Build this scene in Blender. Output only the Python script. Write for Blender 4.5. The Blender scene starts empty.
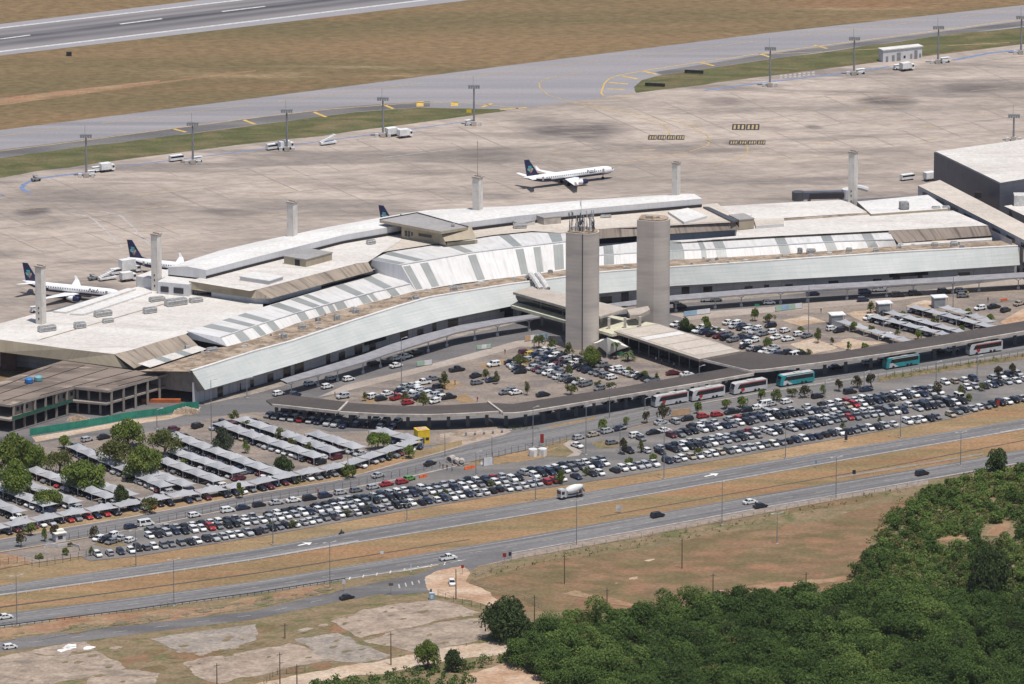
import bpy, math, random, numpy as np
from mathutils import Vector, Matrix
from mathutils.geometry import tessellate_polygon
R = math.radians
rnd = random.Random(7)
S = bpy.context.scene
COL = S.collection
# ------------------------------------------------------------------ camera
F = 7200.0; ALPHA = math.atan(1892/7200.0); H = 585.0
CAMY = -H/math.tan(ALPHA)
CA, SA = math.cos(ALPHA), math.sin(ALPHA)
def P(px, py, z=0.0):
    dx = (px-512)/F; dv = (342-py)/F
    d = Vector((dx, CA+dv*SA, -SA+dv*CA))
    t = (z-H)/d.z
    return Vector((t*d.x, CAMY+t*d.y, z))
def scale(py):                       # pixels per metre on the ground at that row
    dv = (342-py)/F
    return F/((-H)/(-SA+dv*CA))
VC = 0.967
def hgt(dpx, py): return dpx/(scale(py)*VC)
cam = bpy.data.objects.new('camera', bpy.data.cameras.new('camera'))
COL.objects.link(cam); S.camera = cam
cam.location = (0, CAMY, H); cam.rotation_euler = (math.pi/2-ALPHA, 0, 0)
cam.data.sensor_width = 36; cam.data.lens = F/1024*36
cam.data.clip_start = 5; cam.data.clip_end = 60000
# ------------------------------------------------------------------ light
sv = Vector((0.17, -0.24, 1)).normalized()
el = math.asin(sv.z); az = math.atan2(sv.x, sv.y)
W = bpy.data.worlds.new('World'); S.world = W; W.use_nodes = True
nt = W.node_tree; bg = nt.nodes['Background']
sk = nt.nodes.new('ShaderNodeTexSky'); sk.sky_type = 'NISHITA'; sk.sun_disc = False
sk.sun_elevation = el; sk.sun_rotation = az; sk.dust_density = 2.5; sk.altitude = 800
nt.links.new(sk.outputs[0], bg.inputs[0]); bg.inputs[1].default_value = 0.09
sl = bpy.data.lights.new('sun', 'SUN'); so = bpy.data.objects.new('sun', sl); COL.objects.link(so)
sl.energy = 4.1; sl.angle = R(0.5); sl.color = (1, 0.95, 0.89)
so.rotation_euler = (-sv).to_track_quat('-Z', 'Y').to_euler(); so.location = (0, 0, 900)
S.view_settings.view_transform = 'Standard'; S.view_settings.look = 'None'
S.view_settings.exposure = 0.08; S.view_settings.gamma = 1; S.view_settings.use_curve_mapping = False
S.render.engine = 'CYCLES'
S.cycles.use_denoising = True
S.cycles.max_bounces = 4; S.cycles.diffuse_bounces = 3; S.cycles.glossy_bounces = 2; S.cycles.transmission_bounces = 2
S.cycles.volume_bounces = 0
# ------------------------------------------------------------------ materials
def L(c):                            # sRGB 0..255 -> linear
    return tuple(((v/255+0.055)/1.055)**2.4 if v > 10 else v/255/12.92 for v in c)
MATS = {}
class NT:
    def __init__(s, name, rough=0.8, spec=0.3):
        m = bpy.data.materials.new(name); m.use_nodes = True; s.m = m; s.t = m.node_tree
        s.b = s.t.nodes['Principled BSDF']; s.b.inputs['Roughness'].default_value = rough
        s.b.inputs['Specular IOR Level'].default_value = spec
    def n(s, t, **k):
        x = s.t.nodes.new(t)
        for a, v in k.items(): setattr(x, a, v)
        return x
    def l(s, a, b): s.t.links.new(a, b)
    def pos(s):
        if not hasattr(s, '_p'): s._p = s.n('ShaderNodeNewGeometry').outputs['Position']
        return s._p
    def mapping(s, vec, rot=0, sc=(1, 1, 1), loc=(0, 0, 0)):
        x = s.n('ShaderNodeMapping'); x.inputs['Rotation'].default_value = (0, 0, rot)
        x.inputs['Scale'].default_value = sc; x.inputs['Location'].default_value = loc
        s.l(vec, x.inputs['Vector']); return x.outputs[0]
    def noise(s, size, vec=None, detail=4, rough=0.55, rot=0, stretch=1.0, dist=0.0):
        v = s.mapping(vec if vec is not None else s.pos(), rot, (1/(size*stretch), 1/size, 1/size))
        x = s.n('ShaderNodeTexNoise'); x.inputs['Scale'].default_value = 1.0
        x.inputs['Detail'].default_value = detail; x.inputs['Roughness'].default_value = rough
        x.inputs['Distortion'].default_value = dist
        s.l(v, x.inputs['Vector']); return x.outputs['Fac']
    def rng(s, v, a, b, c=0., d=1., smooth=True):
        x = s.n('ShaderNodeMapRange'); x.interpolation_type = 'SMOOTHSTEP' if smooth else 'LINEAR'
        for i, q in zip((1, 2, 3, 4), (a, b, c, d)): x.inputs[i].default_value = q
        s.l(v, x.inputs[0]); return x.outputs[0]
    def mix(s, f, a, b, mode='MIX'):
        x = s.n('ShaderNodeMix', data_type='RGBA', blend_type=mode)
        for i, q in ((0, f), (6, a), (7, b)):
            if isinstance(q, (int, float)): x.inputs[i].default_value = q
            elif isinstance(q, tuple): x.inputs[i].default_value = (*q, 1)
            else: s.l(q, x.inputs[i])
        return x.outputs[2]
    def math(s, op, a, b=0.):
        x = s.n('ShaderNodeMath', operation=op)
        for i, q in ((0, a), (1, b)):
            if isinstance(q, (int, float)): x.inputs[i].default_value = q
            else: s.l(q, x.inputs[i])
        return x.outputs[0]
    def out(s, col, bump=None, bdist=0.3):
        s.l(col, s.b.inputs['Base Color'])
        if bump is not None:
            x = s.n('ShaderNodeBump'); x.inputs['Distance'].default_value = bdist; x.inputs['Strength'].default_value = 0.6
            s.l(bump, x.inputs['Height']); s.l(x.outputs[0], s.b.inputs['Normal'])
        MATS[s.m.name] = s.m; return s.m
def plain(name, c, rough=0.6, spec=0.3, metal=0, var=0.12, size=2.0):
    k = NT(name, rough, spec); k.b.inputs['Metallic'].default_value = metal
    f = k.noise(size, detail=3); lo = tuple(v*(1-var) for v in c); hi = tuple(min(1, v*(1+var)) for v in c)
    return k.out(k.mix(k.rng(f, .3, .7), lo, hi))
AX = R(30)                           # direction of runway / roads on the ground
def ground_mat(name, cols, sizes, bump=0.0, rot=-AX, stretch=2.0, fine=0.25, rough=0.95, thr=(.38, .62)):
    """cols[0] base; each further colour laid over by a noise of the matching size"""
    k = NT(name, rough, 0.15); c = None
    for i, col in enumerate(cols):
        if c is None: c = k.mix(0.0, col, col)
        else: c = k.mix(k.rng(k.noise(sizes[i-1], rot=rot, stretch=stretch, detail=6, dist=.4), *thr), c, col)
    f = k.noise(1.1, detail=5, rough=.7); f2 = k.noise(6, detail=4, rot=rot, stretch=stretch)
    c = k.mix(1.0, c, k.mix(k.rng(f, .25, .75), (1-fine,)*3, (1+fine,)*3), 'MULTIPLY')
    c = k.mix(1.0, c, k.mix(k.rng(f2, .25, .75), (1-fine*.6,)*3, (1+fine*.6,)*3), 'MULTIPLY')
    return k.out(c, k.noise(.8, detail=4) if bump else None, bump)
def lines(k, vec, period, width, axis=0):
    """1 on thin lines every `period` along axis of vec"""
    x = k.n('ShaderNodeSeparateXYZ'); k.l(vec, x.inputs[0])
    a = k.math('FRACT', k.math('DIVIDE', x.outputs[axis], period))
    return k.math('LESS_THAN', a, width/period)
# --- dry airfield grass
k = NT('dry_grass', .97, .1)
g = k.mix(k.rng(k.noise(70, rot=-AX, stretch=5, detail=7, dist=.5), .38, .62), (.205, .14, .077), (.142, .113, .06))
g = k.mix(k.rng(k.noise(45, rot=-AX, stretch=4, detail=5), .56, .74), g, (.225, .13, .072))
g = k.mix(k.rng(k.noise(28, rot=-AX, stretch=6, detail=5), .6, .75), g, (.29, .215, .125))
g = k.mix(k.rng(k.noise(60, rot=-AX, stretch=3, detail=5), .60, .78), g, (.12, .122, .052))
g = k.mix(1., g, k.mix(k.rng(k.noise(2.2, detail=5, rough=.7, stretch=2, rot=-AX), .3, .7), (.72,)*3, (1.24,)*3), 'MULTIPLY')
k.out(g, k.noise(1.2, detail=3), .3)
ground_mat('green_grass', [(.115, .11, .052), (.16, .128, .068), (.085, .092, .038)], [14, 7], .2)
ground_mat('verge_grass', [(.33, .222, .126), (.275, .17, .09), (.235, .172, .095)], [30, 16], .2, stretch=3)
ground_mat('median_grass', [(.29, .18, .097), (.255, .148, .078), (.205, .152, .078)], [40, 14], .2, stretch=5)
ground_mat('field_grass', [(.225, .15, .089), (.175, .12, .068), (.235, .132, .078), (.15, .116, .058)], [26, 12, 8], .3, stretch=1.6)
ground_mat('scrub_grass', [(.225, .165, .10), (.17, .135, .075), (.115, .112, .05)], [11, 6], .3, stretch=1.4, thr=(.44, .68))
ground_mat('red_soil', [(.30, .165, .105), (.25, .14, .08), (.28, .20, .12)], [14, 5], .1)
ground_mat('tan_soil', [(.42, .28, .19), (.38, .23, .14), (.44, .33, .24)], [16, 6], .1)
ground_mat('track_soil', [(.28, .175, .10), (.24, .15, .085)], [10], .1)
ground_mat('sandy_soil', [(.43, .325, .235), (.36, .25, .165), (.46, .37, .285)], [16, 7], .1)
ground_mat('old_slab', [(.29, .23, .18), (.22, .178, .142), (.335, .27, .21)], [9, 4], 0, stretch=1.3)
ground_mat('pale_slab', [(.305, .237, .182), (.24, .188, .144), (.35, .28, .225)], [10, 4], 0, stretch=1.3)
ground_mat('grey_slab', [(.265, .23, .20), (.205, .178, .155), (.31, .265, .22)], [8, 4], 0, stretch=1.3)
ground_mat('sidewalk', [(.37, .32, .28), (.31, .26, .22)], [12], 0, fine=.15)
ground_mat('lot_paving', [(.205, .175, .155), (.165, .142, .13), (.255, .21, .172)], [18, 7], 0, fine=.22)
ground_mat('asphalt', [(.14, .135, .136), (.115, .11, .112), (.17, .16, .155)], [30, 12], 0, fine=.14, stretch=5)
k = NT('road_asphalt', .9, .15); uv_ = k.n('ShaderNodeUVMap').outputs[0]
c = k.mix(k.rng(k.noise(1, vec=k.mapping(uv_, 0, (1/90, 1/2.2, 1)), detail=5, rough=.6), .36, .64), (.128, .125, .126), (.20, .193, .19))
c = k.mix(k.math('MULTIPLY', k.rng(k.noise(1, vec=k.mapping(uv_, 0, (1/26, 1/3.2, 1)), detail=3), .60, .64), .35), c, (.105, .10, .10))
c = k.mix(1., c, k.mix(k.rng(k.noise(1.5, detail=5, rough=.7), .3, .7), (.88,)*3, (1.12,)*3), 'MULTIPLY'); k.out(c)
ground_mat('lot_asphalt', [(.165, .155, .15), (.13, .125, .123), (.20, .183, .17)], [25, 9], 0, fine=.14, stretch=3)
ground_mat('taxi_asphalt', [(.25, .24, .255), (.215, .207, .22), (.275, .262, .268)], [60, 11], 0, fine=.10, stretch=22)
ground_mat('shoulder_asphalt', [(.29, .28, .295), (.26, .25, .26)], [50], 0, fine=.08, stretch=10)
def paint(name, c): return plain(name, c, .7, .2, var=.2, size=1.5)
paint('dull_yellow', (.55, .37, .10)); paint('joint_grey', (.20, .175, .158)); paint('dark_drain', (.075, .066, .06)); paint('worn_white', (.52, .51, .50)); paint('white_paint', (.72, .71, .68)); paint('yellow_paint', (.62, .40, .06)); paint('faded_yellow', (.40, .30, .16)); paint('blue_paint', (.15, .21, .36))
paint('black_paint', (.04, .04, .04)); paint('faded_white', (.40, .375, .355)); paint('tan_paint', (.27, .215, .175))
# ------------------------------------------------------------------ mesh helpers
def tag(o, label=None, cat=None, group=None, kind=None):
    if label: o['label'] = label
    if cat: o['category'] = cat
    if group: o['group'] = group
    if kind: o['kind'] = kind
    return o
def empty(name, loc, rz=0.0):
    o = bpy.data.objects.new(name, None); COL.objects.link(o); o.location = loc; o.rotation_euler = (0, 0, rz)
    o.empty_display_size = 1; return o
class MB:
    def __init__(s): s.v = []; s.f = []; s.mi = []; s.uv = []
    def face(s, pts, m=0, uv=None):
        i = len(s.v); s.v += [tuple(p) for p in pts]; s.f.append(tuple(range(i, i+len(pts)))); s.mi.append(m)
        s.uv.append(uv or [(p[0], p[1]) for p in pts])
    def poly(s, pts, m=0):               # any simple polygon, triangulated
        pts = [Vector(p) for p in pts]
        for t in tessellate_polygon([pts]):
            q = [pts[i] for i in t]
            s.face(q, m)
    def box(s, x0, x1, y0, y1, z0, z1, m=0, M=None, taper=1.0):
        cx, cy = (x0+x1)/2, (y0+y1)/2
        def tp(x, y): return (cx+(x-cx)*taper, cy+(y-cy)*taper)
        b = [(x0, y0, z0), (x1, y0, z0), (x1, y1, z0), (x0, y1, z0)]; t = [(*tp(x, y), z1) for x, y, z in b]
        q = [Vector(p) for p in b+t]
        if M is not None: q = [M @ p for p in q]
        for f in ((0, 3, 2, 1), (4, 5, 6, 7), (0, 1, 5, 4), (1, 2, 6, 5), (2, 3, 7, 6), (3, 0, 4, 7)): s.face([q[i] for i in f], m)
    def prism(s, pts, z1, z0, m=0, mt=None, bottom=False):   # pts: world outline (any z), walls straight down
        top = [Vector((p[0], p[1], z1)) for p in pts]; bot = [Vector((p[0], p[1], z0)) for p in pts]
        s.poly(top, m if mt is None else mt)
        n = len(pts); d = 0.0
        for i in range(n):
            j = (i+1) % n; w = (top[j]-top[i]).length
            s.face([bot[i], bot[j], top[j], top[i]], m, [(d, 0), (d+w, 0), (d+w, z1-z0), (d, z1-z0)]); d += w
        if bottom: s.poly(bot[::-1], m)
    def tube(s, pts, r, n=6, m=0, r2=None, cap=True):
        pts = [Vector(p) for p in pts]; rings = []
        for i, p in enumerate(pts):
            d = (pts[min(i+1, len(pts)-1)]-pts[max(i-1, 0)]).normalized()
            a = d.orthogonal().normalized(); b = d.cross(a)
            rr = r if r2 is None else r+(r2-r)*i/(len(pts)-1)
            rings.append([p+rr*(math.cos(2*math.pi*q/n)*a+math.sin(2*math.pi*q/n)*b) for q in range(n)])
        for A, B in zip(rings, rings[1:]):
            for q in range(n): s.face([A[q], A[(q+1) % n], B[(q+1) % n], B[q]], m)
        if cap: s.face(rings[0][::-1], m); s.face(rings[-1], m)
    def strip(s, A, B, m=0):             # A,B same-length world polylines
        d = 0.0
        for i in range(len(A)-1):
            w = (A[i+1]-A[i]).length; h = (B[i]-A[i]).length
            s.face([A[i], A[i+1], B[i+1], B[i]], m, [(d, 0), (d+w, 0), (d+w, h), (d, h)]); d += w
    def build(s, name, mats, parent=None, smooth=False, weld=False):
        me = bpy.data.meshes.new(name); me.from_pydata(s.v, [], s.f)
        for x in (mats if isinstance(mats, (list, tuple)) else [mats]):
            me.materials.append(MATS[x] if isinstance(x, str) else x)
        me.polygons.foreach_set('material_index', s.mi)
        u = me.uv_layers.new(name='UVMap'); flat = [c for f in s.uv for p in f for c in p]
        u.data.foreach_set('uv', flat)
        if weld:
            import bmesh
            b = bmesh.new(); b.from_mesh(me); bmesh.ops.remove_doubles(b, verts=b.verts, dist=1e-3); bmesh.ops.recalc_face_normals(b, faces=b.faces); b.to_mesh(me); b.free()
        if smooth: me.polygons.foreach_set('use_smooth', [True]*len(me.polygons))
        me.update()
        o = bpy.data.objects.new(name, me); COL.objects.link(o)
        if parent is not None: o.parent = parent
        return o
def dup(o, parent=None):
    c = o.copy(); COL.objects.link(c)
    if parent is not None: c.parent = parent; c.matrix_parent_inverse = o.matrix_parent_inverse.copy()
    for ch in list(KIDS.get(o.name, [])): 
        dup(ch, c)
    return c
KIDS = {}
def note(o):                             # remember children once the prototype is complete
    def walk(x):
        KIDS[x.name] = [c for c in COL.objects if c.parent == x]
        for c in KIDS[x.name]: walk(c)
    walk(o); return o
def resample(line, n):
    line = [Vector(p) for p in line]; d = [0.0]
    for a, b in zip(line, line[1:]): d.append(d[-1]+(b-a).length)
    out = []
    for i in range(n):
        t = d[-1]*i/(n-1); j = 0
        while j < len(d)-2 and d[j+1] < t: j += 1
        f = (t-d[j])/max(1e-9, d[j+1]-d[j]); out.append(line[j].lerp(line[j+1], f))
    return out
def PL(pts, z=0.0): return [P(x, y, z) for x, y in pts]
def interp(line, x):                     # y of pixel polyline at x
    for (a, b), (c, d) in zip(line, line[1:]):
        if a <= x <= c: return b+(d-b)*(x-a)/(c-a)
    return line[0][1] if x < line[0][0] else line[-1][1]
def interp_pt(world_line_px, x, z): return P(x, interp(world_line_px, x), z)
ORD = 'first second third fourth fifth sixth seventh eighth ninth tenth eleventh twelfth thirteenth fourteenth fifteenth sixteenth seventeenth eighteenth nineteenth twentieth'.split()
def nth(i):
    if i < 20: return ORD[i]
    n = i+1
    return '%d%s' % (n, 'th' if 10 < n % 100 < 14 else {1: 'st', 2: 'nd', 3: 'rd'}.get(n % 10, 'th'))
# ------------------------------------------------------------------ ground sheets
ZL = [0.0]
def ext(line):                           # carry surfaces on well past the picture's edges
    o = []
    for x, y in line:
        sl_ = .125 if y < 260 else .16
        o.append((x-320, y+320*sl_) if -390 < x <= -60 and y < 690 else (x+320, y-320*sl_) if 1100 <= x < 1400 and y < 690 else (x, y))
    return o
def sheet(name, px, mat, z=None, parent=None):
    px = ext(px)
    ZL[0] += 0.004
    zz = ZL[0] if z is None else z
    b = MB(); b.poly([P(x, y, zz) for x, y in px])
    o = b.build(name, mat, parent)
    if parent is None: tag(o, kind='structure')
    return o
def rough(px, amp, seed=1):
    rg = random.Random(seed); out = []
    def div(a, b, d):
        L_ = math.hypot(b[0]-a[0], (b[1]-a[1])*3)
        if L_ < 4 or d > 5: return [a]
        m = ((a[0]+b[0])/2+rg.uniform(-1, 1)*L_*amp, (a[1]+b[1])/2+rg.uniform(-1, 1)*L_*amp*.33)
        return div(a, m, d+1)+div(m, b, d+1)
    for a, b in zip(px, px[1:]+px[:1]): out += div(a, b, 0)
    return out
def rsheet(name, px, mat, amp=.10, parent=None): return sheet(name, rough(px, amp, len(px)*7+int(px[0][0])), mat, None, parent)
def patches(name, mat, region, n, rx, seed):
    rg = random.Random(seed); ZL[0] += .004; b = MB(); xs = [p[0] for p in region]; ys = [p[1] for p in region]; c = 0
    def ins(x, y):
        r = False
        for (x1, y1), (x2, y2) in zip(region, region[1:]+region[:1]):
            if (y1 > y) != (y2 > y) and x < (x2-x1)*(y-y1)/(y2-y1)+x1: r = not r
        return r
    while c < n:
        x, y = rg.uniform(min(xs), max(xs)), rg.uniform(min(ys), max(ys))
        if not ins(x, y): continue
        c += 1; a = rg.uniform(*rx); q = [(x+a*math.cos(t*.628)*rg.uniform(.5, 1.2), y+a*.26*math.sin(t*.628)*rg.uniform(.5, 1.2)-.12*a*math.cos(t*.628)) for t in range(10)]
        b.poly([P(u, v, ZL[0]+c*1e-5) for u, v in rough(q, .14, c)])
    return tag(b.build(name, mat), kind='structure')
def ribbon(name, up, lo, mat, parent=None, n=60, z=None):
    ZL[0] += 0.004; zz = ZL[0] if z is None else z
    b = MB(); b.strip(resample(PL(ext(lo), zz), n), resample(PL(ext(up), zz), n))
    o = b.build(name, mat, parent)
    if parent is None: tag(o, kind='structure')
    return o
def stroke(mb, px, w, z, dash=None):     # painted line of width w metres along a pixel polyline
    L_ = PL(px, z); tot = sum((b-a).length for a, b in zip(L_, L_[1:]))
    n = max(2, int(tot/4)+1) if (len(px) > 2 or dash) else 2
    Q = resample(L_, n)
    def off(i):
        d = (Q[min(i+1, n-1)]-Q[max(i-1, 0)]).normalized(); return Vector((-d.y, d.x, 0))*w/2
    acc = 0
    for i in range(n-1):
        seg = (Q[i+1]-Q[i]).length; acc += seg
        if dash and (acc % sum(dash)) > dash[0]: continue
        a, b = off(i), off(i+1)
        mb.face([Q[i]-a, Q[i+1]-b, Q[i+1]+b, Q[i]+a])
def quadmark(mb, px, z): mb.poly([P(x, y, z) for x, y in px])
b = MB(); b.face([(-9000, -2400, 0), (9000, -2400, 0), (9000, 26000, 0), (-9000, 26000, 0)])
tag(b.build('ground', 'dry_grass'), kind='structure')
# runway ----------------------------------------------------------
rw = ribbon('runway', [(-80, 34), (0, 24), (200, 0), (1100, -110)], [(-80, 65), (0, 55.5), (256, 25.5), (461, 1), (1100, -74)], 'shoulder_asphalt')
k = NT('runway_asphalt', .85, .2)
c = k.mix(k.rng(k.noise(50, rot=-AX, stretch=15), .35, .65), (.19, .18, .185), (.24, .225, .225))
x = k.n('ShaderNodeSeparateXYZ'); uvn = k.n('ShaderNodeUVMap'); k.l(uvn.outputs[0], x.inputs[0])
wob = k.noise(30, rot=-AX, stretch=20)
v = k.math('ADD', x.outputs[1], k.math('MULTIPLY', k.math('SUBTRACT', wob, .5), 7))
for c0, hw, st in ((13, 7, .65), (23, 6.5, 1.0), (36, 4, .35), (28.5, 2.6, .6)):
    d = k.math('ABSOLUTE', k.math('SUBTRACT', v, c0)); c = k.mix(k.math('MULTIPLY', k.math('MULTIPLY', k.rng(d, 0, hw, 1, 0), st), k.rng(k.noise(26, rot=-AX, stretch=12, detail=6), .25, .6, .45, 1)), c, (.06, .06, .068))
k.out(c)
ribbon('runway_pavement', [(-80, 37), (0, 27.5), (237, 0), (1100, -105)], [(-80, 61), (0, 52), (256, 21), (426, 0), (1100, -79)], 'runway_asphalt', rw)
mb = MB(); z = ZL[0]+.006
stroke(mb, [(-80, 37.6), (0, 28), (237, .3), (1100, -104)], 1.6, z); stroke(mb, [(-80, 61.2), (0, 51.5), (256, 20.6), (426, -.3), (1100, -78.5)], 1.8, z)
for a, b_ in (((0, 39), (30, 35)), ((120, 24), (162, 18.6)), ((222, 11.5), (265, 6.3)), ((-70, 47.5), (-40, 44))): stroke(mb, [a, b_], 1.4, z)
mb.build('runway_marking', 'worn_white', rw)
# dirt track, pale streaks
ribbon('airfield_track', [(-80, 113.5), (0, 103), (100, 89.5), (190, 78), (256, 70)], [(-80, 116), (0, 105.5), (100, 91.5), (190, 79.5), (256, 71.2)], 'track_soil')
ribbon('track_rut', [(-80, 108), (0, 98), (60, 91), (160, 80)], [(-80, 112), (0, 103), (60, 95), (160, 81.5)], 'red_soil')
# taxiway ---------------------------------------------------------
tw = sheet('taxiway', [(-80, 140), (0, 130), (256, 98), (512, 65), (768, 33), (1024, 5), (1110, -5), (1110, 16), (1024, 27), (768, 59.5), (662, 75), (642, 80), (634, 87), (640, 95), (506, 113), (500, 109), (470, 108.5), (420, 107.5), (356, 112), (256, 125), (0, 158.5), (-80, 169)], 'taxi_asphalt')
ribbon('taxiway_shoulder', [(-80, 160), (0, 150), (256, 118), (340, 107), (430, 101)], [(-80, 168), (0, 158), (256, 124.7), (356, 111.7), (430, 106.5)], 'asphalt', tw)
ribbon('taxiway_shoulder', [(655, 72), (768, 54), (900, 37), (1110, 8)], [(662, 74.8), (768, 59.2), (900, 41), (1110, 15.8)], 'asphalt', tw)
# apron -----------------------------------------------------------
k = NT('apron_concrete', .85, .2)
c = k.mix(k.rng(k.noise(55, rot=-AX, stretch=2.2, detail=6), .36, .64), (.31, .262, .224), (.43, .362, .308))
c = k.mix(k.math('MULTIPLY', k.rng(k.noise(24, rot=R(50), stretch=4, detail=6, dist=.6), .47, .66), .8), c, (.195, .168, .15))
c = k.mix(k.math('MULTIPLY', k.rng(k.noise(38, rot=R(8), stretch=5, detail=5), .56, .74), .6), c, (.50, .41, .335))
br = k.n('ShaderNodeTexBrick'); k.l(k.mapping(k.pos(), -AX, (1, 1, 1)), br.inputs['Vector']); br.offset = 0
for nm, vv in (('Scale', 1), ('Mortar Size', .14), ('Brick Width', 15), ('Row Height', 7.5)): br.inputs[nm].default_value = vv
br.inputs['Color1'].default_value = (.965, .965, .965, 1); br.inputs['Color2'].default_value = (1.03, 1.03, 1.03, 1); br.inputs['Mortar'].default_value = (.80, .79, .78, 1)
c = k.mix(1., c, br.outputs['Color'], 'MULTIPLY')
c = k.mix(1., c, k.mix(k.rng(k.noise(3.5, detail=6, rough=.75, rot=R(35), stretch=2), .3, .7), (.80,)*3, (1.16,)*3), 'MULTIPLY')
nz = k.n('ShaderNodeTexNoise'); nz.inputs['Scale'].default_value = .045; nz.inputs['Detail'].default_value = 6; k.l(k.pos(), nz.inputs['Vector'])
dv = k.n('ShaderNodeVectorMath', operation='SUBTRACT'); k.l(nz.outputs['Color'], dv.inputs[0]); dv.inputs[1].default_value = (.5, .5, .5)
sc_ = k.n('ShaderNodeVectorMath', operation='SCALE'); k.l(dv.outputs[0], sc_.inputs[0]); sc_.inputs[3].default_value = 15
wp = k.n('ShaderNodeVectorMath', operation='ADD'); k.l(k.pos(), wp.inputs[0]); k.l(sc_.outputs[0], wp.inputs[1])
mask = None
for (cx, cy, rx, ry, stg) in ((574, 130, 75, 15, .75), (545, 122, 50, 8, .4), (886, 101, 42, 8, .75), (972, 88, 36, 6, .6), (812, 127, 13, 3.5, .6), (33, 213, 24, 6, .75), (60, 200, 90, 16, .4), (488, 155, 60, 12, .6), (330, 182, 70, 9, .35), (232, 212, 45, 6, .45), (722, 102, 28, 6, .5), (745, 143, 22, 4, .6), (140, 205, 60, 7, .4), (890, 150, 70, 5, .3), (25, 330, 40, 20, .5), (80, 292, 60, 18, .55), (700, 150, 60, 7, .3), (420, 170, 60, 8, .4)):
    C0 = P(cx, cy); ax = P(cx+rx, cy-rx*.02)-C0; ay = P(cx, cy-ry)-C0
    mp = k.n('ShaderNodeMapping'); mp.vector_type = 'TEXTURE'; mp.inputs['Location'].default_value = (C0.x, C0.y, 0); mp.inputs['Scale'].default_value = (ax.length, ay.length, 1000)
    k.l(wp.outputs[0], mp.inputs['Vector']); ln = k.n('ShaderNodeVectorMath', operation='LENGTH'); k.l(mp.outputs[0], ln.inputs[0])
    q = k.rng(ln.outputs['Value'], .30, 1.0, min(1, stg*1.25), 0); mask = q if mask is None else k.math('MAXIMUM', mask, q)
mask = k.math('MULTIPLY', mask, k.rng(k.noise(9, rot=-AX, stretch=3, detail=6, rough=.7), .32, .62, .35, 1.1))
c = k.mix(mask, c, (.115, .10, .093))
fl_ = k.rng(k.noise(16, rot=R(-12), stretch=7, detail=6, rough=.65), .58, .72)
c = k.mix(k.math('MULTIPLY', fl_, .5), c, (.49, .425, .37))
for an_, sz_, th_ in ((R(62), 5, .66), (R(-35), 4, .68), (R(20), 6, .66)):
    c = k.mix(k.math('MULTIPLY', k.rng(k.noise(sz_, rot=an_, stretch=14, detail=5, rough=.6), th_-.06, th_+.04), .4), c, (.17, .15, .145))
k.out(c)
ap = sheet('apron', [(-80, 189), (0, 177.5), (40, 170.5), (256, 142.5), (506, 111), (635, 92.5), (768, 76), (1024, 44), (1110, 33), (1110, 245), (700, 235), (420, 262), (200, 330), (-80, 372)], 'apron_concrete')
gl = rsheet('green_strip', [(-80, 169), (0, 158.3), (256, 125), (356, 112), (420, 107.7), (470, 108.7), (500, 109), (508, 111), (256, 142.8), (40, 170.8), (0, 177.8), (-80, 189)], 'green_grass', .03)
gr = rsheet('green_strip', [(634, 87), (642, 80), (662, 75), (768, 59.5), (1024, 27), (1110, 16), (1110, 33), (1024, 44), (768, 76), (636, 92.8)], 'green_grass', .03)
z = ZL[0]+.006
mb = MB()
stroke(mb, [(635, 96), (604, 96), (601, 93), (604.5, 83), (610, 78), (620, 75), (642, 71), (687, 64), (768, 52.5), (900, 35.5), (1100, 9)], .6, z)
for a, b_ in (((643, 71), (657, 74.5)), ((622, 76), (638, 79)), ((609, 82.5), (628, 84)), ((607, 89), (625, 89.5)), ((701, 62.5), (714, 65.8)), ((759, 53.5), (770, 57)), ((814, 45), (827, 48.5)), ((174, 129), (186, 132)), ((500, 109.5), (527, 107.5)), ((244, 120), (255, 124.2)), ((314, 112), (326, 117)), ((382, 104), (393.5, 108.8)), ((482, 107), (492, 103.5))): stroke(mb, [a, b_], 1.3, z)
stroke(mb, [(420, 101.5), (420, 106.5)], 2.6, z); stroke(mb, [(454.5, 102), (454.5, 106)], 2.6, z)
mb.build('taxiway_marking', 'dull_yellow', tw)
mb = MB()
stroke(mb, [(-80, 161), (0, 151), (75, 141.5), (256, 117.5), (330, 109), (416, 102.5), (456, 102), (512, 107), (520, 109)], .8, z)
stroke(mb, [(-80, 146), (0, 136), (256, 104), (512, 71.5), (768, 39.5), (1100, 0)], .5, z, dash=(60, 14))
stroke(mb, [(580, 72), (545, 79), (539, 83), (540, 88), (548, 95), (575, 103), (632, 116), (662, 124), (669, 130), (669.5, 136)], .6, z)
stroke(mb, [(575, 102), (640, 114), (684, 123.5), (697, 130), (708, 136), (709, 145), (688, 152), (612, 164)], .6, z)
stroke(mb, [(740, 140), (748, 147), (747, 155), (735, 160), (710, 166)], .6, z)
stroke(mb, [(770, 54), (1030, 41.5)], .6, z, dash=(24, 12))
for y0 in (150, 165, 186): stroke(mb, [(20, y0+60), (160, y0+42), (330, y0+22)], .5, z, dash=(16, 30))
for y0 in (112, 120, 135): stroke(mb, [(760, y0), (1000, y0-24)], .45, z, dash=(18, 26))
for a in ((815, 144, 831), (921, 127, 935), (920, 140, 936), (690, 125, 702), (553, 153, 561), (640, 150, 655), (850, 112, 870)): stroke(mb, [(a[0], a[1]), (a[2], a[1]-.4)], 1.2, z)
mb.build('apron_marking', 'faded_yellow', ap)
mb = MB()
stroke(mb, [(120, 166.5), (256, 149.8), (380, 133.5), (470, 121)], 1.0, z); stroke(mb, [(704, 90.5), (768, 82), (850, 72.5), (890, 66.5)], 1.5, z); stroke(mb, [(953, 60), (990, 53), (1024, 49.5), (1100, 40)], 1.8, z)
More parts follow.
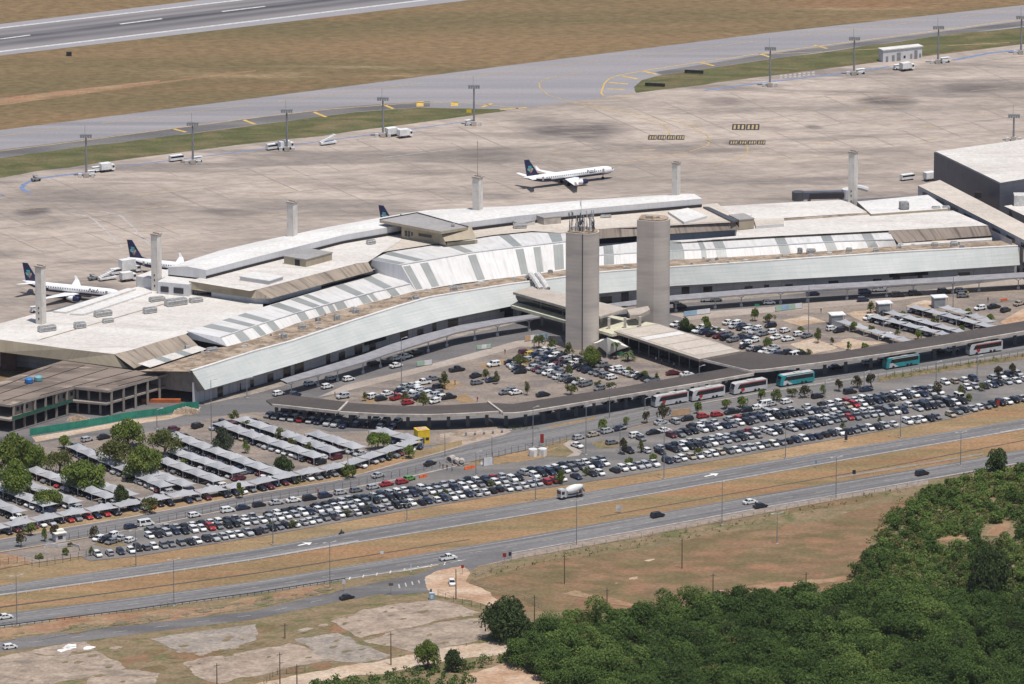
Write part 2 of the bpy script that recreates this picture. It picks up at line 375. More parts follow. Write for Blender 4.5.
stroke(mb, [(84, 172.5), (60, 175.5), (40, 178), (27, 182.5), (21, 187), (24, 190.5), (31, 192.5)], 1.6, z); stroke(mb, [(-20, 197), (4, 195.5)], 1.4, z)
mb.build('apron_marking', 'blue_paint', ap)
mb = MB()
stroke(mb, [(70, 213), (91, 217), (104, 229), (122, 247)], .7, z); stroke(mb, [(100, 211), (120, 215), (134, 228), (150, 245)], .7, z)
stroke(mb, [(0, 186), (20, 186)], .5, z); stroke(mb, [(256, 172), (420, 153), (520, 142)], .4, z, dash=(30, 20))
for i in range(8):
    for j in range(2): quadmark(mb, [(780+i*4.6, 75.2-i*.5+j*2.2), (782.5+i*4.6, 74.9-i*.5+j*2.2), (782.3+i*4.6, 76.2-i*.5+j*2.2), (779.8+i*4.6, 76.5-i*.5+j*2.2)], z)
mb.build('apron_marking', 'faded_white', ap)
rg_ = random.Random(21); mb = MB()
for y0 in range(184, 440, 15):
    for x0 in range(-40, 1040, 60):
        if rg_.random() < .72: stroke(mb, [(x0, y0-.125*x0+0.0), (x0+58, y0-.125*(x0+58))], rg_.uniform(.18, .4), z)
for x0 in range(-120, 1040, 34):
    for t in range(5):
        xa = x0+t*26; ya = 184-.125*x0+t*11.5
        if rg_.random() < .6: stroke(mb, [(xa, ya), (xa+26, ya+11.5)], rg_.uniform(.2, .4), z)
vv_ = [(v, f) for v, f in zip(mb.v, mb.f)]
keep = MB()
apx = [P(x, y) for x, y in [(-70, 190), (40, 173), (256, 145), (506, 114), (635, 95), (768, 78.5), (1024, 47), (1100, 36), (1100, 240), (700, 230), (420, 258), (200, 325), (-70, 365)]]
def in_ap(p):
    r = False
    for a, c in zip(apx, apx[1:]+apx[:1]):
        if (a.y > p[1]) != (c.y > p[1]) and p[0] < (c.x-a.x)*(p[1]-a.y)/(c.y-a.y)+a.x: r = not r
    return r
for f in mb.f:
    q = [mb.v[i] for i in f]
    if all(in_ap(p) for p in q): keep.face(q)
keep.build('slab_joint', 'joint_grey', ap)
# painted stand number panels (dark ground with yellow marks)
mb = MB(); my = MB()
for (x0, x1, y, hh) in ((648, 685, 137.5, 4.6), (732, 760, 127, 6), (729, 766, 142.5, 4.2)):
    for i in range(4 if hh < 5 else 2):
        n_ = 4 if hh < 5 else 2; w = (x1-x0)/n_; a = x0+i*w
        quadmark(mb, [(a+.4, y-hh/2), (a+w-.4, y-hh/2), (a+w-.8, y+hh/2), (a-.2, y+hh/2)], z)
        for j in range(3):
            q = a+1.4+j*(w-2)/3; quadmark(my, [(q+.5, y-hh/2+.9), (q+w/6+.3, y-hh/2+.9), (q+w/6-.2, y+hh/2-.9), (q, y+hh/2-.9)], z+.003)
mb.build('stand_panel', 'black_paint', ap); my.build('stand_marking', 'faded_yellow', ap)
# ------------------------------------------------------------------ landside ground
field = sheet('lower_ground', [(-80, 470), (1110, 330), (1110, 760), (-80, 760)], 'verge_grass')
sheet('terminal_road', [(-80, 478), (-80, 452), (0, 425), (130, 395), (200, 385), (300, 350), (400, 325), (520, 295), (620, 282), (768, 272), (1110, 245), (1110, 340), (900, 366), (768, 388), (640, 408), (512, 433), (440, 454), (416, 446), (345, 440), (330, 470), (120, 512), (-80, 545)], 'asphalt')
sheet('sidewalk', [(32, 437), (78, 429.5), (128, 420), (170, 415), (190, 408), (201, 407), (198, 411), (170, 419), (128, 425), (78, 434), (36, 442)], 'sandy_soil')
# forecourt pavements
ribbon('kerb_pavement', [(200, 402), (256, 389), (300, 377), (370, 357), (440, 337), (512, 320), (560, 310)], [(205, 404.5), (256, 393.5), (300, 381), (370, 361), (440, 341), (512, 324), (560, 314)], 'grey_slab')
ribbon('kerb_pavement', [(600, 309), (669, 301), (768, 294), (1110, 270)], [(600, 312), (669, 304), (768, 297), (1110, 273)], 'grey_slab')
sheet('sidewalk', [(318, 397), (345, 385), (420, 367), (480, 351), (516, 341), (560, 336), (566, 347), (520, 347), (480, 358), (420, 373), (350, 391)], 'sidewalk')
sheet('sidewalk', [(669, 314), (768, 307), (880, 296), (1110, 277), (1110, 284), (880, 303), (768, 313), (690, 320)], 'sidewalk')
lotA = sheet('parking_lot', [(320, 399), (350, 390), (420, 372.5), (480, 357.5), (520, 346.5), (566, 347), (605, 350), (640, 355), (700, 372), (622, 390), (505, 408), (490, 405), (405, 408), (350, 405)], 'lot_paving')
lotB = sheet('parking_lot', [(672, 322), (690, 320), (768, 312.5), (880, 302.5), (1110, 283), (1110, 322), (1003, 328), (948, 338), (820, 358), (744, 353), (700, 336)], 'lot_paving')
for q in ([(436, 386), (452, 380), (462, 384), (446, 391)], [(455, 397), (466, 393), (478, 402), (462, 403)], [(478, 366), (500, 359), (512, 361), (490, 369)], [(512, 364), (530, 356), (540, 358), (522, 367)], [(360, 400), (366, 396), (380, 400), (372, 404)]): rsheet('dry_island', q, 'verge_grass')
for q in ([(782, 320), (806, 315), (826, 322), (800, 326)], [(790, 344), (815, 338), (838, 348), (812, 354)], [(845, 313), (872, 309), (892, 317), (862, 321)], [(905, 306), (925, 300), (945, 305), (925, 309)], [(820, 345), (850, 338), (890, 342), (850, 350)]): rsheet('dry_island', q, 'sandy_soil')
sheet('red_patch', [(1000, 322), (1024, 308), (1110, 300), (1110, 326), (1012, 329)], 'tan_soil')
lotC = sheet('parking_lot', [(-80, 478), (0, 452), (30, 444), (80, 437), (170, 430), (215, 417), (250, 412.5), (300, 411), (345, 415), (432, 417), (500, 417), (512, 425), (470, 440), (420, 447), (340, 474), (256, 488), (115, 514), (62, 525), (0, 536), (-80, 549)], 'lot_paving')
# under the long canopy
sheet('canopy_floor', [(270, 404), (290, 402), (340, 412), (430, 417), (512, 416), (640, 396), (768, 372), (900, 355), (1110, 322), (1110, 338), (900, 366), (768, 387), (640, 406), (540, 424), (500, 428), (400, 430), (330, 432), (268, 416)], 'asphalt')
sheet('forecourt', [(470, 428), (500, 426), (512, 432), (505, 441), (462, 445), (440, 440), (440, 434)], 'pale_slab')
sheet('access_verge', [(340, 476), (400, 458), (440, 445), (462, 440), (462, 446), (440, 453), (400, 464), (340, 481)], 'verge_grass')
sheet('access_verge', [(-80, 549), (0, 535), (115, 514), (256, 489), (340, 474), (340, 480), (256, 494), (115, 520), (0, 540.5), (-80, 554)], 'verge_grass')
road_up = [(-80, 554), (0, 540), (62, 529), (128, 518), (256, 494), (340, 480.5), (400, 463.5), (440, 453), (470, 444), (500, 436), (512, 431.5), (560, 421), (640, 406), (700, 396), (768, 386), (900, 365), (1110, 333)]
road_lo = [(-80, 565), (0, 551), (62, 541), (128, 529), (256, 503), (340, 489), (400, 478), (470, 462), (512, 453), (575, 440), (625, 428.5), (700, 409), (768, 396), (900, 375.5), (1110, 343)]
lotD = sheet('parking_lot', [(85, 548), (100, 538), (130, 529), (256, 503), (340, 489), (400, 477), (430, 470), (470, 465), (500, 464), (545, 458), (566, 447), (575, 440), (640, 426), (700, 409), (768, 396), (900, 375.5), (1110, 343), (1110, 386), (1030, 397), (952, 418.5), (768, 451), (620, 477), (512, 493), (400, 511.5), (256, 537), (137, 556), (90, 561), (80, 556)], 'lot_asphalt')
ar = ribbon('access_road', road_up, road_lo, 'road_asphalt', n=160)
for q in ([(548, 443), (566, 438), (573, 440), (566, 446), (578, 452), (574, 456), (560, 457), (545, 457), (548, 451)], [(591, 444), (606, 439.5), (622, 441), (616, 447), (600, 449)], [(88, 543), (100, 540), (122, 542), (128, 545), (108, 548.5)]): rsheet('lot_island', q, 'scrub_grass')
for q in ([(563, 444), (570, 440), (576, 441), (570, 445), (582, 451.5), (579, 455.5), (566, 457), (574, 452.5)], ): sheet('kerb_strip', q, 'sidewalk')
sheet('access_verge', [(500, 463), (512, 457), (560, 446.5), (548, 452), (545, 457.5), (520, 462)], 'verge_grass')
sheet('access_verge', [(548, 426), (590, 418), (596, 416.5), (596, 419), (548, 428)], 'verge_grass')
sheet('access_verge', [(878, 377), (1110, 342), (1110, 347), (878, 382)], 'scrub_grass')
ribbon('kerb_strip', [(700, 403), (768, 391), (900, 371), (1110, 339)], [(700, 403.8), (768, 391.8), (900, 371.8), (1110, 339.8)], 'sidewalk')
ribbon('kerb_strip', [(x, y-1.2) for x, y in road_up[:10]], [(x, y-.2) for x, y in road_up[:10]], 'sidewalk', n=80)
ribbon('kerb_strip', [(x, y+.2) for x, y in road_lo[:8]], [(x, y+1.3) for x, y in road_lo[:8]], 'sidewalk', n=80)
sheet('lot_entrance', [(0, 553), (60, 544), (90, 538), (100, 541), (88, 548), (84, 556), (40, 562), (0, 566)], 'lot_paving')
# red soil bank left
rsheet('bare_bank', [(-80, 572), (0, 553), (20, 556), (34, 563), (0, 569), (-80, 582)], 'red_soil')
# highway ------------------------------------------------------------
h1u = [(-80, 597), (0, 585.5), (128, 567), (256, 549), (356, 530), (456, 513), (512, 504.5), (640, 483), (768, 461), (896, 440), (1024, 419), (1110, 405)]
h1l = [(-80, 607), (0, 595.5), (128, 578), (256, 560), (356, 543), (456, 527), (512, 518), (640, 496.5), (768, 474), (896, 451.5), (1024, 429.5), (1110, 415)]
h2u = [(-80, 626), (0, 614), (128, 598), (256, 581), (384, 560), (512, 538.5), (640, 516), (768, 493.5), (928, 467), (1024, 449.5), (1110, 434)]
h2l = [(-80, 641), (0, 627.5), (128, 611.5), (256, 594), (384, 574), (512, 554), (640, 531), (768, 507.5), (928, 480), (1024, 463), (1110, 448)]
h1u, h1l, h2u, h2l = ext(h1u), ext(h1l), ext(h2u), ext(h2l)
sheet('median', h1l+h2u[::-1], 'median_grass')
hw1 = ribbon('highway', h1u, h1l, 'road_asphalt', n=120); hw2 = ribbon('highway', h2u, h2l, 'road_asphalt', n=120)
z = ZL[0]+.006
def mid(a, b, t, xs=range(-380, 1421, 60)): return [(x, interp(a, x)*(1-t)+interp(b, x)*t) for x in xs]
for hw, u, l_ in ((hw1, h1u, h1l), (hw2, h2u, h2l)):
    mb = MB(); stroke(mb, mid(u, l_, .13), .16, z); stroke(mb, mid(u, l_, .92), .5, z)
    mb.build('road_marking', 'faded_white', hw); mb = MB()
    stroke(mb, mid(u, l_, .5), .16, z, dash=(4, 8))
    mb.build('road_marking', 'faded_white', hw)
mb = MB()
for (x, y) in ((711.5, 474.5), (305, 543.5)):
    a = P(x-7, y+2.0, z); b_ = P(x+7, y-1.2, z); d = (b_-a).normalized(); n_ = Vector((-d.y, d.x, 0)); m_ = a+d*1.7*(b_-a).length/3
    mb.poly([a-n_*.35, m_-n_*.35, m_-n_*1.6, b_, m_+n_*1.6, m_+n_*.35, a+n_*.35])
for i in range(9):
    x = 348+i*13.6; y = interp(h2l, x)-1.0
    mb.poly([P(x, y+2.6-i*.1, z), P(x+1.3, y+2.4-i*.1, z), P(x+2.8, y-1.6, z), P(x+1.4, y-1.4, z)])
stroke(mb, [(346, 581), (400, 571.5), (452, 562), (470, 559)], .3, z)
mb.build('road_marking', 'white_paint', hw2)
ribbon('drain_channel', [(-80, 617.5), (0, 606.6), (128, 590), (256, 572.7), (384, 552.5), (470, 539)], [(-80, 618.8), (0, 607.9), (128, 591), (256, 573.7), (384, 553.4), (470, 539.6)], 'dark_drain')
ribbon('drain_channel', [(600, 516.5), (768, 487), (900, 464), (1024, 440)], [(600, 517.2), (768, 487.7), (900, 464.7), (1024, 440.7)], 'dark_drain')
# south of the highway
sheet('lower_field', [(-80, 641), (0, 627.5), (256, 594), (512, 554), (768, 507.5), (928, 480), (1110, 448), (1110, 780), (-80, 780)], 'scrub_grass')
rsheet('red_bank', [(-80, 644), (0, 629), (128, 613), (256, 596.5), (330, 584), (330, 589), (256, 604), (128, 623), (60, 631), (0, 638), (-80, 650)], 'red_soil')
fld = rsheet('dry_field', [(462, 592), (470, 580), (512, 566), (580, 556), (640, 548), (700, 532), (768, 520), (900, 492), (920, 490), (890, 520), (868, 545), (850, 590), (768, 592), (690, 606), (590, 612), (520, 612)], 'field_grass')
rsheet('field_edge', [(470, 582), (512, 563), (640, 540), (768, 514.5), (918, 487), (922, 492), (860, 510), (768, 527), (700, 536), (660, 548), (600, 550), (540, 562), (512, 570)], 'scrub_grass')
sheet('highway_shoulder', [(512, 554), (640, 531), (768, 507.5), (928, 480), (928, 484), (768, 512), (640, 536), (512, 560), (470, 568)], 'tan_paint')
patches('ground_patch', 'tan_soil', [(520, 570), (768, 545), (840, 585), (690, 604), (590, 608)], 5, (2, 7), 5)
patches('ground_patch', 'field_grass', [(120, 645), (330, 612), (420, 600), (480, 612), (490, 640), (256, 684), (100, 684)], 60, (4, 22), 6)
fr = sheet('frontage_road', [(-80, 652), (0, 640), (128, 625.5), (256, 610.5), (341, 589.5), (416, 574.5), (440, 566), (470, 558.5), (512, 550), (512, 558), (478, 566), (462, 576), (430, 592), (350, 599), (256, 619), (128, 635), (0, 652), (-80, 664)], 'asphalt')
rsheet('junction_soil', [(425, 577), (440, 570), (462, 566), (470, 572), (466, 582), (490, 592), (498, 600), (494, 607), (470, 600), (440, 596), (428, 590)], 'tan_soil')
mb = MB(); z = ZL[0]+.006
for i in range(5): mb.poly([P(398+i*6.6, 584-i*1.2, z), P(399.3+i*6.6, 583.8-i*1.2, z), P(400.4+i*6.6, 588-i*1.6, z), P(399+i*6.6, 588.2-i*1.6, z)])
stroke(mb, [(-40, 652), (0, 646), (128, 630.5), (256, 614.5), (345, 594.5)], .2, z, dash=(4, 8))
mb.build('road_marking', 'faded_white', fr)
rsheet('green_strip', [(120, 640), (256, 621), (350, 602), (430, 594), (428, 599), (360, 606), (330, 612), (256, 625), (150, 639)], 'scrub_grass', .15)
rsheet('concrete_slab', [(-80, 672), (0, 657), (22, 652), (60, 657.5), (95, 650.5), (126, 668), (88, 677), (30, 690), (-80, 705)], 'old_slab', .11)
rsheet('concrete_slab', [(20, 653.5), (85, 641.5), (94, 649.5), (60, 656.5)], 'pale_slab', .11)
rsheet('concrete_slab', [(150, 639), (200, 631), (256, 624), (258, 632), (256, 640), (225, 650), (180, 652)], 'grey_slab', .11)
rsheet('concrete_slab', [(183, 663), (210, 656), (256, 649), (290, 643), (332, 658), (256, 676), (220, 684), (195, 676)], 'pale_slab', .11)
rsheet('concrete_slab', [(336, 620), (363, 609.5), (436, 600), (481, 613), (396, 630), (361, 638), (345, 630)], 'pale_slab', .11)
rsheet('concrete_slab', [(361, 640), (437, 623), (486, 617), (488, 637), (418, 653), (390, 646)], 'old_slab', .11)
rsheet('concrete_slab', [(294, 639), (338, 633), (392, 655), (360, 664), (320, 657)], 'grey_slab', .11)
rsheet('concrete_slab', [(88, 678), (126, 669), (160, 673), (150, 688), (90, 700)], 'old_slab', .11)
rsheet('dirt_track', [(230, 702), (256, 684), (320, 671), (390, 659), (430, 652), (512, 641), (540, 650), (512, 653), (430, 664), (350, 676), (290, 690), (280, 702)], 'sandy_soil')
rsheet('red_patch', [(464, 675), (512, 662), (560, 684), (600, 700), (480, 702)], 'tan_soil')
rsheet('dirt_track', [(560, 594), (600, 601), (640, 609), (648, 606), (610, 597), (575, 590)], 'red_soil')
rsheet('dirt_track', [(690, 600), (720, 592), (760, 584), (768, 583), (850, 574), (846, 580), (770, 590), (715, 600)], 'red_soil')

SL = [(0, 658), (95, 650), (256, 626), (436, 600), (488, 617), (488, 640), (330, 664), (150, 688), (0, 690)]
patches('ground_patch', 'scrub_grass', SL, 70, (1.2, 6), 11); patches('ground_patch', 'old_slab', SL, 40, (2, 9), 12)
patches('ground_patch', 'scrub_grass', [(0, 634), (128, 620), (330, 588), (330, 592), (128, 626), (0, 641)], 34, (3, 12), 15)
patches('ground_patch', 'white_paint', [(60, 647), (86, 643), (92, 648), (64, 653)], 5, (4, 9), 16)
# ------------------------------------------------------------------ thin air haze
HZ = bpy.data.materials.new('haze'); HZ.use_nodes = True; hn = HZ.node_tree; hn.nodes.remove(hn.nodes['Principled BSDF'])
pv_ = hn.nodes.new('ShaderNodeVolumePrincipled'); pv_.inputs['Color'].default_value = (.80, .82, .95, 1); pv_.inputs['Density'].default_value = 0.00001; pv_.inputs['Anisotropy'].default_value = 0.0
hn.links.new(pv_.outputs[0], hn.nodes['Material Output'].inputs['Volume'])
b = MB(); b.box(-9500, 9500, -2700, 26500, -1, 660); o = b.build('haze', HZ); tag(o, 'thin blue air haze over the airfield', 'haze', None, 'stuff')
# ------------------------------------------------------------------ building materials
def roofm(name, c1, c2, c3, stain=.5, rough=.7):
    k = NT(name, rough, .25)
    c = k.mix(k.rng(k.noise(14, rot=-AX, stretch=2, detail=6), .35, .65), c1, c2)
    c = k.mix(k.math('MULTIPLY', k.rng(k.noise(7, rot=R(60), stretch=4, detail=6), .52, .72), stain), c, c3)
    c = k.mix(k.math('MULTIPLY', lines(k, k.mapping(k.pos(), R(-60)), 6.0, .16), .25), c, c3)
    c = k.mix(1., c, k.mix(k.rng(k.noise(1.4, detail=6, rough=.75), .3, .7), (.86,)*3, (1.10,)*3), 'MULTIPLY')
    c = k.mix(k.math('MULTIPLY', k.rng(k.noise(4, rot=R(20), stretch=3, detail=6, rough=.7), .58, .68), stain*.6), c, tuple(v*.62 for v in c3))
    return k.out(c)
roofm('white_roof', (.64, .61, .57), (.56, .525, .485), (.42, .38, .34), .5)
roofm('bright_roof', (.67, .655, .635), (.61, .595, .57), (.50, .475, .45), .4)
roofm('cream_roof', (.58, .52, .45), (.49, .435, .375), (.40, .345, .29), .5)
k = NT('brown_deck', .95, .1)
c = k.mix(k.rng(k.noise(5, detail=7, rough=.7), .40, .60), (.22, .165, .12), (.39, .31, .235))
c = k.mix(k.math('MULTIPLY', k.rng(k.noise(1.6, detail=6, rough=.75, stretch=2, rot=-AX), .52, .62), .8), c, (.11, .088, .07))
c = k.mix(k.math('MULTIPLY', k.rng(k.noise(2.6, detail=6, rough=.7), .60, .68), .8), c, (.50, .43, .36)); k.out(c)
roofm('bridge_roof', (.45, .40, .35), (.40, .35, .30), (.33, .28, .24), .5, .9)
k = NT('ruin_roof', .95, .1)
c = k.mix(k.rng(k.noise(9, detail=7, rough=.65, rot=R(-50), stretch=3), .38, .60), (.125, .098, .083), (.23, .188, .158))
c = k.mix(k.math('MULTIPLY', k.rng(k.noise(6, detail=6, rough=.7, rot=R(-50), stretch=2.5), .56, .66), .85), c, (.38, .315, .25)); k.out(c)
roofm('dark_canopy_roof', (.085, .072, .068), (.072, .062, .058), (.11, .092, .082), .5, .9)
roofm('grey_deck', (.33, .315, .31), (.28, .27, .265), (.40, .38, .36), .5, .9)
def uvmat(name, c1, c2, c3, pu, pv, streak=.0, joint=.0, rough=.6, spec=.3, su=1.0, sv_=6.0):
    k = NT(name, rough, spec); uv = k.n('ShaderNodeUVMap').outputs[0]
    c = k.mix(k.rng(k.noise(8, detail=5), .35, .65), c1, c2)
    if streak: c = k.mix(k.math('MULTIPLY', k.rng(k.noise(1, vec=k.mapping(uv, 0, (1/su, 1/sv_, 1)), detail=6), .45, .7), streak), c, c3)
    if joint:
        if pu: c = k.mix(k.math('MULTIPLY', lines(k, uv, pu, .16, 0), joint), c, c3)
        if pv: c = k.mix(k.math('MULTIPLY', lines(k, uv, pv, .14, 1), joint), c, c3)
    return k.out(c)
uvmat('fascia_panel', (.45, .47, .455), (.51, .52, .50), (.35, .385, .365), 2.4, 1.2, .55, .35, .65, .3, 16, .5)
uvmat('vault_panel', (.655, .645, .63), (.60, .585, .565), (.43, .41, .385), 3.2, 0, .5, .4, .5, .3, 1.3, 9)
uvmat('skylight_band', (.27, .285, .27), (.32, .33, .315), (.20, .21, .20), 1.2, 0, .2, .5, .35, .5)
uvmat('stained_concrete', (.33, .275, .22), (.265, .22, .18), (.085, .07, .06), 5, 0, .75, .25, .9, .2, 1.6, 14)
uvmat('dark_stained_concrete', (.27, .225, .19), (.23, .19, .16), (.075, .062, .055), 2.5, 0, .8, .3, .9, .2, 1.2, 14)
uvmat('beige_concrete', (.40, .345, .255), (.35, .30, .225), (.24, .20, .15), 6, 0, .4, .3, .9, .2, 2, 8)
uvmat('white_wall', (.60, .60, .61), (.55, .55, .56), (.40, .40, .42), 1.6, 0, .25, .25, .7, .3, 1.5, 5)
uvmat('grey_facade', (.50, .50, .52), (.43, .43, .45), (.14, .14, .15), 5.5, 1.6, .3, .5, .5, .4, 4, 2)
uvmat('block_cladding', (.085, .09, .115), (.10, .105, .13), (.05, .052, .065), 3, 1.5, .35, .35, .45, .4, 3, 4)
uvmat('tower_concrete', (.55, .49, .435), (.49, .435, .39), (.30, .27, .25), 0, 1.25, .6, .2, .9, .2, 30, 5)
uvmat('pylon_concrete', (.68, .64, .59), (.60, .565, .52), (.34, .31, .28), 0, 2.0, .5, .2, .9, .2, 2, 6)
uvmat('ruin_concrete', (.36, .31, .265), (.30, .26, .225), (.17, .15, .13), 4, 0, .5, .3, .95, .2, 2, 4)
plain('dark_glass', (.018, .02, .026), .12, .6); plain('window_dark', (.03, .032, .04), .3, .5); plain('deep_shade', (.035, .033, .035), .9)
plain('canopy_grey', (.255, .25, .26), .7); plain('light_steel', (.50, .50, .51), .45, .5); plain('dark_steel', (.07, .075, .085), .5, .5); plain('grey_steel', (.22, .225, .235), .5, .5)
plain('hvac_metal', (.55, .54, .52), .5, .4, var=.2, size=.8); plain('hvac_dark', (.27, .27, .27), .6, var=.3, size=.6); plain('concrete', (.42, .38, .34), .9, .2, var=.18)
plain('pale_ledge', (.52, .50, .38), .8); plain('brown_wall', (.12, .075, .065), .9); plain('orange_mesh', (.45, .12, .04), .8)
plain('brick_red', (.30, .11, .06), .9, var=.4); plain('white_plastic', (.72, .72, .71), .4); plain('wood', (.14, .10, .07), .9)
# ------------------------------------------------------------------ terminal building
T = tag(empty('terminal_building', P(560, 300)), 'long curved airport terminal with white vaulted roofs and a pale green glass fascia', 'terminal')
def part(mb, name, mats, par=None, **k):
    par = T if par is None else par
    o = mb.build(name, mats, **k); o.parent = par; o.location = -par.matrix_world.translation if False else o.location
    o.matrix_parent_inverse = Matrix.Translation(par.location).inverted() if par.rotation_euler.z == 0 else (Matrix.Translation(par.location) @ Matrix.Rotation(par.rotation_euler.z, 4, 'Z')).inverted()
    return o
def sub(mb, name, mats, par, root):
    o = mb.build(name, mats); o.parent = par
    o.matrix_parent_inverse = par.matrix_parent_inverse @ Matrix.Identity(4) if False else Matrix.Identity(4)
    # parents chain back to identity in world space, so the inverse is identity here
    return o
def roof_block(px, z1, z0, roof, wall, name='roof'):
    b = MB(); b.prism(PL(px, z1), z1, z0, 1, 0); return part(b, name, [roof, wall])
# low base decks (flat roof of the ground block) reaching from fascia to the apron side
f_lo = [(205, 390), (256, 375.5), (300, 362.5), (363, 342.5), (400, 332), (443, 320), (512, 306), (545, 301), (600, 293.3), (637, 290), (672, 286), (768, 280.5), (893, 273.5), (1020, 265)]
f_up = [(192.5, 372), (256, 352), (293, 342), (356, 321), (400, 307), (431, 298), (512, 285), (547, 280.5), (600, 273.5), (637, 270.5), (669, 268.5), (768, 262), (893, 253.5), (1018, 247)]
N = 90
lo = resample(PL(f_lo, 5.0), N); up = resample(PL(f_up, 10.4), N)
b = MB(); b.strip(lo, up); 
inner = [p+Vector((q.x-p.x, q.y-p.y, 0))*.35-Vector((0, 0, .5)) for p, q in zip(lo, up)]
b.strip(inner, lo, 1)
b.face([lo[0], up[0], Vector((up[0].x+3, up[0].y+3, 5)), ], 2)
part(b, 'fascia', ['fascia_panel', 'canopy_grey', 'white_wall'])
b = MB(); up2 = [p+Vector((0, 0, .45)) for p in up]; nrm = [(q-p).normalized() for p, q in zip(lo, up)]
bk = [p+Vector((n.x, n.y, 0)).normalized()*1.1 for p, n in zip(up2, nrm)]
b.strip(up, up2); b.strip(up2, bk); b.strip(bk, [p-Vector((0, 0, .8)) for p in bk])
part(b, 'parapet', 'bright_roof')
# wall below the fascia
wl = resample([p+Vector((q.x-p.x, q.y-p.y, 0)).normalized()*4.2 for p, q in zip(lo, up)], N)
wb = [Vector((p.x, p.y, 0)) for p in wl]; wt = [Vector((p.x, p.y, 7)) for p in wl]
b = MB(); b.strip(wb, wt); b.face([wb[0]+Vector((14, 16, 0)), wb[0], wt[0], wt[0]+Vector((14, 16, 0))], 0); part(b, 'facade', 'grey_facade')
for i in range(3, N-2, 2):
    a, c = wb[i], wb[i+1]; d = (c-a).normalized(); n_ = Vector((d.y, -d.x, 0))*.15; w = rnd.uniform(1.5, 4.5); o_ = a+d*rnd.uniform(0, 2)
    zt = rnd.uniform(2.3, 3.6)
    b = MB(); b.face([o_+n_, o_+d*w+n_, o_+d*w+n_+Vector((0, 0, zt)), o_+n_+Vector((0, 0, zt))])
    if rnd.random() < .7: part(b, 'entrance_glazing', 'dark_glass')
for (x0, x1) in ((890, 929), (500, 513), (364, 386)):      # long dark window runs above
    b = MB(); A = [p for p in wl if 0]; 
    pa = [P(x, interp(f_lo, x)+1.5, 5.2)+Vector((0, 4, -1.8)) for x in np.linspace(x0, x1, 5)]
    b.strip(pa, [p+Vector((0, 0, 1.7)) for p in pa]); part(b, 'window_band', 'dark_glass')
# brown deck between fascia and vaults
vb = [(138, 371), (157, 367), (207, 349), (227, 346.5), (256, 338.5), (296, 323.5), (336, 311), (381, 300), (416, 291), (512, 277), (564, 270), (600, 265.5), (637, 263), (672, 260), (768, 255), (897, 246), (960, 242.5), (1012, 240)]
b = MB(); dk = resample(PL(vb, 10.0), N)
b.strip([p-Vector((0, 0, .4)) for p in bk], dk); part(b, 'deck', 'brown_deck')
b = MB(); e = [P(157, 367, 9.6), P(192.5, 372, 9.6)]; e0 = [Vector((p.x, p.y, 4.2)) for p in e]; A_ = [P(150, 367.5, 9.55), P(192.5, 372.3, 9.55)]; b.strip([Vector((p.x, p.y, 3.2)) for p in A_], A_); b.strip([A_[1]*1.0+Vector((0, 0, -6.35)), lo[0]+Vector((0, .3, -.2))], [A_[1], lo[0].lerp(up[0], .98)])
part(b, 'end_wall', 'ruin_concrete')
for i in range(46):                       # small vents and duct stubs scattered on the deck
    j = rnd.randint(2, N-4); t = rnd.uniform(.15, .9); p = bk[j].lerp(dk[j], t); w = rnd.uniform(.3, 1.1); h_ = rnd.uniform(.3, 1.0); m = MB()
    m.box(p.x-w, p.x+w, p.y-w*.5, p.y+w*.5, 9.6, 10.2+h_); m.box(p.x-w*.5, p.x+w*.5, p.y-w*.3, p.y+w*.3, 10.2+h_, 10.35+h_); part(m, 'vent', ('hvac_metal', 'hvac_dark', 'concrete')[i % 3])
# vaults: base line, ridge line, back line
def vault(base, ridge, back, zb, zr, zk, bands, name='vault', endwall=True, n=40):
    A = resample(PL(base, zb), n); B = resample(PL(ridge, zr), n); C = resample(PL(back, zk), n)
    b = MB(); b.strip(A, B); b.strip(B, C)
    for e in (0, -1): b.face([A[e], B[e], C[e], Vector((C[e].x, C[e].y, zb)),], 1)
    o = part(b, name, ['vault_panel', 'white_wall'])
    x0, x1 = ridge[0][0], ridge[-1][0]
    def at(line, t):
        q = t*(n-1); i = min(n-2, int(q)); return line[i].lerp(line[i+1], q-i)
    def tfor(x):                          # parameter of the ridge point whose pixel x is x
        lo_, hi_ = 0., 1.
        for _ in range(30):
            m = (lo_+hi_)/2; p = at(B, m); sx = 512+F*p.x/((p.y-CAMY)*CA-(p.z-H)*SA)
            if sx < x: lo_ = m
            else: hi_ = m
        return (lo_+hi_)/2
    up_ = Vector((0, -.03, .06))
    for (a, c, front, rear) in bands:
        s = MB()
        t0, t1 = tfor(a), tfor(c)
        if front: s.strip([at(A, t0).lerp(at(B, t0), .04)+up_, at(A, t1).lerp(at(B, t1), .04)+up_], [at(A, t0).lerp(at(B, t0), .93)+up_, at(A, t1).lerp(at(B, t1), .93)+up_])
        if rear: s.strip([at(B, t0).lerp(at(C, t0), .08)+up_, at(B, t1).lerp(at(C, t1), .08)+up_], [at(B, t0).lerp(at(C, t0), .97)+up_, at(B, t1).lerp(at(C, t1), .97)+up_])
        part(s, 'skylight', 'skylight_band')
    r_ = MB(); r_.tube([p+Vector((0, 0, .1)) for p in B], .22, 5); part(r_, 'ridge_cap', 'light_steel')
    return A, B, C
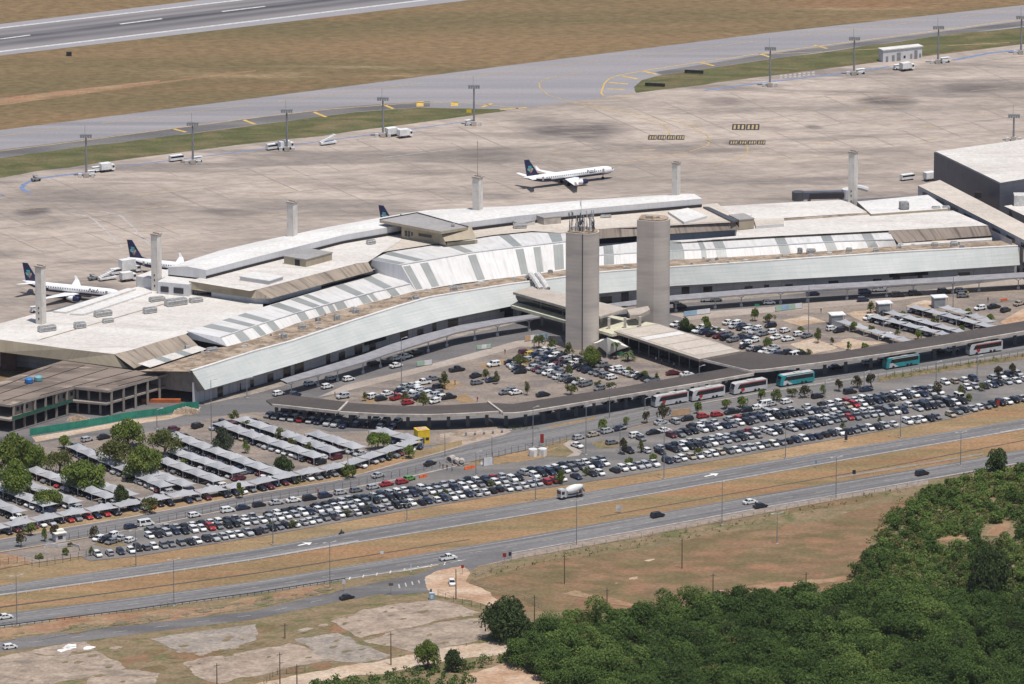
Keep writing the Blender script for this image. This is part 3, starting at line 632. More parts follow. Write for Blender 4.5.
vault([(227, 346.5), (256, 338.5), (296, 323.5), (336, 311), (381, 300), (416, 291)], [(221, 337.5), (256, 326), (296, 313.5), (338, 302), (376, 292), (410, 284)], [(187, 331), (263, 307), (326, 288.5), (376, 274), (385, 271)], 10, 12.2, 12.4,
      [(234, 242, 1, 1), (252, 258, 1, 1), (266, 273, 1, 1), (296, 304, 1, 1), (315, 322, 1, 1), (327, 332, 1, 1), (334, 343, 1, 0), (358, 366, 1, 1), (368, 372, 1, 0), (386, 394, 1, 1)])
vault([(416, 291), (460, 283.5), (512, 277), (568, 269.5), (575, 268.5)], [(401, 265), (436, 259), (471, 253), (512, 248), (564, 242), (575, 240.5)], [(356, 257), (388, 250), (441, 242.5), (493, 234), (532, 230), (575, 226)], 10, 17, 15.8,
      [(402, 409, 1, 1), (419, 427, 1, 1), (467, 475, 1, 1), (515, 523, 1, 1), (533, 540, 1, 0), (553, 563, 1, 1)])
vault([(575, 268.5), (600, 265.5), (637, 263), (672, 260), (768, 255), (840, 250), (897, 246)], [(575, 258), (600, 255.5), (637, 253), (669, 251), (727, 248.7), (768, 246), (840, 241.5), (894, 239.5)], [(575, 249), (600, 246.5), (637, 242), (672, 240.5), (768, 235), (888, 229.5)], 10, 12.2, 12.6,
      [(604, 614, 1, 1), (669, 684, 1, 1), (701, 706, 1, 1), (716, 726, 1, 1), (778, 788, 1, 1), (824, 834, 1, 1), (865, 875, 1, 1)])
# small skylight strip at the left end
b = MB(); b.strip(PL([(150, 367.5), (207, 349)], 10.6), PL([(138, 363.5), (197, 345.5)], 10.8)); b.strip(PL([(150, 367.5), (207, 349)], 9.9), PL([(150, 367.5), (207, 349)], 10.6)); part(b, 'skylight', 'white_roof')
b = MB()
for t in (.28, .62): 
    a0, a1 = P(150, 367.5, 10.66), P(207, 349, 10.66); c0, c1 = P(138, 363.5, 10.86), P(197, 345.5, 10.86)
    b.face([a0.lerp(a1, t), a0.lerp(a1, t+.12), c0.lerp(c1, t+.12), c0.lerp(c1, t)])
part(b, 'skylight', 'skylight_band')
# left flat roof with stained slope and slab edge
lr = [(-60, 334), (0, 339.5), (70, 349), (114, 354), (131, 350), (157, 342), (185.5, 334), (200, 327), (263, 307), (262, 292), (185, 262), (136, 287), (53, 311.5), (38, 313), (0, 323.5), (-60, 341-2)]
lr = [(-60, 333), (0, 339.5), (70, 349), (114, 354), (131, 350), (157, 342), (185.5, 334), (200, 327), (263, 307), (262, 290), (200, 272), (136, 287), (53, 311.5), (38, 313), (0, 323.5), (-60, 336-6)]
b = MB(); b.poly(PL(lr, 12)); part(b, 'flat_roof', 'white_roof')
b = MB(); b.strip(PL([(-60, 346), (0, 352), (63, 360), (128, 368.5)], 8.3), PL([(-60, 333), (0, 339.5), (70, 349), (114, 354)], 12)); 
part(b, 'slab_edge', 'beige_concrete')
b = MB(); b.strip(resample(PL([(134, 368.5), (163, 356), (198, 345.5)], 9.2), 8), resample(PL([(114, 354), (131, 350), (157, 342), (186, 334)], 12), 8)); part(b, 'sloped_edge', 'stained_concrete')
b = MB(); g = PL([(-60, 352), (0, 353), (63, 361), (128, 368)], 8.2); g = [p+Vector((5, 14, 0)) for p in g]; b.strip([Vector((p.x, p.y, 0)) for p in g], g); part(b, 'recessed_wall', 'grey_facade')
for (x, w) in ((-8, 14), (50, 16)): p = P(x, 354, 8.2)+Vector((2, 10, 0)); b = MB(); b.box(p.x, p.x+w*.34, p.y, p.y+3, 0, 8.1); part(b, 'brown_panel', 'brown_wall')
# narrow raised strips on the apron side of that roof
for q in ([(53, 311), (128, 288), (136, 288.5), (66, 312)], [(70, 313.5), (140, 290.5), (152, 291.5), (84, 314)]):
    b = MB(); b.prism(PL(q, 12.6), 12.6, 12, 0); part(b, 'roof_strip', 'bright_roof')
b = MB()
stroke_ = PL([(36, 341), (62, 333.5), (100, 322.5), (165, 304)], 12.05); nn = [Vector((.5, .85, 0))*4.0]*4
b.strip(stroke_, [p+n for p, n in zip(stroke_, nn)]); part(b, 'service_trench', 'brown_deck')
# upper storey over the middle
u_top = [(189, 281), (206, 276), (256, 262), (318, 248), (381, 235), (401, 233), (401, 240), (368, 262), (356, 263.5), (261, 288.5), (250, 291)]
b = MB(); b.poly(PL(u_top, 16.5)); part(b, 'flat_roof', 'white_roof')
b = MB(); b.strip(PL([(189, 289), (256, 298.5)], 13.9), PL([(189, 281), (256, 289.5)], 16.5)); part(b, 'slab_edge', 'beige_concrete')
b = MB(); b.strip(resample(PL([(271, 298.5), (326, 283.5), (373, 271)], 14.2), 10), resample(PL([(256, 289.5), (356, 263.5), (368, 262)], 16.5), 10)); b.face([P(256, 298.5, 13.9), P(271, 298.5, 14.2), P(256, 289.5, 16.5)]); part(b, 'sloped_edge', 'stained_concrete')
b = MB(); q = PL([(208, 292), (256, 298.5), (271, 299), (326, 284), (378, 270)], 14.0); q = [q[0]+Vector((1, 2, 0)), q[1]+Vector((0, 2, 0)), q[2]+Vector((-1, 2, 0)), q[3]+Vector((-1, 2, 0)), q[4]+Vector((-1, 2, 0))]
b.strip([Vector((p.x, p.y, 11.9)) for p in q], q); part(b, 'upper_wall', 'white_wall')
b = MB(); a0, a1 = q[3]+Vector((0, -.2, -1.9)), q[4]+Vector((0, -.2, -1.9)); a0 = q[2].lerp(q[3], .98)+Vector((-.1, -.3, -1.9)); b.strip([a0, a1], [a0+Vector((0, 0, 1.6)), a1+Vector((0, 0, 1.6))]); part(b, 'window_band', 'dark_glass')
# entrance block with two windows
def wallbox(px_front, z1, z0, depth, roof, wall, name):
    f = PL(px_front, z1); d = (f[1]-f[0]).normalized(); n_ = Vector((-d.y, d.x, 0))
    b = MB(); b.prism([f[0], f[1], f[1]+n_*depth, f[0]+n_*depth], z1, z0, 1, 0); return part(b, name, [roof, wall]), f, d, n_
o, f, d, n_ = wallbox([(157.5, 281.5), (188.5, 284.5)], 16, 11.9, 12, 'bright_roof', 'white_wall', 'plant_room')
for t0, t1 in ((.10, .36), (.52, .84)):
    b = MB(); w = f[1]-f[0]; p0 = f[0]+w*t0-n_*.12; p1 = f[0]+w*t1-n_*.12
    b.face([Vector((p0.x, p0.y, 12.7)), Vector((p1.x, p1.y, 12.7)), Vector((p1.x, p1.y, 14.6)), Vector((p0.x, p0.y, 14.6))]); part(b, 'window', 'window_dark')
wallbox([(136, 276), (158, 279.5)], 15.5, 11.9, 12, 'white_roof', 'white_wall', 'plant_room')
b = MB(); p = f[1]+Vector((1.5, 2.5, 0)); b.box(p.x, p.x+6, p.y, p.y+.3, 11.9, 14.6); part(b, 'window', 'dark_glass')
# long curved upper hall
def hall(far, near, zt, zb, n=40, name='upper_hall', bright='bright_roof'):
    A = resample(PL(near, zt), n); B = resample(PL(far, zt-.4), n)
    M_ = [(p+q)/2+Vector((0, 0, .7)) for p, q in zip(A, B)]
    b = MB(); b.strip(A, M_); b.strip(M_, B)
    lowA = [Vector((p.x, p.y, zb)) for p in A]; lowB = [Vector((p.x, p.y, zb)) for p in B]
    b.strip(lowA, A, 1); b.strip([Vector((p.x, p.y, 0)) for p in B], B, 1)
    b.face([lowB[0], lowA[0], A[0], M_[0], B[0]], 1); b.face([lowA[-1], lowB[-1], B[-1], M_[-1], A[-1]], 1)
    part(b, name, [bright, 'white_wall'])
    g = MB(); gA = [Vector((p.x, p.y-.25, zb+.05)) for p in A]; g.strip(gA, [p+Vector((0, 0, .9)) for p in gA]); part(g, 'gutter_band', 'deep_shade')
hall([(168, 267), (218, 251), (256, 242), (328, 227), (400, 214)], [(206, 270), (256, 257), (300, 246), (343, 235), (401, 225)], 19.4, 16.5)
hall([(400, 214), (428, 210), (512, 206), (587, 200), (687, 193.5)], [(438, 228), (461, 223), (512, 216.5), (587, 208.5), (702, 198.5)], 19.4, 16.5)
# rooftop pavilion
pv = [(379.5, 219.5), (417, 212.8), (467, 226.5), (441, 231.5), (400, 224)]
b = MB(); b.prism(PL([(379.5, 220), (417, 213), (468, 227), (441, 231.5)], 21.5), 21.5, 20.6, 1, 0)
part(b, 'pavilion_roof', ['grey_deck', 'beige_concrete'])
b = MB(); b.tube([P(380, 219.6, 21.6), P(417, 212.8, 21.6), P(468, 226.8, 21.6)], .32, 4); part(b, 'parapet', 'dark_steel')
b = MB(); fr_ = PL([(401.5, 225.5), (439, 231)], 20.7); bz = 16.4
b.prism([fr_[0], fr_[1], fr_[1]+Vector((4.5, 6, 0)), fr_[0]+Vector((2.5, 10, 0))], 20.6, bz, 0); 
e0 = fr_[1]+Vector((0, -.3, 0.7)); e1 = P(471.5, 226.8, 21.2)
b.strip([Vector((e0.x+2.0, e0.y-4, 18.2)), Vector((e1.x+1.5, e1.y-4, 18.2))], [e0, e1]); b.strip([Vector((e0.x+2.6, e0.y-3, bz)), Vector((e1.x+2, e1.y-3, bz))], [Vector((e0.x+2.6, e0.y-3, 17.6)), Vector((e1.x+2, e1.y-3, 17.6))])
b.face([Vector((e0.x, e0.y, bz)), Vector((e0.x+2.6, e0.y-3, bz)), Vector((e0.x+2, e0.y-4, 18.2)), e0])
part(b, 'pavilion', 'beige_concrete')
w = fr_[1]-fr_[0]
for t0, t1, z0, z1 in ((.08, .15, 17.3, 19.2), (.17, .22, 17.3, 19.2), (.25, .30, 17.8, 19), (.45, .80, 18.0, 19.0)):
    b = MB(); p0 = fr_[0]+w*t0+Vector((.05, -.15, 0)); p1 = fr_[0]+w*t1+Vector((.05, -.15, 0)); b.face([Vector((p0.x, p0.y, z0)), Vector((p1.x, p1.y, z0)), Vector((p1.x, p1.y, z1)), Vector((p0.x, p0.y, z1))]); part(b, 'window', 'window_dark')
# middle decks between halls and vaults, right of the pavilion
b = MB(); b.poly(PL([(401, 232), (420, 225), (462, 230), (512, 221), (587, 214.5), (700, 205), (717, 203), (738, 219), (737, 222), (600, 229), (560, 233), (532, 231), (493, 235), (441, 243), (388, 251), (360, 258), (366, 262)], 16.4)); part(b, 'flat_roof', 'cream_roof')
b = MB(); b.strip(resample(PL([(560, 244), (600, 238.5), (637, 236), (740, 229.5)], 13.8), 20), resample(PL([(560, 233), (600, 229), (637, 226), (734, 221)], 16.5), 20)); part(b, 'sloped_edge', 'dark_stained_concrete')
b = MB(); q = [p+Vector((0, 2, 0)) for p in PL([(560, 245), (600, 239), (637, 236.5), (736, 230)], 13.7)]; b.strip([Vector((p.x, p.y, 9.9)) for p in q], q); b.strip([q[-1]+Vector((0, 0, -3.8)), q[-1]+Vector((6, 20, -3.8))], [q[-1], q[-1]+Vector((6, 20, 0))]); part(b, 'upper_wall', 'white_wall')
b = MB(); q2 = [p+Vector((0, -.25, -2.1)) for p in (q[0], q[1], q[2])]; b.strip(q2, [p+Vector((0, 0, 1.9)) for p in q2]); part(b, 'window_band', 'dark_glass')
b = MB(); b.prism(PL([(668, 211.5), (688, 207.8), (707, 216), (684, 222)], 17.2), 17.2, 16.4, 1, 0); part(b, 'roof_box', ['bright_roof', 'white_wall'])
b = MB(); e = PL([(703, 206.5), (709, 206.8), (738, 220), (732, 221)], 17); b.prism(e, 17, 16.4, 0); part(b, 'parapet', 'dark_steel')
# right-hand flat roofs
b = MB(); b.poly(PL([(700, 207), (768, 203.5), (845, 199.5), (868, 212.5), (768, 219), (740, 222), (738, 226)], 13.4)); part(b, 'flat_roof', 'white_roof')
b = MB(); b.poly(PL([(736, 236), (737, 228), (768, 221), (860, 215), (953, 210.5), (988, 225.5), (888, 230.5), (768, 236.5), (680, 241.5), (672, 241)], 13.25)); part(b, 'flat_roof', 'white_roof')
b = MB(); b.prism(PL([(857, 201.5), (928, 194.8), (948, 208.5), (871, 214)], 14), 14, 12.5, 1, 0); part(b, 'flat_roof', ['bright_roof', 'beige_concrete'])
b = MB(); b.strip(PL([(738, 224), (868, 214.5), (950, 209.5)], 13.3), PL([(738, 222), (868, 212.7), (950, 207.8)], 13.35)); part(b, 'service_trench', 'brown_deck')
b = MB(); b.prism(PL([(754, 220), (784, 217.5), (784, 224), (756, 226)], 14.2), 14.2, 13, 1, 0); part(b, 'roof_box', ['cream_roof', 'white_wall'])
b = MB(); b.strip(resample(PL([(898, 243), (945, 239), (992, 235.5)], 10.2), 12), resample(PL([(888, 231), (940, 228), (988, 225.5)], 13.2), 12)); part(b, 'sloped_edge', 'dark_stained_concrete')
b = MB(); b.prism(PL([(898, 243.5), (992, 237.5), (992, 239.5), (898, 246)], 10.7), 10.7, 9.6, 0); part(b, 'gutter', 'white_roof')
# base walls on the apron side so the roofs rest on something
b = MB()
for line, zt in (([(-60, 330), (0, 323.5), (38, 313), (136, 287), (200, 272)], 11.9), ([(687, 207), (768, 203.5), (845, 199.5), (928, 195)], 12.4)):
    b = MB(); p = PL(line, zt); b.strip([Vector((v.x, v.y, 0)) for v in p], p); part(b, 'rear_wall', 'grey_facade')
b = MB(); p = PL([(1012, 240), (1018, 247)], 10); b.strip([Vector((v.x, v.y, 0)) for v in p], p); q = PL([(948, 208.5), (1012, 240)], 12); b.strip([Vector((v.x, v.y, 0)) for v in q], q)
part(b, 'side_wall', 'grey_facade')
# ------------------------------------------------------------------ kerbside canopies in front of the terminal
def kerb_canopy(up_, lo_, z, label, npost):
    n = 40; A = resample(PL(lo_, z), n); B = resample(PL(up_, z), n)
    root = tag(empty('kerb_canopy', (A[n//2]+Vector((0, 0, -z)))), label, 'canopy', 'kerbside canopies along the terminal')
    b = MB(); b.strip(A, B); b.strip([p-Vector((0, 0, .5)) for p in A], A); b.strip([p-Vector((0, 0, .5)) for p in B][::-1], [p-Vector((0, 0, .5)) for p in A][::-1]); b.strip(B, [p-Vector((0, 0, .5)) for p in B])
    part(b, 'roof', 'canopy_grey', root)
    for i in range(npost):
        t = (i+.5)/npost*(n-1); j = int(t); p = A[j].lerp(B[j], .35)
        m = MB(); m.box(p.x-.45, p.x+.45, p.y-.45, p.y+.45, 0, .9); m.tube([(p.x, p.y, .9), (p.x, p.y, z-1.6)], .16)
        d = (A[min(j+1, n-1)]-A[max(0, j-1)]).normalized()
        for s in (-1, 1): m.tube([(p.x, p.y, z-1.6), (p.x+d.x*2.2*s, p.y+d.y*2.2*s, z-.45)], .11)
        part(m, 'post', 'light_steel', root)
kerb_canopy([(280, 379.5), (330, 364.5), (363, 354.5), (390, 344.5), (419, 335.5), (460, 325), (503, 318), (545, 312.5)], [(287, 382.8), (330, 371.5), (363, 362), (390, 353), (419, 344), (456, 332.5), (492, 325), (545, 316)], 4.6, 'flat grey canopy over the kerb at the curved left half of the terminal', 11)
kerb_canopy([(602, 304.5), (669, 295.5), (768, 287.5), (893, 280), (1110, 267)], [(602, 309), (669, 300.5), (768, 292.5), (893, 285), (1110, 272)], 4.6, 'straight grey canopy over the kerb at the right half of the terminal', 15)
# ------------------------------------------------------------------ satellite block and connector
sb = tag(empty('satellite_building', P(990, 205)), 'dark grey clad block with a white roof at the right edge of the apron', 'building')
q = PL([(934, 152), (1024, 139.8), (1110, 128), (1110, 166), (1000, 184)], 17)
b = MB(); b.prism(q, 17, 0, 0); part(b, 'wall', 'block_cladding', sb)
b = MB(); cen = sum(q, Vector())/len(q); b.poly([cen+(p-cen)*.985+Vector((0, 0, .25)) for p in q]); part(b, 'roof', 'white_roof', sb)
b = MB(); b.strip(PL([(1000, 201), (1110, 182)], 11), PL([(1000, 197.5), (1110, 178.5)], 11)); part(b, 'plinth_band', 'canopy_grey', sb)
b = MB(); p = P(978, 195, 11); b.box(p.x-1.2, p.x+1.2, p.y-.6, p.y+.4, 10, 12); part(b, 'wall_vent', 'deep_shade', sb)
b = MB(); p = P(1021, 199, 12); b.box(p.x-2.5, p.x+6, p.y-3, p.y+2, 8, 13.8); part(b, 'plant_box', 'hvac_metal', sb)
b = MB(); b.poly(PL([(1004, 206), (1110, 190), (1110, 240), (1030, 218)], 10.2)); part(b, 'lower_roof', 'white_roof', sb)
cn = tag(empty('connector_bridge', P(975, 235)), 'long pale roofed link corridor between terminal and dark grey block', 'corridor')
q = [(918, 185.5), (940, 180), (1110, 268), (1110, 284)]
b = MB(); b.prism(PL(q, 13), 13, 9.6, 1, 0, bottom=True); part(b, 'corridor_shell', ['cream_roof', 'grey_facade'], cn)
b = MB(); e0, e1 = P(918, 185.5, 13), P(1110, 284, 13); d = (e1-e0).normalized(); n_ = Vector((d.y, -d.x, 0))
for i in range(14):
    a = e0+d*(4+i*11)+n_*-.1; a = e0+d*(4+i*11)+Vector((-.15, -.1, 0)); b.face([a-Vector((0, 0, 2.6)), a+d*6-Vector((0, 0, 2.6)), a+d*6-Vector((0, 0, 1.2)), a-Vector((0, 0, 1.2))])
part(b, 'window_band', 'dark_glass', cn)
for i in range(6):
    p = e0+d*(6+i*24)+Vector((1.5, 1, 0)); b = MB(); b.box(p.x-.5, p.x+.5, p.y-.5, p.y+.5, 0, 9.6); part(b, 'pier', 'concrete', cn)
# ------------------------------------------------------------------ concrete pylons
def pylon(x0, x1, ytop, label):
    h = 30.5; yb = ytop
    for _ in range(4): yb = ytop+h*scale(yb)*VC
    p = P((x0+x1)/2, yb); w = (x1-x0)/scale(yb)
    r = tag(empty('concrete_pylon', p, R(-33)), label, 'pylon', 'pale concrete pylons along the terminal')
    b = MB(); b.prism([(-w*.36, -w*.36, 0), (w*.36, -w*.36, 0), (w*.36, w*.36, 0), (-w*.36, w*.36, 0)], h, 0, 0)
    sh = b.build('shaft', 'pylon_concrete', r)
    b = MB(); b.box(-w*.42, w*.42, -w*.42, w*.42, h, h+.35); b.box(-w*.36, w*.36, -.1, .1, h+.35, h+.7); b.build('cap', 'ruin_concrete', r)
    b = MB()
    for zz in (13.5, 15.4, 17): b.box(-w*.05, w*.07, -w*.36-.06, -w*.36, zz, zz+.6)
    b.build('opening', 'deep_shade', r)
    return r
pylon(36.5, 47, 267, 'pale concrete pylon in front of the tail of the leftmost parked airliner')
pylon(152, 162.5, 235, 'pale concrete pylon beside the second parked airliner with its blue tail')
pylon(287.5, 298, 203, 'pale concrete pylon behind the curved hall, between two hidden airliner tails')
p4 = pylon(472.5, 483, 178, 'streaked concrete pylon carrying a slim rod, left of the taxiing airliner')
b = MB(); b.tube([(0, 0, 30.5), (0, 0, 43)], .1); b.build('rod', 'beige_concrete', p4)
pylon(671.5, 680, 164, 'pale concrete pylon right of the taxiing airliner with thin masts on top')
pylon(847.5, 857, 153, 'streaked concrete pylon beside the jet bridge at the right')
# ------------------------------------------------------------------ twin towers
def tower(xl, xr, ybase, ytop, rot, label, ant):
    p = P((xl+xr)/2, ybase); s = scale(ybase); w = (xr-xl)/s; h = hgt(ybase-ytop, ybase)
    root = tag(empty('concrete_tower', p, rot), label, 'tower')
    pts = []
    a = w*.40; n = 20                      # flat sided slab with rounded right end
    pts += [(-w*.5, -a*.55), (0.02*w, -a)]
    for i in range(n+1):
        t = -math.pi/2+math.pi*i/n; pts.append((.10*w+math.cos(t)*w*.40, math.sin(t)*a))
    pts += [(-w*.42, a)]
    b = MB(); b.prism([(x, y, 0) for x, y in pts], h, 0, 0); b.build('shaft', 'tower_concrete', root)
    b = MB(); q = [(x*.9, y*.9) for x, y in pts]; b.prism([(x, y, 0) for x, y in q], h+.35, h, 0); b.build('roof_deck', 'brown_deck', root)
    b = MB(); b.box(.02*w-.14, .02*w+.14, -a-.08, -a+.2, .2, h)
    if ant: b.build('joint_channel', 'dark_steel', root)
    return root, w, h, a
t1, w1, h1, a1 = tower(566, 599, 347, 231.5, R(-4), 'tall concrete tower crowded with antennas, left of the pair', True)
t2, w2, h2, a2 = tower(636.5, 669.5, 329, 219, R(-2), 'tall rounded concrete tower with a bare roof, right of the pair', False)
r3 = random.Random(3)
for i in range(62):
    x = r3.uniform(-.42, .36)*w1; y = r3.uniform(-.7, .7)*a1; hh = r3.uniform(2.2, 6.5)
    if i == 0: x, y, hh = -.05*w1, 0, 11
    b = MB(); b.tube([(x, y, h1+.3), (x, y, h1+hh)], .075, 5)
    for j in range(r3.randint(0, 2)):
        an = r3.uniform(0, 6.28); zz = h1+hh-r3.uniform(.5, 2.5); b.box(x+math.cos(an)*.3-.1, x+math.cos(an)*.3+.1, y+math.sin(an)*.3-.09, y+math.sin(an)*.3+.09, max(h1+.5, zz-.5), max(h1+1.2, zz+.5))
    b.build('antenna', 'light_steel' if i % 4 == 0 else 'dark_steel', t1)
b = MB(); 
for x in (-.3, -.1, .15): b.box(x*w1, x*w1+1.4, -1, .6, h1+.35, h1+1.7)
b.build('equipment_cabinet', 'hvac_metal', t1)
b = MB(); b.box(-2.4, -.2, -1.5, 1, h2+.35, h2+1.1); b.box(1, 2, -1, .4, h2+.35, h2+.9); b.build('equipment_cabinet', 'ruin_concrete', t2)
# ------------------------------------------------------------------ footbridge / concourse between terminal and towers
br_ = tag(empty('concourse_bridge', P(600, 335)), 'two level concrete concourse bridge running from the terminal past the twin towers', 'bridge')
b = MB(); b.prism(PL([(513, 292), (533, 286), (627, 308.5), (600, 316.5)], 10), 10, 9.2, 1, 0, bottom=True); part(b, 'upper_roof', ['bridge_roof', 'concrete'], br_)
b = MB(); b.prism(PL([(627, 309.5), (648, 306), (650, 309.5), (640, 314.5), (630, 315)], 9.3), 9.3, 8.0, 0, bottom=True); part(b, 'roof_ledge', 'bridge_roof', br_)
q = PL([(511, 305.5), (530, 300), (661, 324.5), (612, 334)], 5.6)
b = MB(); b.prism(q, 5.6, 4.7, 0, bottom=True); part(b, 'floor_slab', 'pale_ledge', br_)
b = MB(); g = PL([(513, 294), (598, 317.5)], 9.2); g = [p+Vector((1.2, 3.5, 0)) for p in g]; b.strip([Vector((p.x, p.y, 5.6)) for p in g], g); part(b, 'glazing', 'dark_glass', br_)
for t in (.02, .3, .55, .82, .98):
    p = P(513, 292, 9.2).lerp(P(600, 316.5, 9.2), t)+Vector((1, 2, 0)); b = MB(); b.box(p.x-.4, p.x+.4, p.y-.4, p.y+.4, 0, 9.2); part(b, 'column', 'concrete', br_)
for x, y in ((609, 318), (625, 317), (640, 316)):
    p = P(x, y+3, 8.2); b = MB(); b.box(p.x-.45, p.x+.45, p.y-.45, p.y+.45, 0, 9); part(b, 'column', 'concrete', br_)
b = MB()
for o_ in (0, 2.2): b.tube([P(527, 277, 11)+Vector((o_, 0, 0)), P(531, 274.5, 12.4)+Vector((o_, 0, 0)), P(536, 281, 11.8)+Vector((o_, 0, 0)), P(541, 289, 10.1)+Vector((o_, 0, 0))], .9, 8)
part(b, 'duct', 'hvac_metal', br_)
# pedestrian hall with pale panelled roof
ph = tag(empty('pedestrian_hall', P(670, 360)), 'low hall with pale panelled roof between the towers and the bus canopy', 'hall')
q = PL([(614, 331), (657, 323.5), (720, 343), (741, 351), (699, 359)], 6)
b = MB(); b.prism(q, 6, 5.2, 1, 0, bottom=True); part(b, 'roof', ['bridge_roof', 'ruin_concrete'], ph)
for t0, t1, m_ in ((.27, .36, 'bright_roof'), (.02, .25, 'cream_roof'), (.38, .55, 'cream_roof'), (.57, .74, 'cream_roof'), (.76, .93, 'cream_roof')):
    b = MB(); A0, A1, B0, B1 = P(614.5, 331, 6.06), P(698, 357.5, 6.06), P(657, 324, 6.06), P(739, 350.5, 6.06); A0 = A0.lerp(B0, .06); A1 = A1.lerp(B1, .06)
    b.face([A0.lerp(A1, t0), A0.lerp(A1, t1), B0.lerp(B1, t1), B0.lerp(B1, t0)]); part(b, 'roof_panel', m_, ph)
b = MB(); g = [p+Vector((2, 4, 0)) for p in PL([(616, 332), (698, 359)], 5.2)]; b.strip([Vector((p.x, p.y, 0)) for p in g], g); part(b, 'glass_wall', 'dark_glass', ph)
for i in range(9):
    p = P(617, 332.5, 5.2).lerp(P(698, 359, 5.2), i/8)+Vector((.6, 1.2, 0)); b = MB(); b.tube([(p.x, p.y, 0), (p.x, p.y, 5.2)], .16); part(b, 'column', 'grey_steel', ph)
# ------------------------------------------------------------------ long dark canopy over the bus stops
bc = tag(empty('bus_canopy', P(600, 412)), 'very long dark brown flat canopy above the bus bays and rows of shaded cars', 'canopy')
zc = 5.2
segs = [([(266, 400), (287, 394.5), (348, 402)], [(272, 404.5), (300, 407.5), (338, 411.5)]),
        ([(348, 402.6), (406, 406), (450, 405), (488, 402.5)], [(339, 412), (385, 414.5), (431, 415), (470, 413.5), (501, 411.5)]),
        ([(490, 402.5), (512, 404), (560, 396.5), (622, 387), (700, 373), (737, 366.5)], [(503, 413.5), (520, 413), (560, 406.5), (637, 393.5), (700, 383), (754, 373.5)]),
        ([(699, 359.5), (742, 351), (790, 356), (820, 355), (900, 343), (948, 335), (1003, 325), (1110, 327)], [(737, 367.5), (754, 371.5), (768, 369.5), (820, 364.5), (893, 354.5), (948, 346), (1024, 331.5), (1110, 318+2)])]
segs[3] = ([(699, 359.5), (742, 351), (790, 355.5), (820, 354.5), (900, 342), (948, 334), (1003, 324.5), (1110, 306)], [(737, 367.5), (754, 371.5), (768, 369.5), (820, 363), (893, 353), (948, 344.5), (1024, 331.5), (1110, 317)])
for iu, (u_, l_) in enumerate(segs):
    n = 26; A = resample(PL(l_, zc+.05*(iu % 2)), n); B = resample(PL(u_, zc+.05*(iu % 2)), n); dz = Vector((0, 0, .55))
    b = MB(); b.strip(A, B); b.strip([p-dz for p in B][::-1], [p-dz for p in A][::-1], 0); b.strip(B, [p-dz for p in B], 1); b.face([A[0], B[0], B[0]-dz, A[0]-dz], 1); b.face([B[-1], A[-1], A[-1]-dz, B[-1]-dz], 1)
    part(b, 'roof', ['dark_canopy_roof', 'ruin_concrete'], bc)
    b = MB(); b.strip([p-dz*1.3+Vector((0, -.05, 0)) for p in A], [p+Vector((0, -.05, .1)) for p in A]); b.strip([p+Vector((0, -.05, .1)) for p in A], [p+(q-p).normalized()*.7+Vector((0, 0, .1)) for p, q in zip(A, B)]); part(b, 'fascia', 'concrete', bc)
    k_ = {0: 5, 1: 8, 2: 15, 3: 18}[iu]
    for i in range(k_):
        t = (i+.5)/k_*(n-1); j = int(t); p = A[j].lerp(A[min(j+1, n-1)], t-j).lerp(B[j], .3); m = MB(); m.box(p.x-.55, p.x+.55, p.y-.55, p.y+.55, 0, zc-.5); part(m, 'column', 'dark_steel', bc)
for (a, c) in (((348, 401.8), (338.5, 411.5)), ((488, 402), (502, 412.5)), ((699, 359), (754, 372.5))):
    b = MB(); p, q = P(*a, zc+.2), P(*c, zc+.2); b.tube([p, q], .45, 4); part(b, 'roof_kerb', 'concrete', bc)
# ------------------------------------------------------------------ unfinished concrete building at the left
cb = tag(empty('unfinished_building', P(80, 420)), 'unfinished two storey concrete frame building with a weathered dark flat roof', 'building')
zr, zf = 8.4, 4.3
ro = [(-70, 390), (-60, 396), (10, 405), (74, 387), (108, 390.5), (168, 373.5), (128, 369.5), (63, 360.5), (0, 380.5)]
b = MB(); b.prism(PL(ro, zr), zr, zr-.7, 1, 0, bottom=True); part(b, 'roof', ['ruin_roof', 'ruin_concrete'], cb)
b = MB()
for t in np.linspace(.12, .88, 6):
    pass
for j_ in (((0, 387), (52, 366.5)), ((0, 393.5), (84, 365.5)), ((3, 401), (108, 368.5)), ((40, 395.5), (132, 371)), ((96, 386.5), (150, 373)), ((118, 386), (160, 375))): b.tube([P(*j_[0], zr+.05), P(*j_[1], zr+.05)], .13, 4)
part(b, 'roof_joint', 'deep_shade', cb)
fl = [(-70, 408), (10, 419.5), (72, 400.5), (106, 403.5), (166, 386)]
b = MB(); fw = PL(fl, zf); bkp = [p+Vector((10, 34, 0)) for p in fw]; b.prism(fw+bkp[::-1], zf, zf-.6, 0, bottom=True); part(b, 'floor_slab', 'ruin_concrete', cb)
edge = [P(x, y, zr) for x, y in ((-60, 396), (10, 405), (74, 387), (108, 390.5), (168, 373.5))]
for a, c, n in zip(edge, edge[1:], (4, 6, 3, 5)):
    for i in range(n):
        p = a.lerp(c, (i+.05)/n)+Vector((.8, 1.5, 0)); m = MB(); m.box(p.x-.35, p.x+.35, p.y-.35, p.y+.35, 0, zr-.6); part(m, 'column', 'ruin_concrete', cb)
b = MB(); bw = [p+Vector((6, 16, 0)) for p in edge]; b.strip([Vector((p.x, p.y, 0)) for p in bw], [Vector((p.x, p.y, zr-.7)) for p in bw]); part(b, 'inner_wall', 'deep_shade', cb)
b = MB(); q = [p+Vector((.6, 2.2, 0)) for p in edge]
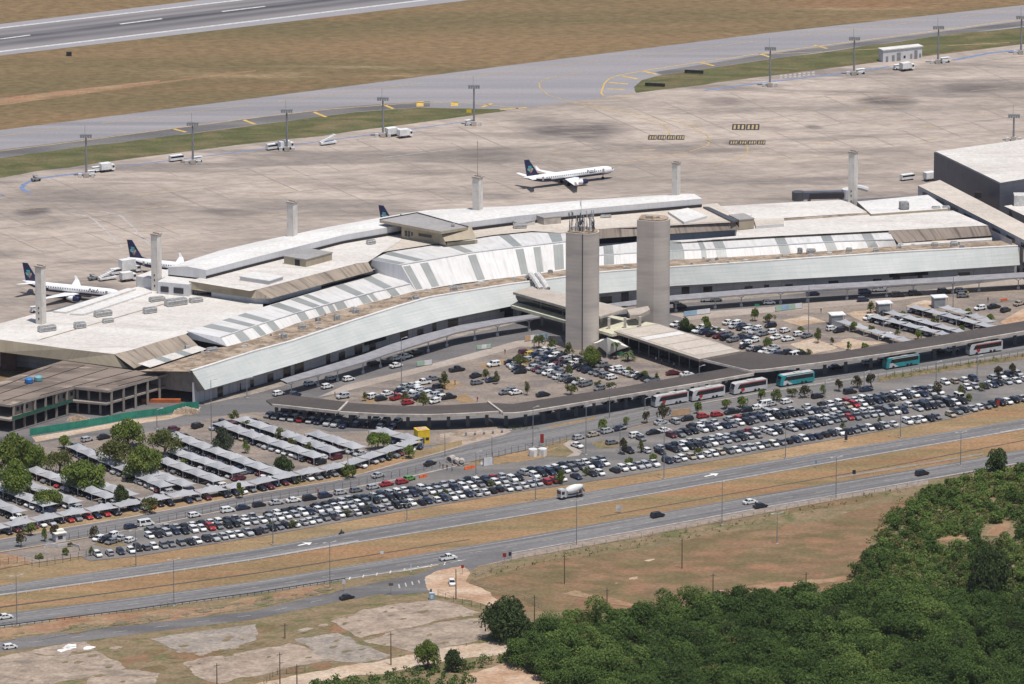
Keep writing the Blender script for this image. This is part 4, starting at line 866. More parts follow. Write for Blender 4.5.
for k_, (t0, t1) in enumerate(((0.02, .33), (.62, .98))): 
    s_ = 1; a, c = q[1].lerp(q[2], t0), q[1].lerp(q[2], t1); b.strip([Vector((a.x, a.y, zf)), Vector((c.x, c.y, zf))], [Vector((a.x, a.y, zr-.7)), Vector((c.x, c.y, zr-.7))])
part(b, 'upper_wall', 'ruin_concrete', cb)
for t in (.06, .13, .20, .68, .78, .90):
    p = q[1].lerp(q[2], t); dd = (q[2]-q[1]).normalized(); p2 = p+dd*1.1; o_ = Vector((.08, -.12, 0)); b = MB()
    b.face([Vector((p.x, p.y, 5.5))+o_, Vector((p2.x, p2.y, 5.5))+o_, Vector((p2.x, p2.y, 6.8))+o_, Vector((p.x, p.y, 6.8))+o_]); part(b, 'window', 'deep_shade', cb)
b = MB(); a, c = P(12, 419, zf+.5), P(73, 400.5, zf+.5); b.strip([a-Vector((0, 0, .5)), c-Vector((0, 0, .5))], [a+Vector((0, 0, .7)), c+Vector((0, 0, .7))]); part(b, 'balcony_netting', 'hoarding_green' if 'hoarding_green' in MATS else plain('netting_green', (.03, .10, .07), .9), cb)
b = MB(); p = P(158, 400, 1); b.box(p.x-5, p.x+7, p.y, p.y+1, 0, 1.2); part(b, 'orange_barrier', 'orange_mesh', cb)
for (x, y, m_, lab) in ((29, 383, 'tank_blue', 'blue water tank on the unfinished building roof'), (38.5, 381, 'tank_teal', 'pale teal water tank behind the blue one on the unfinished roof')):
    plain(m_, (.03, .16, .42) if 'blue' in m_ else (.16, .34, .38), .5)
    p = P(x, y, zr); b = MB(); prof = [(1.2, 0), (1.35, .3), (1.35, 1.3), (1.1, 1.55), (.5, 1.75), (.0, 1.8)]
    for (r0, z0), (r1, z1) in zip(prof, prof[1:]):
        for i in range(14):
            a0, a1 = i*2*math.pi/14, (i+1)*2*math.pi/14
            f4 = [(r0*math.cos(a0), r0*math.sin(a0), z0), (r0*math.cos(a1), r0*math.sin(a1), z0), (r1*math.cos(a1), r1*math.sin(a1), z1), (r1*math.cos(a0), r1*math.sin(a0), z1)]
            b.face(f4 if r1 else f4[:3])
    o = b.build('water_tank', m_); o.location = p; tag(o, lab, 'water tank')
# green hoarding
plain('hoarding_green', (.035, .24, .17), .6, var=.15)
hl = PL([(30, 436), (78, 428.5), (108, 423.5), (128, 419.5), (166, 414.5), (185, 409.5), (199, 409)], 0)
hr = tag(empty('site_hoarding', hl[3]), 'green corrugated hoarding fence along the front of the unfinished building', 'fence')
b = MB(); n = 120; q = resample(hl, n)
for i in range(n-1): 
    o_ = Vector((0, .12*(i % 2), 0)); b.face([q[i]+o_, q[i+1]+o_, q[i+1]+o_+Vector((0, 0, 2.3)), q[i]+o_+Vector((0, 0, 2.3))]); b.face([q[i+1]+o_+Vector((0, .1, 0)), q[i]+o_+Vector((0, .1, 0)), q[i]+o_+Vector((0, .1, 2.3)), q[i+1]+o_+Vector((0, .1, 2.3))])
part(b, 'sheet_panel', 'hoarding_green', hr)
for i in range(0, n, 8): m = MB(); m.box(q[i].x-.07, q[i].x+.07, q[i].y+.25, q[i].y+.4, 0, 2.4); part(m, 'post', 'wood', hr)
# ------------------------------------------------------------------ rooftop units
def hvac_mesh(mb, w, d, h):
    mb.box(-w/2, w/2, -d/2, d/2, .25, h); mb.box(-w/2+.15, -.05, -d/2+.2, d/2-.2, h, h+.25, 1); mb.box(.1, w/2-.15, -d/2+.2, d/2-.2, h, h+.18, 1)
    for x in (-w/2+.1, w/2-.3): mb.box(x, x+.2, -d/2, d/2, 0, .25, 1)
    mb.box(-w/2+.1, w/2-.1, -d/2-.02, -d/2, .5, h-.25, 1)
units = [  # px, py, z, w, d, h, where
 (47, 331, 12, 8, 3, 2.2, 'on the left roof in front of the leftmost pylon'), (103, 316, 12, 8, 3, 2.2, 'on the left roof midway to the entrance block'), (80, 328, 12, 5, 3, 2.4, 'beside the roof trench near the leftmost pylon'), (108, 322.5, 12, 5, 2, 1.6, 'along the roof trench on the left roof'),
 (150, 313, 12, 6, 2.6, 2.4, 'below the entrance block windows'), (157, 301, 12, 7, 3, 1.6, 'nearest the entrance block wall'), (176, 305, 12, 10, 4, 2.6, 'widest of the group by the entrance block'), (196, 302, 12, 6, 3, 1.6, 'at the foot of the white upper wall'),
 (187, 350.5, 10, 1.6, 1.6, 2.4, 'on the brown deck at its far left'), (212, 352, 10, 5, 2, 1.8, 'grey ducted set on the brown deck near its left end'), (284, 339, 10, 2.4, 2, 2.6, 'on the brown deck beneath the low vault'), (302, 329, 10, 3.4, 2, 2, 'on the deck by the low vault middle'), (318, 322, 10, 1.8, 2, 1.8, 'dark stack on the deck'), (337, 321, 10, 2.6, 1.8, 3.0, 'tall stack on the brown deck'), (356, 314, 10, 2.6, 2, 2.4, 'near the right part of the low vault'),
 (416, 300, 10, 2.4, 2, 2, 'on the deck below the corner of the big vault'), (454, 291, 10, 3.2, 2.2, 2.2, 'white set on the deck before the big vault'), (461, 289.5, 10, 2, 1.6, 1.6, 'smaller one right of the white set'),
 (800, 254, 10, 2, 1.8, 2.6, 'thin dark stack on the deck right of the towers'), (811, 253.5, 10, 4, 2, 2, 'wide set on the deck right of the towers'), (849, 252.5, 10, 2.6, 1.6, 2, 'on the deck below the last skylight'), (876, 252, 10, 2.4, 1.6, 1.6, 'by the end of the right vault'), (899, 249, 10, 2, 1.6, 1.8, 'just past the end of the right vault'), (935, 246.5, 10, 3, 2, 1.6, 'on the deck below the stained slope'), (954, 247, 10, 3, 2.4, 2.4, 'reddish cluster near the right end of the deck'),
 (904, 209, 14, 4, 4, 3.2, 'dark conical plant on the raised right roof'), (936, 211, 13, 4, 2, 2, 'by the link corridor, left of two'), (946, 210.5, 13, 3.4, 2, 2, 'by the link corridor, right of two'),
 (371, 244, 16.5, 4, 2.4, 1.8, 'on the upper roof beside the pavilion'), (453, 226.5, 21.5, 1.6, 1.4, 1.4, 'blue grey, on the pavilion roof'), (520, 228, 16.4, 6, 3, 2, 'white set on the roof left of the antenna tower'), (606, 217.5, 16.4, 5, 1.6, 1, 'low unit near the hall behind the two towers'),
 (728, 265, 10, 1.2, 1.2, 1.6, 'small dark stack on the deck right of the bare tower'), (712, 265.5, 10, 4, 1, .6, 'low pipes on the deck right of the bare tower'), (497, 222, 16.4, 8, 1.5, 1, 'long grey duct beside the pavilion')]
for (x, y, z, w, d, h, lab) in units:
    b = MB(); hvac_mesh(b, w*.72, d*.7, h*.72); o = b.build('rooftop_unit', ['hvac_dark' if 'dark' in lab else 'hvac_metal', 'hvac_dark']); o.location = P(x, y, z); o.rotation_euler.z = AX*(1 if x < 450 else .4)
    tag(o, 'metal rooftop unit '+lab, 'rooftop unit', 'plant on the terminal roofs')
def penthouse(front, side, z1, z0, label, wall='beige_concrete', roof='grey_deck', doors=()):
    p0, p1, p2 = P(*front[0], z1), P(*front[1], z1), P(*side, z1)
    r = tag(empty('roof_penthouse', Vector((p1.x, p1.y, z0))), label, 'penthouse')
    b = MB(); b.prism([p0, p1, p2, p0+p2-p1], z1, z0, 0); part(b, 'wall', wall, r)
    b = MB(); c = (p0+p2)/2; b.prism([c+(p-c)*1.04 for p in (p0, p1, p2, p0+p2-p1)], z1+.3, z1+.01, 0); part(b, 'roof', roof, r)
    for t0, t1 in doors:
        b = MB(); a, c = p0.lerp(p1, t0), p0.lerp(p1, t1); n_ = Vector((p1.y-p0.y, p0.x-p1.x, 0)).normalized()*.1
        b.face([Vector((a.x, a.y, z0))+n_, Vector((c.x, c.y, z0))+n_, Vector((c.x, c.y, z0+2.1))+n_, Vector((a.x, a.y, z0+2.1))+n_]); part(b, 'door', 'deep_shade', r)
penthouse([(284, 256.5), (306, 260)], (332, 253), 18.9, 16.5, 'beige rooftop hut with a dark door on the upper roof by the curved hall', doors=((.5, .72),))
penthouse([(536, 216), (544, 218.5)], (561, 217), 18.6, 16.4, 'grey rooftop hut behind the antenna tower', wall='concrete')
penthouse([(240, 277), (269, 281.5)], (283, 277), 17.6, 16.5, 'low white rooftop box at the left end of the upper roof', wall='white_wall', roof='bright_roof')
penthouse([(729, 215.5), (739, 220.5)], (754, 219), 16.6, 13.4, 'beige rooftop hut at the right end of the dark stained slope', doors=((.2, .5),))
penthouse([(513, 222), (520, 224)], (535, 221), 17.6, 16.4, 'small grey plant enclosure on the roof left of the antenna tower', wall='hvac_metal')
GZ = .2
# ------------------------------------------------------------------ airliners
k = NT('airliner_white', .35, .5); k.out(k.mix(k.rng(k.noise(3), .3, .7), (.76, .76, .76), (.80, .80, .80)))
plain('navy_paint', (.012, .018, .075), .35, .5); plain('engine_metal', (.45, .45, .47), .35, .5, .6); plain('tyre', (.02, .02, .02), .9)
for nm_, c_ in (('patch_teal', (.08, .42, .45)), ('patch_yellow', (.62, .50, .06)), ('patch_green', (.10, .35, .10)), ('patch_blue', (.12, .30, .60)), ('patch_pink', (.50, .18, .22)), ('board_mint', (.36, .50, .40)), ('board_sky', (.30, .45, .58)), ('patch_aqua', (.30, .62, .62))): plain(nm_, c_, .5)
def lathe_x(mb, prof, n=18, m=lambda x, z: 0, zc=0.0):
    rings = [[(x, r*math.sin(2*math.pi*i/n), c+r*math.cos(2*math.pi*i/n)) for i in range(n)] for x, r, c in prof]
    for A, B in zip(rings, rings[1:]):
        for i in range(n):
            q = [A[i], B[i], B[(i+1) % n], A[(i+1) % n]]; cx = sum(p[0] for p in q)/4; cz = sum(p[2] for p in q)/4
            mb.face(q, m(cx, cz))
def wing(mb, root, tip, rc, tc, th, m=0):  # root/tip leading edge points, chords along -x
    def sec(le, c, t): return [(le[0], le[1], le[2]), (le[0]-c*.3, le[1], le[2]+t), (le[0]-c, le[1], le[2]), (le[0]-c*.35, le[1], le[2]-t*.6)]
    A, B = sec(root, rc, th), sec(tip, tc, th*.45)
    for i in range(4): mb.face([A[i], A[(i+1) % 4], B[(i+1) % 4], B[i]], m)
    mb.face(A, m); mb.face(B[::-1], m)
def text_mesh(s, size, name):
    cu = bpy.data.curves.new(name, 'FONT'); cu.body = s; cu.size = size; cu.extrude = .01; cu.offset = .03*size/1.5
    o = bpy.data.objects.new(name, cu); COL.objects.link(o)
    dg = bpy.context.evaluated_depsgraph_get(); me = bpy.data.meshes.new_from_object(o.evaluated_get(dg)); bpy.data.objects.remove(o); return me
AZ = text_mesh('Azul', 1.75, 'airline_lettering')
def airliner():
    r = empty('airliner', (0, 0, 0))
    prof = [(18.1, .02, 2.85), (17.9, .35, 2.87), (17.3, .75, 2.95), (16.4, 1.12, 3.05), (15.2, 1.38, 3.15), (13.6, 1.5, 3.2), (-8, 1.5, 3.2), (-11, 1.4, 3.32), (-14, 1.05, 3.65), (-16.5, .6, 4.05), (-18, .25, 4.3), (-18.2, .02, 4.32)]
    b = MB(); lathe_x(b, prof, 20, lambda x, z: 1 if z < 2.8+max(0, -(x+6))*.10-max(0, x-8)*.06 else 0); fu = b.build('fuselage', ['airliner_white', 'navy_paint'], r, smooth=True, weld=True)
    for s in (-1, 1):
        b = MB(); wing(b, (3.2, s*1.2, 2.2), (-4.0, s*13.4, 2.75), 5.6, 1.5, .28); wing(b, (-4.1, s*13.4, 2.75), (-5.3, s*13.9, 4.1), 1.4, .6, .1); b.build('wing', 'airliner_white', r)
        b = MB(); wing(b, (-13.6, s*.7, 4.0), (-16.6, s*6.0, 4.65), 3.0, 1.3, .14); b.build('tailplane', 'airliner_white', r)
        b = MB(); e = [(3.6, .62, 1.35), (3.7, .80, 1.35), (3.1, .92, 1.35), (1.6, .92, 1.38), (.0, .68, 1.42), (-.9, .45, 1.45)]
        lathe_x(b, [(x+.9, q, c) for x, q, c in e], 14, lambda x, z: 1 if x > 3.2 else 0); b.v = [(x, y+s*4.6, z) for x, y, z in b.v]
        b.face([(4.35, s*4.6+.62*math.cos(t*.628), 1.35+.62*math.sin(t*.628)) for t in range(10)], 2)
        b.box(-.2, 2.9, s*4.6-.12, s*4.6+.12, 2.1, 2.55, 0); b.build('engine', ['airliner_white', 'navy_paint', 'deep_shade'], r)
        b = MB()
        for i in range(26): x = 11.8-i*.86; b.box(x-.16, x+.16, s*1.43, s*1.49, 3.42, 3.82)
        b.build('cabin_windows', 'window_dark', r)
        b = MB(); b.box(12.5, 13.3, s*1.455, s*1.505, 2.5, 4.2); b.box(-11.6, -10.9, s*1.34, s*1.40, 2.7, 4.1); b.build('door', 'engine_metal', r)
        me = AZ; o = bpy.data.objects.new('airline_lettering', me); COL.objects.link(o); o.parent = r
        if 'navy_paint' not in [m.name for m in me.materials if m]: me.materials.append(MATS['navy_paint'])
        o.location = (6.2 if s < 0 else 11.0, s*1.53, 3.35); o.rotation_euler = (math.pi/2-R(22), 0, 0 if s < 0 else math.pi); o.scale = (1.15, 1, 1)
    b = MB()
    A = [(-12.2, 4.6), (-16.2, 10.5), (-18.0, 10.5), (-16.9, 4.4)]
    for s in (-.16, .16): b.face([(x, s, z) for x, z in (A if s < 0 else A[::-1])])
    for (x0, z0), (x1, z1) in zip(A, A[1:]+A[:1]): b.face([(x0, -.16, z0), (x1, -.16, z1), (x1, .16, z1), (x0, .16, z0)])
    wing(b, (-9.4, 0, 4.55), (-12.6, 0, 5.2), .1, .1, .05); b.face([(-9.4, 0, 4.5), (-12.6, -.12, 5.3), (-13.5, 0, 4.3)]); fin = b.build('tail_fin', 'navy_paint', r)
    rr = random.Random(5); pm = ['patch_teal', 'patch_aqua', 'patch_yellow', 'patch_green', 'patch_blue', 'patch_pink']
    for s in (-.175, .175):               # mosaic emblem of coloured tiles
        b = MB()
        for i in range(5):
            for j in range(6):
                x, z = -14.3-i*.44-j*.10, 5.6+j*.45
                if (i-2)**2/5.0+(j-2.6)**2/7.5 > 1.05: continue
                m = 0 if j > 3 else rr.randint(0, 5)
                if j < 1: m = 5
                b.face([(x, s, z), (x-.40, s, z), (x-.46, s, z+.40), (x-.06, s, z+.40)], m)
        b.build('tail_emblem', pm, fin)
    b = MB(); b.box(16.35, 17.15, -.85, .85, 3.42, 3.78, taper=.8); b.build('cockpit_window', 'window_dark', r)
    for x, y, n in ((13.6, 0, 1), (-1.6, -2.6, 2), (-1.6, 2.6, 2)):
        b = MB(); b.tube([(x, y, .4), (x, y, 2.2)], .12); 
        for q in (-.22, .22): b.tube([(x, y+q-.14, .46), (x, y+q+.14, .46)], .46, 12)
        b.build('landing_gear', 'tyre', r)
    return r
a0 = airliner(); note(a0)
def place_plane(o, fx, fy, head, label):
    p = P(fx, fy, 10.5); o.rotation_euler.z = head; v = Matrix.Rotation(head, 3, 'Z') @ Vector((-17.1, 0, 0)); o.location = (p.x-v.x, p.y-v.y, .05)
    tag(o, label, 'airliner', 'airliners on the apron')
d_ = P(614, 179)-P(534, 189.5)
place_plane(a0, 526.5, 160, math.atan2(d_.y, d_.x), 'white and navy jet airliner taxiing on the open apron behind the terminal')
a1_ = dup(a0); place_plane(a1_, 25, 263, R(-22), 'white jet airliner parked behind the leftmost pylon with its nose hidden by the roof')
a2_ = dup(a0); place_plane(a2_, 129.5, 240, R(-24), 'gate airliner with only its blue tail and rear fuselage showing by a pylon')
a3_ = dup(a0); place_plane(a3_, 381, 205.5, R(-24), 'airliner hidden behind the curved hall, just the tip of its blue tail showing')
# ------------------------------------------------------------------ vehicles
def paint_mats():
    k = NT('car_paint', .28, .5); oi = k.n('ShaderNodeObjectInfo'); k.b.inputs['Coat Weight'].default_value = .4; k.out(oi.outputs['Color'])
    k = NT('car_paint_mass', .28, .5); at = k.n('ShaderNodeAttribute'); at.attribute_name = 'paint'; k.b.inputs['Coat Weight'].default_value = .4; k.out(at.outputs['Color'])
paint_mats()
plain('car_glass', (.012, .014, .018), .08, .6); plain('tail_light', (.35, .015, .01), .3); plain('head_light', (.6, .6, .58), .2, .6)
def car_shape(kind):
    b = MB()
    Lh, Wd, zt, hood = {'hatchback': (2.0, .86, 1.48, .95), 'sedan': (2.25, .87, 1.46, .95), 'suv': (2.15, .91, 1.68, 1.08), 'pickup': (2.6, .92, 1.75, 1.1), 'van': (2.5, .95, 2.0, 1.1)}[kind]
    cab = {'hatchback': (-1.95, -1.65, .35, 1.15), 'sedan': (-1.55, -.95, .35, 1.15), 'suv': (-2.1, -1.9, .45, 1.15), 'pickup': (-.75, -.55, .55, 1.25), 'van': (-2.45, -2.4, 1.1, 1.75)}[kind]
    prof = [(-Lh, .32), (-Lh-.03, hood*.72), (-Lh+.08, hood*.98), (cab[0], hood), (cab[3], hood), (Lh-.35, hood*.86), (Lh-.02, hood*.66), (Lh, .32)]
    def sec(y, ins): return [(x, y*(1-ins*max(0, (z-.5))), z) for x, z in prof]
    A, B = sec(-Wd, .08), sec(Wd, .08); n = len(prof)
    b.face(A, 0); b.face(B[::-1], 0)
    for i in range(n-1): b.face([B[i], B[i+1], A[i+1], A[i]][::-1], 0)
    y0, y1 = Wd*.93, Wd*.72
    bt = [(cab[0], -y0, hood-.01), (cab[3], -y0, hood-.01), (cab[3], y0, hood-.01), (cab[0], y0, hood-.01)]; tp = [(cab[1], -y1, zt), (cab[2], -y1, zt), (cab[2], y1, zt), (cab[1], y1, zt)]
    for i in range(4):
        j = (i+1) % 4; b.face([bt[i], bt[j], tp[j], tp[i]], 1)
    def lerp(p, q, t): return tuple(a+(c-a)*t for a, c in zip(p, q))
    e = 1.015
    for s, (i, j) in ((0, (0, 1)), (1, (2, 3))):       # body pillars on the window sides
        for t in ((0, .08), (.46, .53), (.93, 1)):
            q = [lerp(bt[i], bt[j], t[0]), lerp(bt[i], bt[j], t[1]), lerp(tp[i], tp[j], t[1]), lerp(tp[i], tp[j], t[0])]
            b.face([(x, y*e, z) for x, y, z in q], 0)
    b.face([(cab[1]-.05, -y1-.05, zt+.01), (cab[2]+.12, -y1-.05, zt+.01), (cab[2]+.12, y1+.05, zt+.01), (cab[1]-.05, y1+.05, zt+.01)], 0)
    b.face([(cab[1]-.05, -y1-.05, zt+.01), (cab[2]+.12, -y1-.05, zt+.01), (cab[2]+.16, -y1-.1, zt-.12), (cab[1]-.1, -y1-.1, zt-.12)], 0)
    b.face([(cab[1]-.05, y1+.05, zt+.01), (cab[2]+.12, y1+.05, zt+.01), (cab[2]+.16, y1+.1, zt-.12), (cab[1]-.1, y1+.1, zt-.12)], 0)
    if kind == 'pickup': b.box(-2.5, -.85, -.8, .8, hood, hood+.015, 1)
    b.box(-Lh, Lh, -Wd*.97, Wd*.97, .2, .34, 2)
    for x in (-Lh*.62, Lh*.62):
        for y in (-Wd+.06, Wd-.06): b.tube([(x, y-.11, .31), (x, y+.11, .31)], .31, 10, 2)
    for y in (-Wd*.72, Wd*.72):
        b.box(-Lh-.05, -Lh+.02, y-.16, y+.16, hood*.68, hood*.85, 3); b.box(Lh-.2, Lh+.01, y-.18, y+.18, hood*.6, hood*.72, 4)
    return b
KINDS = ('hatchback', 'sedan', 'suv', 'pickup', 'van'); CARM = ['car_paint', 'car_glass', 'tyre', 'tail_light', 'head_light']
SHAPES = {k_: car_shape(k_) for k_ in KINDS}
CMESH = {}
for k_ in KINDS:
    o = SHAPES[k_].build('parked_car', CARM); CMESH[k_] = o.data; o.data.name = k_; bpy.data.objects.remove(o)
COLS = {'white': (.74, .74, .72), 'silver': (.42, .43, .44), 'grey': (.17, .175, .185), 'black': (.012, .012, .014), 'navy': (.02, .03, .065), 'red': (.38, .02, .02), 'maroon': (.11, .014, .02), 'beige': (.42, .36, .27), 'yellow': (.62, .43, .03), 'green': (.12, .30, .06)}
def pick(): return rnd.choices(['white', 'silver', 'grey', 'black', 'navy', 'red', 'maroon', 'beige'], [25, 19, 16, 28, 8, 2.2, 1.5, 1.3])[0]
def pickk(): return rnd.choices(KINDS, [44, 30, 17, 7, 1.2])[0]
CARS = []   # (row, px sort key, pos, heading, kind, colour)
def carrow(name, line, pitch=2.75, fill=.93, along=False, off=2.0, flip=None, jit=.25, kinds=None):
    W_ = PL([(x, y+off) for x, y in line], GZ); tot = sum((b-a).length for a, b in zip(W_, W_[1:])); n = max(2, int(tot/pitch)+1)
    Q = resample(W_, n)
    for i in range(n):
        if rnd.random() > fill: continue
        d = (Q[min(i+1, n-1)]-Q[max(i-1, 0)]).normalized(); h = math.atan2(d.y, d.x)
        if not along: h += math.pi/2*(-1 if (rnd.random() < .72 if flip is None else flip) else 1)
        elif flip: h += math.pi
        p = Q[i]+Vector((rnd.uniform(-jit, jit), rnd.uniform(-jit, jit)*1.6, 0))
        cl_ = pick()
        if name == 'shade' and rnd.random() < .6: cl_ = rnd.choice(['black', 'grey', 'navy', 'black', 'silver', 'maroon'])  # darker paints favoured here, standing in for shade under the canopies
        CARS.append((name, p, h+rnd.uniform(-.05, .05), pickk() if kinds is None else kinds, cl_))
def car(name, px, py, head, kind=None, col=None, off=2.0): CARS.append((name, P(px, py+off, GZ), head, kind or pickk(), col or pick()))
V1 = [(137, 548), (193, 541), (256, 531), (343, 514), (431, 500), (512, 487), (572, 477), (620, 469), (667, 460.5), (768, 444), (818, 435.5), (904, 422), (950, 414)]
carrow('front row beside the highway verge', V1, 2.7, .95)
carrow('short front row at the lot tip', [(98, 554), (132, 550)], 2.8, 1)
carrow('front row at the right end of the verge', [(957, 411), (993, 404), (1050, 393)], 2.8, .95)
carrow('near half of the left double row', [(150, 535), (256, 521), (400, 496), (512, 479), (604, 463)], 2.7, .95, flip=True)
carrow('far half of the left double row', [(149, 530), (256, 516), (400, 490.5), (512, 474), (600, 458.5)], 2.7, .95, flip=False)
carrow('kerbside line along the access road', [(130, 526), (207, 513), (263, 504), (300, 499), (365, 488.5), (402, 481)], 5.2, .9, along=True)
carrow('cluster on the left tip island', [(98, 538), (112, 541.5)], 2.7, 1); carrow('cluster on the left tip island', [(112, 536), (130, 539.5)], 2.7, 1)
carrow('near half of the right double row', [(652, 453), (768, 433), (843, 418), (903, 410), (963, 401)], 2.7, .94, flip=True)
carrow('far half of the right double row', [(660, 447.5), (768, 428), (843, 413), (903, 405), (958, 396)], 2.7, .94, flip=False)
carrow('near half of the upper double row', [(672, 435), (768, 417.5), (843, 406), (938, 391)], 2.75, .92, flip=True)
carrow('far half of the upper double row', [(692, 426), (768, 412), (843, 401), (930, 387.5)], 2.75, .9, flip=False)
carrow('line beside the bus road', [(757, 407), (790, 400), (835, 393), (866, 389)], 5.4, .9, along=True)
carrow('line beside the bus road', [(579, 437), (620, 428)], 5.4, 1, along=True)
for q in ([(945, 382), (974, 378.5)], [(958, 388), (994, 384.5)], [(984, 378), (1050, 368)], [(990, 384), (1050, 375)]): carrow('rows at the far right end', q, 2.9, .95)
for x, y in ((636, 435), (641, 438), (653, 432), (664.5, 430), (661, 422), (674.5, 421), (687, 418.5), (717, 414), (732, 411.5), (746, 409.5), (682, 431), (612, 442), (628, 450), (646, 450), (705, 423)): car('loose cars in the middle', x, y, AX*rnd.choice([1, 1, -2])+rnd.choice([0, math.pi]))
car('loose cars in the middle', 703, 415.5, AX, 'hatchback', 'red'); car('loose cars in the middle', 764, 404.5, AX+math.pi, 'van', 'white'); car('loose cars in the middle', 577, 445, R(-50), 'sedan', 'white')
# shaded lot on the left: canopies with cars beneath
CAN = [('a', [(218, 420), (256, 434), (333, 459)]), ('b', [(238, 416), (290, 433), (346, 453)]), ('d', [(170, 431), (215, 448), (256, 463), (286, 473)]), ('e', [(172, 448), (252, 474.5)]), ('f', [(160, 456.5), (232, 483)]), ('g', [(146, 468), (198, 486)]),
       ('h', [(73, 443), (125, 466), (176, 488)]), ('i', [(95, 480), (140, 496)]), ('j', [(30, 466), (75, 482), (120, 498)]), ('k', [(25, 481), (86, 504)]), ('l', [(-16, 479), (63, 508)]), ('m', [(-20, 494), (28, 513)]),
       ('c', [(311, 430), (345, 441)]), ('c2', [(330, 436), (366, 448)])]
CAN2 = [[(-20, 528), (60, 512), (115, 503.5)], [(115, 503.5), (160, 495), (225, 485.5)], [(226, 485), (256, 480), (288, 472.5), (341, 463.5), (416, 438)], [(374, 427), (418, 438)]]
CANB = [[(840, 318), (913, 340)], [(872, 313), (954, 334)], [(888, 309), (971, 332)], [(911, 303.5), (995, 325)], [(943, 304), (967, 311)], [(971, 312), (992, 320)]]
k = NT('shade_cloth', .7, .2); k.out(k.mix(k.rng(k.noise(9), .3, .7), (.31, .315, .335), (.385, .39, .405)))
def shade(line, label, group, width=5.6, bay=7.2, zc_=2.9, apex=1.55):
    W_ = PL(line, zc_); tot = sum((b-a).length for a, b in zip(W_, W_[1:])); nb = max(2, round(tot/bay)); Q = resample(W_, nb+1); bay = tot/nb
    r = tag(empty('shade_canopy', Vector((Q[nb//2].x, Q[nb//2].y, 0))), label, 'shade canopy', group)
    G = 6
    for i in range(nb):
        a, c = Q[i], Q[i+1]; d = (c-a).normalized(); n_ = Vector((-d.y, d.x, 0)); b = MB(); g = []
        for u in range(G+1):
            row = []
            for v in range(G+1):
                uu, vv = u/G*2-1, v/G*2-1; z = zc_-.75+apex*(1-max(abs(uu), abs(vv)))**1.25 + .15*abs(uu)*abs(vv)
                sag = .10*(1-uu*uu)*(abs(vv)**6); p = a+(c-a)*(.5+uu*.5*.985*(1-.10*(1-vv*vv)*abs(uu)))+n_*(vv*width/2*(1-.28*(1-uu*uu)*abs(vv))); row.append(Vector((p.x, p.y, z-sag)))
            g.append(row)
        for u in range(G):
            for v in range(G): b.face([g[u][v], g[u+1][v], g[u+1][v+1], g[u][v+1]])
        part(b, 'membrane', 'shade_cloth', r)
    for i in range(nb+1):
        a = Q[i]; d = (Q[min(i+1, nb)]-Q[max(i-1, 0)]).normalized(); n_ = Vector((-d.y, d.x, 0)); b = MB()
        for s in (-1,): q = a+n_*s*width*.47; b.tube([(q.x, q.y, 0), (q.x, q.y, zc_-.4)], .09, 6)
        part(b, 'post', 'light_steel', r)
    return Q
g_ = 'grey tensile shade canopies over the left car park'
names = ['upper right row of the left car park, second from the terminal road', 'uppermost row of the left car park, ending near the yellow kiosk', 'long row starting behind the red car on the terminal road', 'row just below the long one behind the red car', 'row below and left of the umbrella shaped tree', 'row running out from under the biggest rounded tree',
         'long row threading between the big trees', 'short row below the middle big trees', 'row in front of the large leftmost trees', 'row passing the flat topped tree', 'row at the left frame edge below the flat topped tree', 'lowest short row in the left corner', 'short paired canopy near the long dark canopy, upper one', 'short paired canopy near the long dark canopy, lower one']
CAN = [(a_, l_[:-1]+[(l_[-1][0]-(l_[-1][0]-l_[-2][0])*.16, l_[-1][1]-(l_[-1][1]-l_[-2][1])*.16)]) for a_, l_ in CAN]
for (k_, line), nm_ in zip(CAN, names):
    shade(line, 'grey shade canopy, '+nm_, g_)
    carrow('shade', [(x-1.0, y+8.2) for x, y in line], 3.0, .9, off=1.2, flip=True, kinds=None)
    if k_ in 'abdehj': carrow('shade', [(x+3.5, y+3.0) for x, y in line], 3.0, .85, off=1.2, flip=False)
for line, nm_ in zip(CAN2, ('left stretch of the row along the access road', 'middle stretch of the row along the access road', 'right stretch of the row along the access road, bending up', 'short return at the right tip meeting the kiosk')):
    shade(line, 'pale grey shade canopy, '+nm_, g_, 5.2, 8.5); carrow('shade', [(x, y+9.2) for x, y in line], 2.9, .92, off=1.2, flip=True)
for line, nm_ in zip(CANB, ('leftmost row beside the open bays', 'second row from the left', 'third row from the left', 'fourth row from the left', 'short fifth row behind a grey booth', 'shortest row at the far right')):
    shade(line, 'pale shade canopy in the right terminal car park, '+nm_, 'shade canopies in the right terminal car park', 4.6, 7.5, 2.9, .35); 
for line in CANB[1:4]: carrow('shade', [(x-4, y+5) for x, y in line], 3.0, .8, off=1.2, flip=True)
